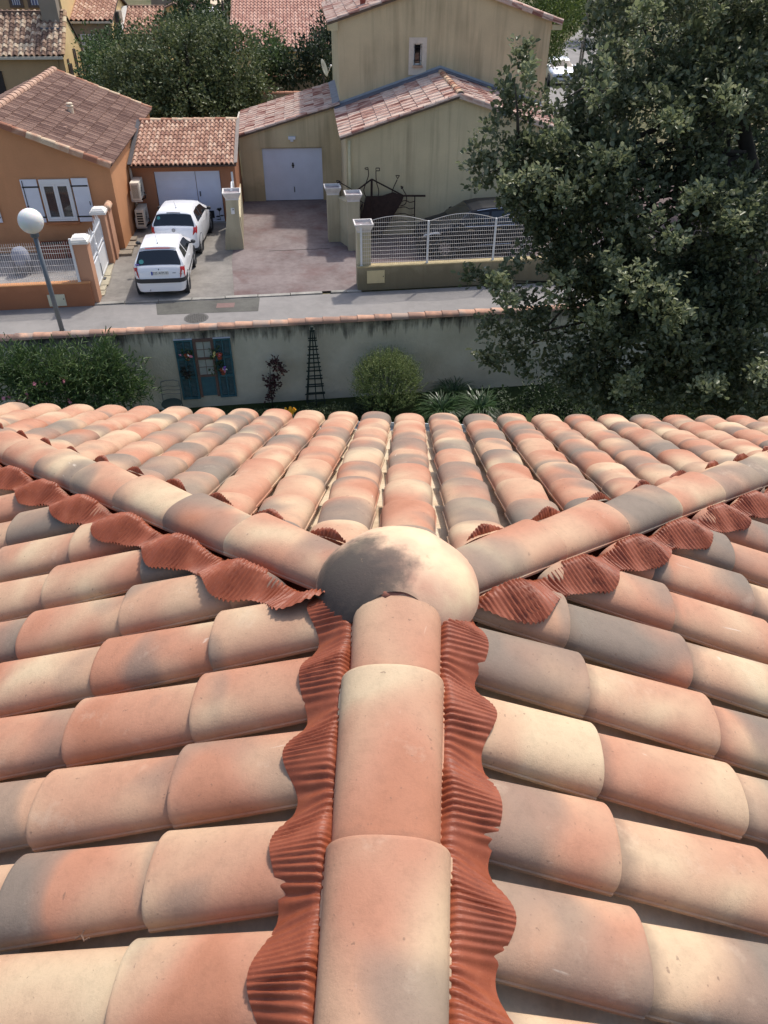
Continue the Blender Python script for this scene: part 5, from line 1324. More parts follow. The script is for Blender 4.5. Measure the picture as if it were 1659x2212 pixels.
pz = [(zp, (dz1-.07+zp)/2-.03), ((dz1-.07+zp)/2+.03, dz1-.07)]; pm = plain('mirror_pane', '#a3a59d', .25, .12, 3)
for z0, z1 in pz:
    zm = (z0+z1)/2; xm = (da0+da1)/2
    for a, b in ((da0+.065, xm-.006), (xm+.006, da1-.065)):
        for c, d in ((z0, zm-.006), (zm+.006, z1)):
            m = MB(); m.box(a, b, DB-.008, DB+.006, c, d); dr.part('pane', m, pm)
    m = MB(); m.box(xm-.006, xm+.006, DB-.016, DB+.01, z0, z1); m.box(da0+.065, xm-.006, DB-.016, DB+.01, zm-.006, zm+.006); m.box(xm+.006, da1-.065, DB-.016, DB+.01, zm-.006, zm+.006); dr.part('glazing_bar', m, M_BROWNW)
def louvre(label, a0, a1, top, skew):
    t = Thing('shutter', label, 'shutter', 'teal louvred shutters beside the garden door', ((a0+a1)/2, DB, dz0-.04), FS)
    z0, z1 = dz0-.04, top; m = MB(); y0, y1 = DB-.035, DB+.0; xm = (a0+a1)/2
    m.box(a0, a0+.05, y0, y1, z0, z1); m.box(a1-.05, a1, y0, y1, z0, z1)
    zr_ = [z0, z0+.60, z0+1.12, z1-.06]
    for z in zr_: m.box(a0+.05, a1-.05, y0, y1, z, z+.06)
    m.box(xm-.018, xm+.018, y0-.004, y1, z0+.06, z1-.06)
    t.part('frame', m, M_TEAL)
    m = MB(); m.box(a0-.005, a1+.005, y0-.01, y1+.01, z1, z1+.012); t.part('top_strip', m, plain('zinc_strip', '#b9bec6', .5, .05) if 'zinc_strip' not in MATS else MATS['zinc_strip'])
    sl_ = MB().box(-.5, .5, -.004, .004, -.016, .016, Matrix.Rotation(rad(35), 4, 'X')).mesh('slat', M_TEAL2 if skew else M_TEAL)
    for zb, zt in zip(zr_, zr_[1:]):
        n = int((zt-zb-.06)/.034)
        for i in range(n):
            z = zb+.06+(zt-zb-.06)*(i+.5)/n
            for c0, c1 in ((a0+.05, xm-.018), (xm+.018, a1-.05)): t.inst('slat', sl_, Matrix.Translation(((c0+c1)/2, (y0+y1)/2+.004, z)) @ Matrix.Diagonal((c1-c0, 1, 1, 1)))
sa0 = W_(374, 733, DB).x; sa1 = W_(497, 731, DB).x
louvre('teal louvred shutter left of the garden door, by the chair', sa0, da0-.012, dz1+.01, 0)
louvre('teal louvred shutter right of the garden door, with two flower pots', da1+.012, sa1, dz1+.0, 1)

# ---- leaf meshes
LEAFSETS = {}
def leaf_arrays(pos, nrm, dirn, L, Wd, fold=.25, droop=.15):
    """folded leaves: pos base points, nrm face normals, dirn growth directions (all N x 3)"""
    n = len(pos); d = dirn/np.linalg.norm(dirn, axis=1, keepdims=True)
    s = np.cross(d, nrm); s /= np.maximum(1e-6, np.linalg.norm(s, axis=1, keepdims=True)); u = np.cross(s, d)
    L = np.broadcast_to(L, (n,))[:, None]; Wd = np.broadcast_to(Wd, (n,))[:, None]
    p0 = pos; tip = pos+d*L-u*L*droop
    l1 = pos+d*L*.38-s*Wd*.46+u*Wd*fold; l2 = pos+d*L*.78-s*Wd*.40+u*Wd*fold-u*L*droop*.5
    r1 = pos+d*L*.38+s*Wd*.46+u*Wd*fold; r2 = pos+d*L*.78+s*Wd*.40+u*Wd*fold-u*L*droop*.5
    return np.stack([p0, r1, r2, tip, l2, l1], 1).reshape(-1, 3)
def quad_mesh(name, V, mat, shift=(0, 0, 0), per=6, quads=((0, 1, 2, 3), (0, 3, 4, 5))):
    V = V-np.array(shift); n = len(V)//per; me = bpy.data.meshes.new(name)
    base = (np.arange(n)*per)[:, None, None]; F = (base+np.array(quads)[None]).reshape(-1, 4)
    me.vertices.add(len(V)); me.vertices.foreach_set('co', V.astype(np.float32).ravel())
    me.loops.add(F.size); me.loops.foreach_set('vertex_index', F.astype(np.int32).ravel())
    me.polygons.add(len(F)); me.polygons.foreach_set('loop_start', np.arange(len(F), dtype=np.int32)*4)
    me.update(calc_edges=True); me.validate(); me.materials.append(mat); return me
def unit(v): return v/np.maximum(1e-9, np.linalg.norm(v, axis=1, keepdims=True))
def foliage(blobs, L, Wd, lai=3.0, cr=.16, per=36, shell=.55, up=.5, rg=None, spike=0.0, jit=.25, face=.55):
    """blobs: (centre, (rx,ry,rz)). Twigs full of leaves spread through each blob, denser to the outside"""
    rg = rg or rng; out = []
    for c, r in blobs:
        c = np.array(c, float); r = np.array(r, float)*np.ones(3); area = math.pi*(r[0]*r[2]+r[1]*r[2]+r[0]*r[1])/3*1.6
        ncl = max(3, int(area*lai/(L*Wd*.62)/per))
        d = unit(rg.normal(size=(ncl, 3))); rad_ = shell+(1-shell)*rg.random(ncl)**.6; rad_ *= 1+rg.normal(0, .07, ncl)
        cc = c+d*r*rad_[:, None]
        out_dir = unit(d*r+np.array([0, 0, up*np.mean(r)]))
        k = np.repeat(np.arange(ncl), per); n = len(k)
        along = rg.random(n)[:, None]
        p = cc[k]+rg.normal(0, cr*.55, (n, 3))+out_dir[k]*(along-.4)*cr*(1.6+spike)
        dr_ = unit(out_dir[k]*.75+rg.normal(0, .62, (n, 3))+unit(p-cc[k]+1e-6)*.5)
        nr = unit(out_dir[k]*face+np.array([0, 0, .55])+rg.normal(0, .55, (n, 3)))
        sz = (1+rg.normal(0, jit, n)).clip(.45, 1.7)
        out.append(leaf_arrays(p, nr, dr_, L*sz, Wd*sz))
    return np.concatenate(out)
def plant(name, label, cat, group, base, V, mat, stems=None, stem_mat=None, crown='foliage'):
    t = Thing(name, label, cat, group, base, FW)
    t.part(crown, quad_mesh(crown, V, mat, base), None)
    if stems: t.part('stem' if cat != 'tree' else 'trunk', stems, stem_mat, smooth=True)
    return t
M_BARK = plain('dark_bark', (.055, .045, .036), .95, .35, 5, bump=.5)
M_STEM = plain('green_stem', (.07, .10, .04), .8, .2)
def gp(x, y, b, z=None):
    q_ = onb(FS, x, y, b); return FS @ q_
def px(D): return D/1661.0      # metres per picture unit at distance D
# oleanders
M_OLE = leaf_mat('oleander_leaf', (.035, .07, .025), (.075, .13, .04), (.16, .22, .08), .45)
M_PINK = plain('pink_petal', (.62, .22, .28), .6, .2); M_WPET = plain('white_petal', (.75, .72, .64), .6, .1); M_REDPET = plain('rose_petal', (.62, .10, .16), .6, .15)
M_YPET = plain('yellow_petal', (.80, .42, .02), .6, .1); M_LYEL = plain('lemon_petal', (.62, .56, .22), .6, .1); M_VIO = plain('violet_petal', (.28, .12, .50), .6, .15)
def flower_mesh(pts, r, n=5):
    V = []; 
    for p in pts:
        p = np.array(p); ax = unit(rng.normal(size=(1, 3))+np.array([[0, -.8, .8]]))[0]; e1 = np.cross(ax, [1, .3, 0]); e1 /= np.linalg.norm(e1); e2 = np.cross(ax, e1)
        for k in range(n):
            a = 2*math.pi*k/n; d = e1*math.cos(a)+e2*math.sin(a); V.append(leaf_arrays(p[None], ax[None], (d+ax*.3)[None], r, r*.8)); 
    return np.concatenate(V)
def oleander(label, pix, flowers):
    blobs = []
    for x, y, b, r in pix: blobs.append((tuple(gp(x, y, b)), (r, r*.8, r*.85)))
    V = foliage(blobs, .155, .026, lai=1.7, cr=.17, per=26, shell=.45, up=.9, spike=.4)
    b0 = gp(pix[0][0], 870, pix[0][2]); base = (b0.x, b0.y, -1.5)
    st = MB()
    for i in range(9): 
        q_ = blobs[i % len(blobs)][0]; st.tube([(q_[0]+rnd.uniform(-.2, .2), q_[1], -1.5), (q_[0]+rnd.uniform(-.35, .35), q_[1], q_[2]+.1)], [.018, .008], 5)
    t = plant('oleander_bush', label, 'shrub', 'oleanders along the garden wall', base, V, M_OLE, st, M_STEM)
    pts = [tuple(gp(x, y, b)) for x, y, b in flowers]
    t.part('blossom', quad_mesh('blossom', flower_mesh(pts+[tuple(np.array(p)+rng.normal(0, .05, 3)) for p in pts], .05), M_PINK, base), None)
oleander('dense oleander bush with pink blossom at the left end of the garden wall', [(20, 800, -4.7, .62), (85, 810, -4.8, .62), (-40, 815, -4.8, .6), (140, 800, -4.6, .55), (50, 850, -5.1, .6), (130, 855, -5.0, .6), (118, 768, -4.3, .22)], [(78, 838, -5.3), (20, 857, -5.4), (60, 858, -5.4), (46, 870, -5.5), (92, 826, -5.2), (137, 826, -5.1), (132, 818, -5.0)])
oleander('taller oleander bush ending by the garden chair', [(205, 795, -4.5, .62), (255, 810, -4.5, .55), (180, 840, -4.8, .6), (240, 850, -4.8, .62), (280, 845, -4.6, .42), (225, 770, -4.3, .35)], [(151, 868, -5.2)])
# chair
cp = gp(369, 862, -4.15); cx_, cy_ = cp.x, cp.y
gc = Thing('garden_chair', 'thin metal garden chair with dark seat before the garden wall', 'chair', base=(cx_, cy_, -1.5), F=FW)
R8 = Matrix.Translation((cx_, cy_, -1.5)) @ Matrix.Rotation(rad(8), 4, 'Z')
M_CH = plain('chair_grey_metal', '#6f726b', .55, .15); m = MB()
def tp(pts): return [tuple(R8 @ Vector(p)) for p in pts]
zb = max(.0, 0.0)
for sx in (-1, 1): m.tube(tp([(sx*.22, .2, 0), (sx*.23, .2, .45), (sx*.24, .27, .75), (sx*.22, .3, .92)]), .013, 6)
m.tube(tp([(-.22, .3, .92), (-.1, .315, .95), (.1, .315, .95), (.22, .3, .92)]), .013, 6); gc.part('back_frame', m, M_CH, smooth=True)
for z in (.60, .70, .80): 
    m = MB(); m.tube(tp([(-.235, .2+.15*(z-.45), z), (-.1, .23+.15*(z-.45), z+.015), (.1, .23+.15*(z-.45), z-.01), (.235, .2+.15*(z-.45), z+.01)]), .009, 5); gc.part('back_rail', m, M_CH, smooth=True)
m = MB(); m.lathe([(.25, .44), (.26, .455), (.25, .475), (.02, .485)], 18, (0, 0, 0), R8); gc.part('seat', m, plain('chair_seat_dark', '#2c3a36', .7, .15), angle=40)
for sx in (-1, 1): m = MB(); m.tube(tp([(sx*.20, -.2, 0), (sx*.20, -.2, .45)]), .016, 6); gc.part('leg', m, plain('leg_light', '#9aa0a6', .5, .1) if 'leg_light' not in MATS else MATS['leg_light'])
# hanging pots
M_POT = plain('terracotta_pot', '#9a4a2e', .85, .15, 8)
M_GER = leaf_mat('geranium_leaf', (.03, .055, .02), (.06, .10, .035), (.12, .15, .05))
M_DKLEAF = leaf_mat('dark_purple_leaf', (.03, .03, .022), (.05, .045, .03), (.06, .06, .03))
def pot(label, x, y, leafmat, petals, dark=False, lean=(0, 0)):
    q_ = W_(x, y, DB-.13); c = FS @ q_; base = (c.x, c.y, c.z-.07)
    t = Thing('hanging_pot', label, 'flower pot', 'flower pots hung on the teal shutters', base, FW)
    m = MB(); m.lathe([(.050, -.07), (.068, .045), (.078, .045), (.078, .075), (.066, .075), (.062, .05)], 16, c); t.part('pot', m, M_POT if not dark else plain('dark_pot', (.03, .028, .024), .8), angle=40)
    m = MB(); m.tube([c+Vector((.08*math.cos(i*.7), .08*math.sin(i*.7), .02)) for i in range(10)], .004, 4); m.tube([c+Vector((0, .08, .02)), c+Vector((0, .13, .10))], .004, 4); t.part('hanger', m, M_BLACK)
    V = foliage([((c.x+lean[0], c.y, c.z+.12+lean[1]), (.14, .10, .09)), ((c.x+lean[0]*2, c.y-.02, c.z+.06+lean[1]), (.10, .08, .08))], .05, .035, lai=1.0, cr=.04, per=8, rg=rng); t.part('foliage', quad_mesh('foliage', V, leafmat, base), None)
    for mat, offs in petals:
        pts = [(c.x+dx, c.y-.06, c.z+dz) for dx, dz in offs]; pts = pts+[tuple(np.array(p)+rng.normal(0, .012, 3)) for p in pts for _ in range(2)]
        t.part('blossom', quad_mesh('blossom', flower_mesh(pts, .030), mat, base), None)
    return t
pot('terracotta pot with pink and white geraniums on the left teal shutter', 405, 772, M_GER, [(M_PINK, [(-.16, .10), (.10, .06), (.12, .05)]), (M_WPET, [(.04, .09), (-.01, .01)])])
pot('terracotta pot with trailing lemon flowers, upper one on the right shutter', 474, 770, M_GER, [(M_LYEL, [(-.11, .07), (-.14, .04), (-.10, .12)]), (M_REDPET, [(.0, .06)])], lean=(-.07, 0))
pot('terracotta pot with violet flowers, lower one on the right shutter', 482, 803, M_GER, [(M_VIO, [(.08, .17), (.04, .12)]), (M_PINK, [(.06, .05), (.02, .03)]), (M_WPET, [(.11, .10), (.03, .10)])], lean=(-.10, .02))
pot('dark pot of withered plants low on the left teal shutter', 403, 812, M_DKLEAF, [], True)
# dark red shrub
b0 = gp(588, 868, -4.0); base = (b0.x, b0.y, -1.5)
V = foliage([(tuple(gp(590, 798, -3.95)), (.22, .15, .20)), (tuple(gp(587, 825, -3.98)), (.19, .15, .2)), (tuple(gp(588, 850, -4.0)), (.16, .14, .2)), (tuple(gp(598, 790, -3.95)), (.12, .1, .1))], .075, .045, lai=1.7, cr=.07, per=14)
st = MB(); st.tube([base, (b0.x, b0.y, -.7), (b0.x+.03, b0.y, -.2)], [.02, .015, .008], 6)
plant('red_leaved_shrub', 'slim shrub with dark red leaves between the door and the trellis', 'shrub', None, base, V, leaf_mat('wine_red_leaf', (.028, .012, .012), (.065, .022, .022), (.10, .05, .04)), st, M_BARK)
# trellis
c0 = W_(672, 712, WB-.22); zt_ = c0.z; ob = Thing('trellis_obelisk', 'dark green wooden obelisk trellis leaning by the garden wall', 'trellis', base=(c0.x+.03, WB-.25, -1.5), F=FS)
M_TRE = plain('dark_green_wood', (.018, .028, .022), .75, .2); bx0 = c0.x+.02; hw = lambda z: .035+.20*(zt_-z)/(zt_+1.5)
for dx, dy in ((-1, -1), (1, -1), (0, -1), (-1, 1), (1, 1)):
    yb = WB-.25; m = MB(); m.bar((bx0+dx*hw(-1.5), yb+dy*hw(-1.5)*.8, -1.5), (bx0+dx*hw(zt_), yb+dy*hw(zt_)*.8, zt_), .026); ob.part('post', m, M_TRE)
for i in range(8):
    z = -1.30+(zt_+1.05)*i/7
    for dy in (-1, 1):
        m = MB(); yy = WB-.25+dy*hw(z)*.8+dy*.016; m.box(bx0-hw(z)-.05, bx0+hw(z)+.05, yy-.008, yy+.008, z-.015, z+.015); ob.part('rung', m, M_TRE)
m = MB(); m.box(bx0-.06, bx0+.06, WB-.31, WB-.19, zt_-.02, zt_+.03); m.lathe([(.05, zt_+.03), (.035, zt_+.09), (.001, zt_+.11)], 8, (bx0, WB-.25, 0)); ob.part('finial', m, M_TRE)
# upright round shrub
def spiky(label, c, r, n, mat, leaf=(.034, .017), ln=.30, zsq=1.0):
    d = unit(rng.normal(size=(n*2, 3))+np.array([0, 0, .55])); d = d[d[:, 2] > -.35][:n]; n = len(d)
    tips = np.array(c)+d*np.array([r, r, r*zsq])*(1+rng.normal(0, .08, n))[:, None]
    ax = unit(d+np.array([0, 0, .9])); per = 26; k = np.repeat(np.arange(n), per); a = np.tile(np.arange(per)/per, n)
    p = tips[k]-ax[k]*(1-a)[:, None]*ln+rng.normal(0, .008, (n*per, 3))
    rd = unit(rng.normal(size=(n*per, 3))); dr_ = unit(rd*.8+ax[k]*.8); nr = unit(ax[k]*.9+rng.normal(0, .4, (n*per, 3)))
    sz = (1.15-.55*a)*(1+rng.normal(0, .15, n*per)); V = leaf_arrays(p, nr, dr_, leaf[0]*sz, leaf[1]*sz)
    inner = foliage([(c, (r*.72, r*.72, r*.72*zsq))], .05, .03, lai=1.2, cr=.1, per=14)
    st = MB()
    for i in range(40): q_ = np.array(c)+d[i*7 % n]*r*.8; st.tube([(c[0], c[1], -1.5), tuple(q_)], [.01, .004], 4)
    return plant('round_shrub', label, 'shrub', None, (c[0], c[1], -1.5), np.concatenate([V, inner]), mat, st, M_STEM)
c = gp(836, 826, -4.55); spiky('round yellow green shrub with upright shoots before the garden wall', tuple(c), .93, 760, leaf_mat('yellowgreen_leaf', (.06, .10, .028), (.13, .18, .055), (.25, .29, .10)), zsq=.92)
# agapanthus clumps
M_AGA = leaf_mat('strap_leaf', (.018, .045, .016), (.035, .075, .026), (.08, .13, .05), .35)
def strap(label, x, y, b, r, n):
    c = gp(x, y, b); c.z = -1.45; V = []
    for i in range(n):
        az = rng.random()*2*math.pi; el = rad(rng.uniform(35, 85)); Ln = r*rng.uniform(.75, 1.25); w0 = rng.uniform(.012, .018)
        d = np.array([math.cos(az), math.sin(az), 0]); sd_ = np.array([-math.sin(az), math.cos(az), 0]); p = np.array([c.x, c.y, c.z])+d*rng.uniform(.0, .12)+sd_*rng.normal(0, .06); prev = None; e = el
        for s in range(7):
            ww = w0*(1-.85*(s/6)**2); row = (p-sd_*ww, p+sd_*ww)
            if prev: V += [prev[0], prev[1], row[1], row[0]]
            prev = row; p = p+(d*math.cos(e)+np.array([0, 0, 1])*math.sin(e))*Ln/6; e -= rad(rng.uniform(12, 26))
    base = (c.x, c.y, -1.5); t = Thing('agapanthus', label, 'plant', 'strap leaved clumps under the oak', base, FW)
    t.part('foliage', quad_mesh('foliage', np.array(V), M_AGA, base, 4, ((0, 1, 2, 3),)), None)
strap('strap leaved clump right beside the round shrub', 955, 858, -5.0, .80, 380)
strap('strap leaved clump close to the garden wall, behind the other two', 980, 822, -4.15, .68, 300)
strap('strap leaved clump nearest the dark oak shade', 1040, 868, -5.1, .86, 420)
# ground cover, small shrubs, flowers
M_COV = leaf_mat('cover_leaf', (.022, .038, .016), (.045, .065, .028), (.09, .115, .06), .5)
bl_ = []
for i in range(34):
    x = 425+i*11+rnd.uniform(-6, 6); q_ = gp(x, 872+rnd.uniform(-6, 10), -4.9+rnd.uniform(-.5, .4)); bl_.append(((q_.x, q_.y, -1.38), (.30, .30, .22)))
single('ground_cover', quad_mesh('ground_cover', foliage(bl_, .05, .032, lai=1.8, cr=.07, per=16), M_COV), None, 'low dark ground cover growing along the foot of the garden wall', 'ground cover', kind='stuff')
c = gp(384, 884, -5.2); plant('small_shrub', 'small bright green shrub in front of the garden chair', 'shrub', None, (c.x, c.y, -1.5), foliage([((c.x, c.y, -1.25), (.36, .3, .28)), ((c.x-.25, c.y, -1.3), (.25, .25, .2)), ((c.x+.27, c.y, -1.32), (.22, .22, .18))], .055, .032, lai=2.0, cr=.07, per=16), leaf_mat('bright_leaf', (.05, .08, .02), (.10, .14, .04), (.2, .24, .08)))
c = gp(628, 893, -5.6); base = (c.x, c.y, -1.5); t = plant('flower_clump', 'clump of bright yellow flowers just beyond the eaves', 'flowers', None, base, foliage([((c.x, c.y, -1.32), (.16, .14, .16))], .06, .02, lai=1.4, cr=.05, per=10), M_GER)
pts = [tuple(gp(x, y, -5.65)) for x, y in ((618, 884), (628, 882), (636, 884), (622, 889), (633, 890), (627, 887), (625, 895), (635, 886), (630, 896))]
t.part('blossom', quad_mesh('blossom', flower_mesh(pts, .055, 8), M_YPET, base), None)
# ------------------------------------------------------------------ houses and things further back (frame FB)
def fit_roof(xl, xr, yb, yt, ze, slope):
    """eave seen at height yb, ridge at yt: returns first-axis ends, eave and ridge depth and height"""
    xm = (xl+xr)/2; b0 = gl(FB, xm, yb, ze).y; z = ze
    for i in range(400):
        z += .02; b = gl(FB, xm, yt, z).y
        if b > b0 and (z-ze)/(b-b0) >= slope: break
    return gl(FB, xl, yb, ze).x, gl(FB, xr, yb, ze).x, b0, ze, b, z
me_old = small_barrel('roof_tile', .27, .34, RO_OLD, h=.09, seg=5)
me_pink = small_barrel('roof_tile', .22, .40, RO_PINK, h=.08, seg=6)
me_far = small_barrel('roof_tile', .27, .38, RO_SMALL, h=.09, seg=5)
# beige house with steep old roof, top left
bh = Thing('beige_house', 'beige house with old mottled roof and dark shutters on its sunny gable', 'house', base=(-20, 26, 0), F=FB)
b0, b1, b2, a1, a0, ze_, zr_2 = 24.25, 26.35, 28.45, -14.2, -29, 3.0, 4.62
m = MB(); m.add([(a0, b0+.1, 0), (a1, b0+.1, 0), (a1, b0+.1, ze_), (a0, b0+.1, ze_)], [(0, 1, 2, 3)]); bh.part('front_wall', m, M_BEI)
m = MB(); m.add([(a1, b0+.1, 0), (a1, b2-.1, 0), (a1, b2-.1, ze_-.05), (a1, b1, zr_2-.08), (a1, b0+.1, ze_)], [(0, 1, 2, 3, 4)]); m.add([(a0, b2-.1, 0), (a1, b2-.1, 0), (a1, b2-.1, ze_), (a0, b2-.1, ze_)], [(3, 2, 1, 0)]); bh.part('gable_wall', m, M_BEI2)
rf = MB(); rf.slab([(a0, b0-.1, ze_-.05), (a1+.08, b0-.1, ze_-.05), (a1+.08, b1, zr_2), (a0, b1, zr_2)], .06); rf.slab([(a0, b2+.1, ze_-.05), (a1+.08, b2+.1, ze_-.05), (a1+.08, b1, zr_2), (a0, b1, zr_2)], .06)
br = bh.part('roof', rf, plain('old_roof_board', (.06, .045, .035), .9))
tile_plane(bh, br, 'roof_tile', me_old, (-21.5, b0-.12, ze_-.04), (a1+.05, b0-.12, ze_-.04), (-21.5, b1, zr_2), .27, .245, 299, jit=.012)
verge_row(bh, br, 'verge_tile', verge_mesh('verge_tile', .40, tile_mat('old_verge', [(.3, (.40, .24, .14)), (.6, (.62, .46, .28)), (.8, (.70, .56, .36))], scale=4, shift=.5), .10, .06), (a1+.06, b0-.1, ze_), (a1+.06, b1, zr_2+.05), .36)
m = MB(); m.box(a0, a1+.05, b0-.26, b0-.12, ze_-.16, ze_-.04); bh.part('gutter', m, M_GUT)
m = MB(); m.box(a0, a1, b1-.14, b1+.14, zr_2-.02, zr_2+.10); bh.part('ridge_tile', m, RO_OLD, br)
q_ = onb(FB, 112, 38, b1-.25); m = MB(); m.box(q_.x-.42, q_.x+.42, b1-.55, b1+.05, zr_2-.5, zr_2+1.35); bh.part('chimney', m, M_GREYR, br)
m = MB(); m.box(q_.x-.52, q_.x+.62, b1-.95, b1-.5, zr_2-.62, zr_2-.56, Matrix.Translation((0, 0, 0))); bh.part('flashing', m, MATS['dark_lead'], br)
M_SHUT = plain('dark_shutter', (.035, .028, .026), .7, .15); M_SHUTB = plain('brown_shutter', (.12, .085, .065), .75, .15)
for (bb0, bb1, z0, z1, mt) in ((25.05, 25.62, .9, 2.45, M_SHUT), (24.95, 25.2, 2.0, 2.72, M_SHUTB), (26.62, 26.95, 1.55, 2.95, M_SHUT), (26.5, 26.78, 2.3, 3.0, M_SHUTB), (27.85, 28.1, 1.55, 2.6, M_SHUT)):
    m = MB(); m.box(a1+.005, a1+.05, bb0, bb1, z0, z1); bh.part('shutter', m, mt)
for bb in (26.75, 27.95): m = MB(); m.box(a1, a1+.18, bb-.22, bb+.25, 1.42, 1.50); bh.part('window_sill', m, RO_VERGE)
m = MB(); m.tube([(onb(FB, 124, 135, b0).x, b0+.05, 3.0), (onb(FB, 124, 135, b0).x-.1, b0+.05, 1.2)], .04, 6); bh.part('downpipe', m, M_BEI)
m = MB(); x_ = onb(FB, 2, 175, b0).x; m.box(x_-.25, x_+.12, b0+.03, b0+.10, 1.2, 2.3); bh.part('window', m, M_SHUT)
# wall with two barred windows above it
h0 = Thing('beige_house', 'tall beige house at the top left corner with two small bluish windows', 'house', base=(-24, 32, 0), F=FB)
xa = onb(FB, 133, 20, 32).x; m = MB(); m.box(-40, xa, 32, 40, 0, 8.5); h0.part('wall', m, M_BEI)
m = MB(); m.box(xa-.02, xa+.03, 32.03, 40, 0, 8.5); h0.part('side_wall', m, M_BEI2)
for x0, x1 in ((27, 46), (67, 92)):
    p, q_ = onb(FB, x0, 11, 31.95), onb(FB, x1, 11, 31.95); z0 = p.z; m = MB(); m.box(p.x, q_.x, 31.97, 32.0, z0, z0+.95)
    wn_ = h0.part('window', m, plain('blue_glass', (.16, .18, .30), .2, .2) if 'blue_glass' not in MATS else MATS['blue_glass'])
    m = MB(); m.box(p.x-.14, p.x, 31.9, 32, z0-.1, z0+.95); m.box(q_.x, q_.x+.14, 31.9, 32, z0-.1, z0+.95); m.box(p.x-.14, q_.x+.14, 31.86, 32, z0-.12, z0-.02); h0.part('frame', m, M_SHUTB, wn_)
    m = MB()
    for i in range(4): m.box(p.x+(q_.x-p.x)*(i+.5)/4-.015, p.x+(q_.x-p.x)*(i+.5)/4+.015, 31.92, 31.95, z0, z0+.95)
    h0.part('window_bars', m, M_PVC, wn_)
# second far house with pale door, then a low roof beside it
def far_house(label, xl, xr, yb, yt, ze, slope, me, w, l, mat, side, limit=250, depth=None, ov=.2, white_edge=False):
    A0, A1, B0, Z0, B1, Z1 = fit_roof(xl, xr, yb, yt, ze, slope)
    t = Thing('tiled_house', label, 'house', 'tiled houses in the far gardens', ((A0+A1)/2, B0, 0), FB); B2 = 2*B1-B0 if depth is None else B1+depth
    ZB = Z0 if depth is None else Z1-(B2-B1)*slope
    m = MB(); m.add([(A0+.1, B0+ov, 0), (A1-ov, B0+ov, 0), (A1-ov, B0+ov, Z0), (A0+.1, B0+ov, Z0)], [(0, 1, 2, 3)]); t.part('front_wall', m, mat)
    m = MB()
    for a in (A0+.1, A1-ov): m.add([(a, B0+ov, 0), (a, B2-ov, 0), (a, B2-ov, ZB), (a, B1, Z1-.05), (a, B0+ov, Z0)], [(0, 1, 2, 3, 4)])
    m.add([(A0+.1, B2-ov, 0), (A1-ov, B2-ov, 0), (A1-ov, B2-ov, ZB), (A0+.1, B2-ov, ZB)], [(0, 1, 2, 3)]); t.part('side_wall', m, side)
    rf = MB(); rf.slab([(A0, B0, Z0), (A1, B0, Z0), (A1, B1, Z1), (A0, B1, Z1)], .08); rf.slab([(A0, B2, ZB), (A1, B2, ZB), (A1, B1, Z1), (A0, B1, Z1)], .08)
    r = t.part('roof', rf, MATS['old_roof_board'])
    tile_plane(t, r, 'roof_tile', me, (A0, B0-.03, Z0+.02), (A1, B0-.03, Z0+.02), (A0, B1, Z1+.02), w, l, limit, jit=.003)
    m = MB(); m.box(A0, A1, B1-.13, B1+.13, Z1+.0, Z1+.12); t.part('ridge_tile', m, RO_OLD, r)
    m = MB(); m.box(A0, A1, B0-.12, B0, Z0-.10, Z0-.0); t.part('gutter', m, M_GUT)
    t.dim = (A0, A1, B0, Z0, B1, Z1); return t
f1 = far_house('far house with tawny roof, pale garage door below and air conditioner on its gable', 150, 243, 46, -14, 3.6, .32, me_far, .27, .36, M_GREYR, M_BEI2, 280)
A0, A1, B0, Z0, B1, Z1 = f1.dim
p, q_ = onb(FB, 173, 74, B0+.17), onb(FB, 205, 74, B0+.17); m = MB(); m.box(p.x, q_.x, B0+.14, B0+.2, 0, p.z); f1.part('garage_door', m, M_DOORW)
m = MB(); m.slab([(A0-.25, B0, Z0+.05), (A0, B0, Z0+.08), (A0, B1, Z1+.08), (A0-.25, B1, Z1+.05)], .1); f1.part('flashing', m, MATS['pale_mortar'])
q_ = ona(FB, 256, 36, A1); ac2 = Thing('air_conditioner', 'small far air conditioner high on the gable of the tawny roofed house', 'air conditioner', None, (A1-.2, q_.y, q_.z), FB)
m = MB(); m.box(A1-.2, A1+.15, q_.y-.45, q_.y+.45, q_.z-.32, q_.z+.32); ac2.part('case', m, M_GREYR); m = MB(); m.box(A1-.12, A1+.08, q_.y-.47, q_.y-.45, q_.z-.25, q_.z+.25); ac2.part('grille', m, M_DKGREY)
f2 = far_house('low red brown roof half hidden by the holm oak, white mortar at its left edge', 264, 346, 78, 16, 2.7, .34, me_far, .27, .36, M_BEI, M_BEI2, 200)
A0, A1, B0, Z0, B1, Z1 = f2.dim
m = MB(); m.slab([(A0-.35, B0, Z0+.06), (A0, B0, Z0+.1), (A0, B1, Z1+.1), (A0-.35, B1, Z1+.06)], .15); f2.part('verge_mortar', m, plain('white_mortar', '#c9c9c6', .9, .15))
f3 = far_house('house with wide pink barrel tile roof left of the tall ochre wall', 494, 712, 106, -24, 2.6, .30, me_pink, .22, .42, M_BEI2, M_BEI2, 299)
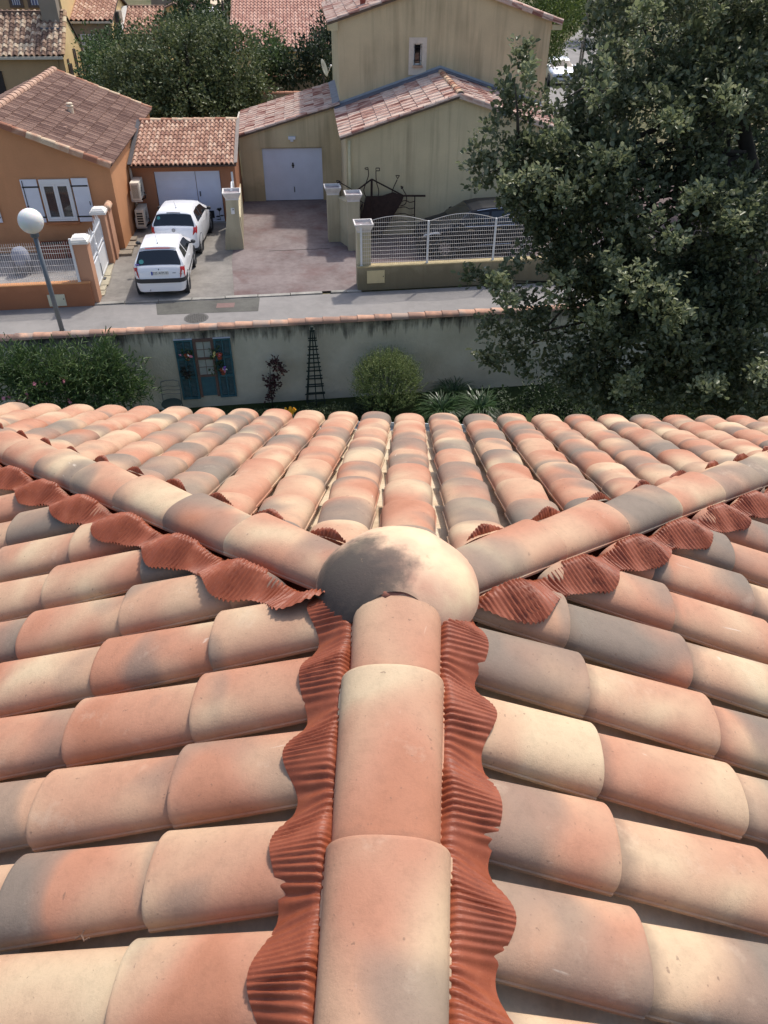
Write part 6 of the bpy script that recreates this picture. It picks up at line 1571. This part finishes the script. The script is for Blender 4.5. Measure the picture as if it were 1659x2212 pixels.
# grey gable walls behind
gh = Thing('grey_house', 'grey gabled house far back behind the holm oak', 'house', base=(-16, 58, 0), F=FB)
p0, p1, p2, p3 = onb(FB, 330, 30, 58), onb(FB, 470, 12, 58), onb(FB, 425, -6, 58), onb(FB, 345, -22, 58)
m = MB(); poly = [(p0.x, 0), (p1.x, 0), (p1.x, p1.z), (p3.x, p3.z), (p0.x, p3.z-.3)]; m.prism(poly, 'y', 58, 66); gh.part('wall', m, M_GREYR)
rf = MB(); rf.slab([(p1.x+.25, 57.8, p1.z-.02), (p3.x, 57.8, p3.z+.1), (p3.x, 66.2, p3.z+.1), (p1.x+.25, 66.2, p1.z-.02)], .1); gh.part('roof', rf, RO_OLD)
a_, b_ = onb(FB, 352, 20, 55), onb(FB, 412, 20, 55); zt = onb(FB, 375, 8, 55).z; m = MB(); m.prism([(a_.x, 0), (b_.x, 0), (b_.x, a_.z), (a_.x*.6+b_.x*.4, zt), (a_.x, a_.z)], 'y', 55, 57.5)
sh = Thing('small_gable', 'small gabled shed with pale roof edge before the grey house', 'shed', base=(a_.x, 55, 0), F=FB); sh.part('wall', m, M_BEI2)
m = MB(); m.slab([(a_.x-.2, 54.8, a_.z), (a_.x*.6+b_.x*.4, 54.8, zt+.08), (a_.x*.6+b_.x*.4, 57.6, zt+.08), (a_.x-.2, 57.6, a_.z)], .1); m.slab([(b_.x+.2, 54.8, a_.z), (a_.x*.6+b_.x*.4, 54.8, zt+.08), (a_.x*.6+b_.x*.4, 57.6, zt+.08), (b_.x+.2, 57.6, a_.z)], .1); sh.part('roof', m, RO_OLD)
fh = Thing('beige_house', 'pale beige house wall behind the white parasol', 'house', base=(-10, 66, 0), F=FB)
a_, b_ = onb(FB, 415, 20, 66), onb(FB, 500, 20, 66); m = MB(); m.box(a_.x, b_.x, 66, 74, 0, 7.5); fh.part('wall', m, M_BEI)
m = MB(); q_ = onb(FB, 470, 4, 65.95); m.box(q_.x-1.2, q_.x+1.2, 65.9, 66.0, q_.z-.1, q_.z+1.4); fh.part('window', m, M_SHUT)
ps = Thing('parasol', 'white garden parasol open far behind the holm oak', 'parasol', base=tuple(gl(FB, 454, 24, 2.3))[:2]+(0,), F=FB)
c_ = ps.base; m = MB(); m.lathe([(.95, 2.22), (.9, 2.27), (.45, 2.5), (.03, 2.68)], 8, (c_.x, c_.y, 0)); ps.part('canopy', m, plain('parasol_white', '#e8e4ea', .7, .04)); m = MB(); m.tube([(c_.x, c_.y, 0), (c_.x, c_.y, 2.6)], .03, 6); ps.part('pole', m, M_DKGREY)
# walls between the gardens
cp_small = barrel('coping_tile', .46, .22, .26, .075, .09, .012, seg=8, rows=1, mat=tile_mat('coping_rust', [(.3, (.34, .14, .09)), (.6, (.50, .25, .16))], scale=3, shift=.4))
def back_wall(label, xl, xr, y, z, b=None):
    p = gl(FB, xl, y, z); q_ = gl(FB, xr, y, z); B = (p.y+q_.y)/2; t = Thing('boundary_wall', label, 'wall', 'walls between the back gardens', ((p.x+q_.x)/2, B, 0), FB)
    m = MB(); m.box(p.x-2, q_.x+1.0, B, B+.18, 0, z-.06); t.part('wall', m, M_GREYR); x = p.x-2
    while x < q_.x+.9: t.inst('coping_tile', cp_small, Matrix.Translation((x, B+.09, z-.07)) @ Matrix.Rotation(rad(90), 4, 'Z') @ Matrix.Rotation(rnd.gauss(0, .01), 4, 'Y')); x += .41
    return t
back_wall('grey garden wall with rust red tiles behind the ochre garage roof', 566, 690, 162, 2.0)
back_wall('lower garden wall just behind the ochre garage roof', 560, 640, 199, 1.95)
def dish(label, x, y, b, r, turn):
    q_ = onb(FB, x, y, b); t = Thing('satellite_dish', label, 'satellite dish', None, (q_.x, q_.y, max(0, q_.z-1.6)), FB)
    M = Matrix.Translation(q_) @ Matrix.Rotation(rad(turn), 4, 'Z') @ Matrix.Rotation(rad(72), 4, 'X')
    m = MB(); m.lathe([(.01, 0), (r*.5, r*.06), (r, r*.24), (r*.98, r*.27), (r*.5, r*.09), (.01, .02)], 22, (0, 0, 0), M); t.part('dish', m, plain('dish_grey', '#74776f', .6, .12) if 'dish_grey' not in MATS else MATS['dish_grey'], smooth=True)
    e = M @ Vector((0, 0, r*1.1)); m = MB(); m.tube([M @ Vector((0, -r*.9, r*.2)), e], .015, 6); m.ball(e, .05, 8, 5); t.part('feed_arm', m, M_PVC)
    m = MB(); m.tube([tuple(q_), (q_.x+.05, q_.y+.1, q_.z-.3), (q_.x+.05, q_.y+.1, max(0, q_.z-1.6))], .03, 6); t.part('mast', m, M_DKGREY)
dish('weathered grey satellite dish standing behind the ochre garage roof', 697, 148, 17.0, .36, 74)
dish('bluish satellite dish at the left edge of the pink roof', 487, 50, 39.5, .55, 70)
# ---- side road at the right with a parked silver car
def wp(x, y, z=0.0): g = G(x, y, z); return (g.x, g.y)
m = MB(); L_ = [wp(1150, 330), wp(1178, 240), wp(1192, 170), wp(1206, 118), wp(1222, 88), wp(1250, 66), wp(1290, 52)]; R_ = [wp(1300, 330), wp(1300, 240), wp(1300, 170), wp(1302, 118), wp(1304, 92), wp(1310, 74), wp(1330, 58)]
m.add([(x, y, .006) for x, y in L_]+[(x, y, .006) for x, y in R_], [(i, i+7, i+8, i+1) for i in range(6)])
single('side_road', m, M_ASPH, kind='structure')
sv = Car([(0, .50), (.03, .75), (.06, .88), (.5, .95), (.9, 1.25), (1.2, 1.37), (1.7, 1.40), (2.2, 1.38), (2.5, 1.30), (3.05, .96), (3.2, .93), (3.85, .84), (4.05, .72), (4.15, .58), (4.18, .45)], [(0, .62), (.1, .76), (.4, .82), (2, .84), (3.4, .82), (3.9, .74), (4.18, .58)], .93, 4.18)
g = G(1217, 187); c4 = place_car('parked_car', 'silver car facing the camera on the side road beyond the oak', 'car', sv, M_CARS, FW, (g.x, g.y+4.0, .01), -92)
c4.part('windscreen', sv.patch([(2.52, -2.6), (2.52, 2.6), (3.02, 2.8), (3.02, -2.8)], off=.008, n=8), M_CGLASS, smooth=True)
for sd_ in (1, -1):
    c4.part('side_window', sv.patch([(1.0, 3.9), (2.9, 3.88), (2.45, 3.1), (1.3, 3.1)], (sd_,), .006), M_CGLASS, smooth=True)
    c4.part('headlight', sv.patch([(3.95, 4.4), (4.10, 3.0), (4.03, 2.2), (3.9, 3.2)], (sd_,), .012, 5), M_CLEAR, smooth=True)
    mirror(c4, 2.75, .80*sd_, 1.0, M_CARS)
    for x in (.75, 3.35): arch(c4, x, .82*sd_); wheel(c4, x, .82*sd_, .3)
m = MB(); m.box(4.14, 4.20, -.42, .42, .52, .64); c4.part('grille', m, M_TRIM)
m = MB(); m.box(4.16, 4.21, -.6, .6, .26, .36); c4.part('bumper_vent', m, M_TRIM)
up_ = Thing('utility_pole', 'grey concrete utility pole at the side road beside the silver car', 'pole', base=(*wp(1252, 152), 0)); m = MB(); b_ = up_.base
m.box(b_.x-.13, b_.x-.03, b_.y-.1, b_.y+.1, 0, 7.5); m.box(b_.x+.03, b_.x+.13, b_.y-.1, b_.y+.1, 0, 7.5)
for i in range(9): m.box(b_.x-.03, b_.x+.03, b_.y-.08, b_.y+.08, .6+i*.8, .75+i*.8)
up_.part('shaft', m, M_GREYR)
# low hills all round, only seen from other viewpoints
hm = MB(); n = 72
for k in range(n):
    a = 2*math.pi*k/n; h = 14+10*math.sin(a*3+1)+7*math.sin(a*7); hm.v += [(math.cos(a)*420, math.sin(a)*420, -3), (math.cos(a)*640, math.sin(a)*640, h+8), (math.cos(a)*860, math.sin(a)*860, -3)]
for k in range(n):
    o, o2 = 3*k, 3*((k+1) % n); hm.f += [(o, o2, o2+1, o+1), (o+1, o2+1, o2+2, o+2)]
single('hills', hm, ground_mat('scrub_hill', (.03, .05, .02), (.05, .07, .03), (.09, .10, .05), .2), kind='structure')
# ------------------------------------------------------------------ trees
M_OAK = leaf_mat('oak_leaf', (.075, .094, .048), (.14, .165, .085), (.29, .305, .19), .33, .42)
def pt(x, y, D): return at_depth(x, y, D)
# the big oak right of the garden
BL = [(1380, 115, 105, 15.0), (1470, 70, 170, 15.5), (1620, 130, 170, 15.2), (1365, 0, 85, 15.4), (1265, 265, 90, 14.4), (1172, 280, 52, 14.2), (1400, 290, 170, 14.2), (1575, 330, 185, 14.4),
      (1180, 380, 92, 14.0), (1118, 350, 62, 14.0), (1285, 450, 160, 13.8), (1145, 478, 66, 13.6), (1450, 500, 190, 13.6), (1620, 540, 185, 13.8), (1310, 590, 120, 13.3), (1205, 545, 70, 13.5),
      (1390, 680, 165, 13.0), (1560, 720, 185, 13.2), (1285, 730, 100, 12.9), (1200, 760, 78, 12.9), (1130, 725, 48, 12.8), (1150, 655, 46, 12.8), (1120, 775, 34, 12.9), (1300, 840, 95, 12.6), (1430, 850, 120, 12.6), (1600, 860, 150, 12.8),
      (1225, 430, 72, 13.9), (1240, 500, 75, 13.6), (1180, 520, 48, 13.6), (1270, 340, 80, 14.1), (1300, 520, 85, 13.5), (1340, 640, 90, 13.0), (1450, 630, 110, 12.9), (1540, 600, 95, 13.2), (1250, 780, 60, 12.8), (1500, 800, 110, 12.7),
      (1137, 165, 36, 14.3), (1128, 110, 20, 14.4), (1095, 210, 24, 14.2), (1110, 255, 42, 14.2), (1075, 300, 30, 14.1), (1050, 330, 20, 14.0), (1022, 375, 20, 13.9), (1050, 402, 28, 13.9), (1085, 430, 36, 13.8), (1095, 395, 40, 13.9), (1170, 215, 30, 14.3), (1238, 235, 26, 14.5),
      (1060, 608, 22, 13.0), (1085, 622, 32, 12.9), (1110, 645, 34, 12.9), (1020, 590, 12, 13.1), (1062, 700, 18, 12.9), (1080, 720, 26, 12.9), (1050, 775, 14, 13.0), (1078, 770, 20, 13.0), (1100, 740, 30, 12.9), (1235, 660, 60, 13.2), (1245, 615, 55, 13.2)]
blobs = []
for x, y, r, D in BL:
    p = pt(x, y, D); rr = r*(p-CAM).length*0.985/1661; rr *= (.86 if x < 1260 else .95); blobs.append((tuple(p), (rr, rr*(.9 if r > 60 else .8), rr*.92)))
boughs = []
for c, r in blobs:
    c = np.array(c); R_ = np.array(r); n = max(2, int(6.5*(r[0]/.62)**2))
    for i in range(n):
        d = unit(rng.normal(size=(1, 3))+np.array([[0, -.25, .25]]))[0]; k = rng.uniform(.55, 1.0); br_ = min(r[0]*.9, rng.uniform(.20, .40))
        boughs.append((tuple(c+d*R_*k), (br_, br_, br_*.72)))
V = foliage(boughs, .088, .058, lai=1.35, cr=.10, per=18, shell=.62, up=.9, jit=.3)
base = (pt(1640, 600, 14.4).x, pt(1640, 600, 14.4).y, -1.5); tr = MB()
top = pt(1600, 250, 14.6); tr.tube([base, (base[0]-.05, base[1], .2), pt(1645, 470, 14.4), pt(1615, 330, 14.5), pt(1585, 180, 14.8), pt(1570, 40, 15)], [.26, .21, .17, .13, .09, .05], 10)
for i in list(range(26)):
    q_ = Vector(blobs[i][0]); k = rnd.choice([pt(1645, 470, 14.4), pt(1615, 330, 14.5), pt(1640, 560, 14.3), pt(1590, 200, 14.8)]); mid = (k+q_)/2+Vector((0, 0, -.25)); tr.tube([k, mid, q_], [.07, .04, .012], 7)
for (a, b) in (((1640, 480), (1280, 430)), ((1610, 330), (1170, 330)), ((1280, 430), (1120, 330)), ((1120, 330), (1110, 150)), ((1300, 640), (1060, 600)), ((1330, 700), (1050, 775)), ((1180, 380), (1020, 372)), ((1300, 200), (1200, 220))):
    p, q_ = pt(*a, 13.9), pt(*b, 13.7 if b[1] < 500 else 13.0); q_ = p+(q_-p)*.86; tr.tube([p, (p+q_)/2+Vector((0, 0, .12)), q_], [.04, .02, .004], 6)
oak = plant('oak_tree', 'large dark evergreen oak overhanging the garden wall and street', 'tree', None, base, V, M_OAK, tr, M_BARK, crown='crown')
# near oak clumps in a paler leaf: sky light put into the colour
M_OAK2 = leaf_mat('lit_oak_leaf', (.15, .18, .085), (.24, .27, .14), (.38, .40, .25), .36, .4)
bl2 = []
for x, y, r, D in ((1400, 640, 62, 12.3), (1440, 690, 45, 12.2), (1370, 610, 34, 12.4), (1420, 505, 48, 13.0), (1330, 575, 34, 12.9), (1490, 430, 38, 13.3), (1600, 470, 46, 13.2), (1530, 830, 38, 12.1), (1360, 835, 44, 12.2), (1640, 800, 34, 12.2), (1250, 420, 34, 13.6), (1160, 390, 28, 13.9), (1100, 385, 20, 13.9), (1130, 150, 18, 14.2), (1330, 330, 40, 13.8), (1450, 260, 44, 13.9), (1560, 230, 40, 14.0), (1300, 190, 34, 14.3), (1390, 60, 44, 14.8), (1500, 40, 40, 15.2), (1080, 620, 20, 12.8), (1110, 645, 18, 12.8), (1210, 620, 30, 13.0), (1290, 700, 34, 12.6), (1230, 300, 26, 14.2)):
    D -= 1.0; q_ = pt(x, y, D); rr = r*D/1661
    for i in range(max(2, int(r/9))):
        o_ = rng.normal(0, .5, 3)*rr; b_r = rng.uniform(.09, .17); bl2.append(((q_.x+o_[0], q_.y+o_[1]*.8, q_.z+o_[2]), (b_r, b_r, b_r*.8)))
oak.part('lit_clumps', quad_mesh('lit_clumps', foliage(bl2, .085, .056, lai=1.5, cr=.08, per=14, shell=.5, up=1.0), M_OAK2, base), None)
# undergrowth below it
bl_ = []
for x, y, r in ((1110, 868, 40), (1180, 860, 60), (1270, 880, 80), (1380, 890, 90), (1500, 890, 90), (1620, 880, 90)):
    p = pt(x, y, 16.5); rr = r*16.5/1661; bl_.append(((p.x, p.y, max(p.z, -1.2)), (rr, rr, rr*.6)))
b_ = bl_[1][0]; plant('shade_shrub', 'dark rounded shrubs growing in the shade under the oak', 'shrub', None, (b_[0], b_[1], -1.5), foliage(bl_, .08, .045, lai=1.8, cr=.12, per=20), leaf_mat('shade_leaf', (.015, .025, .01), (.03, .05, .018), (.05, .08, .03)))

def far_tree(name, label, group, items, mat, leaf, lai=2.0, trunk=True, cat='tree', z0=-.03, cr=.3, up=.5, spike=0):
    bl = []
    for x, y, r, D, asp in items:
        p = pt(x, y, D); rr = r*(p-CAM).length/1661; bl.append((tuple(p), (rr, rr*.9, rr*asp)))
    cxy = np.mean([b[0][:2] for b in bl], axis=0); base = (float(cxy[0]), float(cxy[1]), z0)
    V = foliage(bl, leaf[0], leaf[1], lai=lai, cr=cr, per=24, shell=.45, up=up, spike=spike); st = None
    if trunk:
        st = MB(); zt = max(b[0][2] for b in bl); st.tube([base, (base[0]+.1, base[1], (zt+z0)/2), (base[0]+.15, base[1], zt)], [.22, .15, .05], 8)
        for b in bl: st.tube([(base[0]+.1, base[1], (b[0][2]*.4+z0*.6)), b[0]], [.09, .03], 6)
    plant(name, label, cat, group, base, V, mat, st, M_BARK, crown='crown' if cat == 'tree' else 'foliage')
M_HOLM = leaf_mat('holm_leaf', (.06, .085, .035), (.115, .145, .06), (.21, .23, .11), .45, .3)
far_tree('holm_oak', 'broad round evergreen tree behind the orange garage', None,
         [(300, 190, 70, 41, .8), (400, 165, 85, 41, .85), (500, 185, 68, 41, .85), (345, 120, 60, 42, .8), (440, 105, 62, 42, .75), (510, 125, 50, 42, .8), (285, 140, 48, 42, .8), (250, 185, 36, 41.5, .8), (400, 220, 80, 40, .6), (320, 225, 60, 40, .6), (490, 230, 58, 40, .6), (545, 190, 30, 41, .9), (375, 85, 34, 43, .8), (475, 80, 34, 43, .7)], M_HOLM, (.15, .095), 1.6)
M_LIGHT = leaf_mat('light_shrub_leaf', (.05, .085, .03), (.09, .14, .05), (.16, .21, .09), .55)
M_MID = leaf_mat('mid_shrub_leaf', (.03, .055, .022), (.055, .09, .035), (.10, .14, .06), .55)
M_CYP = leaf_mat('conifer_leaf', (.018, .03, .016), (.032, .05, .025), (.06, .085, .045), .6)
far_tree('garden_shrub', 'pale green shrub between the beige house and the holm oak', 'shrubs in the far gardens', [(205, 112, 28, 46, 1), (225, 135, 26, 45, 1), (200, 150, 22, 44, 1)], M_LIGHT, (.15, .09), 2, False, 'shrub')
far_tree('garden_shrub', 'light green shrub low behind the brown tile roof', 'shrubs in the far gardens', [(215, 185, 26, 43, .8), (245, 205, 28, 43, .8), (225, 220, 30, 42, .7)], M_LIGHT, (.13, .08), 2, False, 'shrub')
far_tree('garden_shrub', 'mid green bushes in the hollow left of the holm oak', 'shrubs in the far gardens', [(200, 185, 20, 47, 1.1), (240, 100, 36, 49, .8), (280, 90, 34, 50, .7), (255, 150, 30, 46, 1)], M_MID, (.15, .09), 2, False, 'shrub')
far_tree('leafy_tree', 'green tree rising behind the holm oak towards the grey gables', 'trees in the far gardens', [(405, 25, 30, 58, 1.0), (395, 55, 30, 57, .9), (420, 5, 22, 58, .9), (370, 60, 30, 56, .7), (440, 60, 34, 56, .6), (480, 62, 26, 55, .6)], M_MID, (.2, .13), 2)
far_tree('leafy_tree', 'thin branches of a tree beside the far pink roof', 'trees in the far gardens', [(478, 0, 18, 62, .8), (485, 22, 14, 62, .8), (470, 45, 20, 60, .7)], M_MID, (.2, .12), 1.2)
far_tree('conifer_hedge', 'dark hedge below the far pink roof', 'hedges behind the ochre house', [(640, 145, 36, 44, 1), (690, 132, 38, 44, 1.1), (672, 112, 20, 45, 1), (706, 95, 26, 45, 1.3), (710, 50, 14, 46, 1.6), (610, 150, 26, 43, .8), (715, 140, 26, 43, 1)], M_CYP, (.15, .09), 2.2, False, 'hedge')
far_tree('conifer_hedge', 'yellow green bushes right of the holm oak', 'hedges behind the ochre house', [(570, 105, 30, 45, .9), (600, 125, 30, 44, .9), (585, 145, 28, 43, .8), (555, 120, 20, 44, 1)], M_LIGHT, (.15, .09), 2, False, 'hedge')
# right of the tall house: tall hedge along the side road, dark trees behind
M_THUJA = leaf_mat('thuja_leaf', (.055, .09, .02), (.10, .145, .035), (.17, .21, .06), .6)
far_tree('thuja_hedge', 'bright green tall hedge beside the ochre house and side road', None, [(1222, 20, 26, 49, 1.6), (1212, 60, 26, 47, 1.5), (1200, 95, 18, 45, 1.5), (1232, -20, 30, 52, 1.6), (1185, 60, 22, 46, 1.6), (1190, 10, 30, 48, 1.5), (1160, 0, 34, 50, 1.2)], M_THUJA, (.16, .07), 2.4, False, 'hedge', spike=1.0, cr=.25)
far_tree('dark_tree', 'dark tree beyond the silver car at the end of the side road', 'dark trees at the top right', [(1275, -10, 40, 78, 1.2), (1330, 0, 46, 80, 1.2), (1290, 20, 24, 76, 1), (1400, 10, 50, 78, 1)], M_CYP, (.26, .17), 2)
far_tree('dark_tree', 'very dark tree filling the top right corner behind the oak', 'dark trees at the top right', [(1560, 40, 90, 30, 1), (1650, 60, 90, 31, 1), (1600, 160, 80, 30, 1), (1500, 120, 70, 31, 1), (1640, 260, 70, 28, 1), (1650, 370, 70, 26, 1), (1560, 300, 60, 28, 1)], M_CYP, (.15, .1), 1.8)
far_tree('roadside_hedge', 'dark low hedge on the far side of the side road', None, [(1300, 110, 30, 62, .5), (1330, 80, 30, 66, .5), (1290, 150, 26, 58, .6), (1330, 180, 40, 52, .6), (1280, 220, 36, 47, .6)], M_CYP, (.2, .12), 1.8, False, 'hedge')
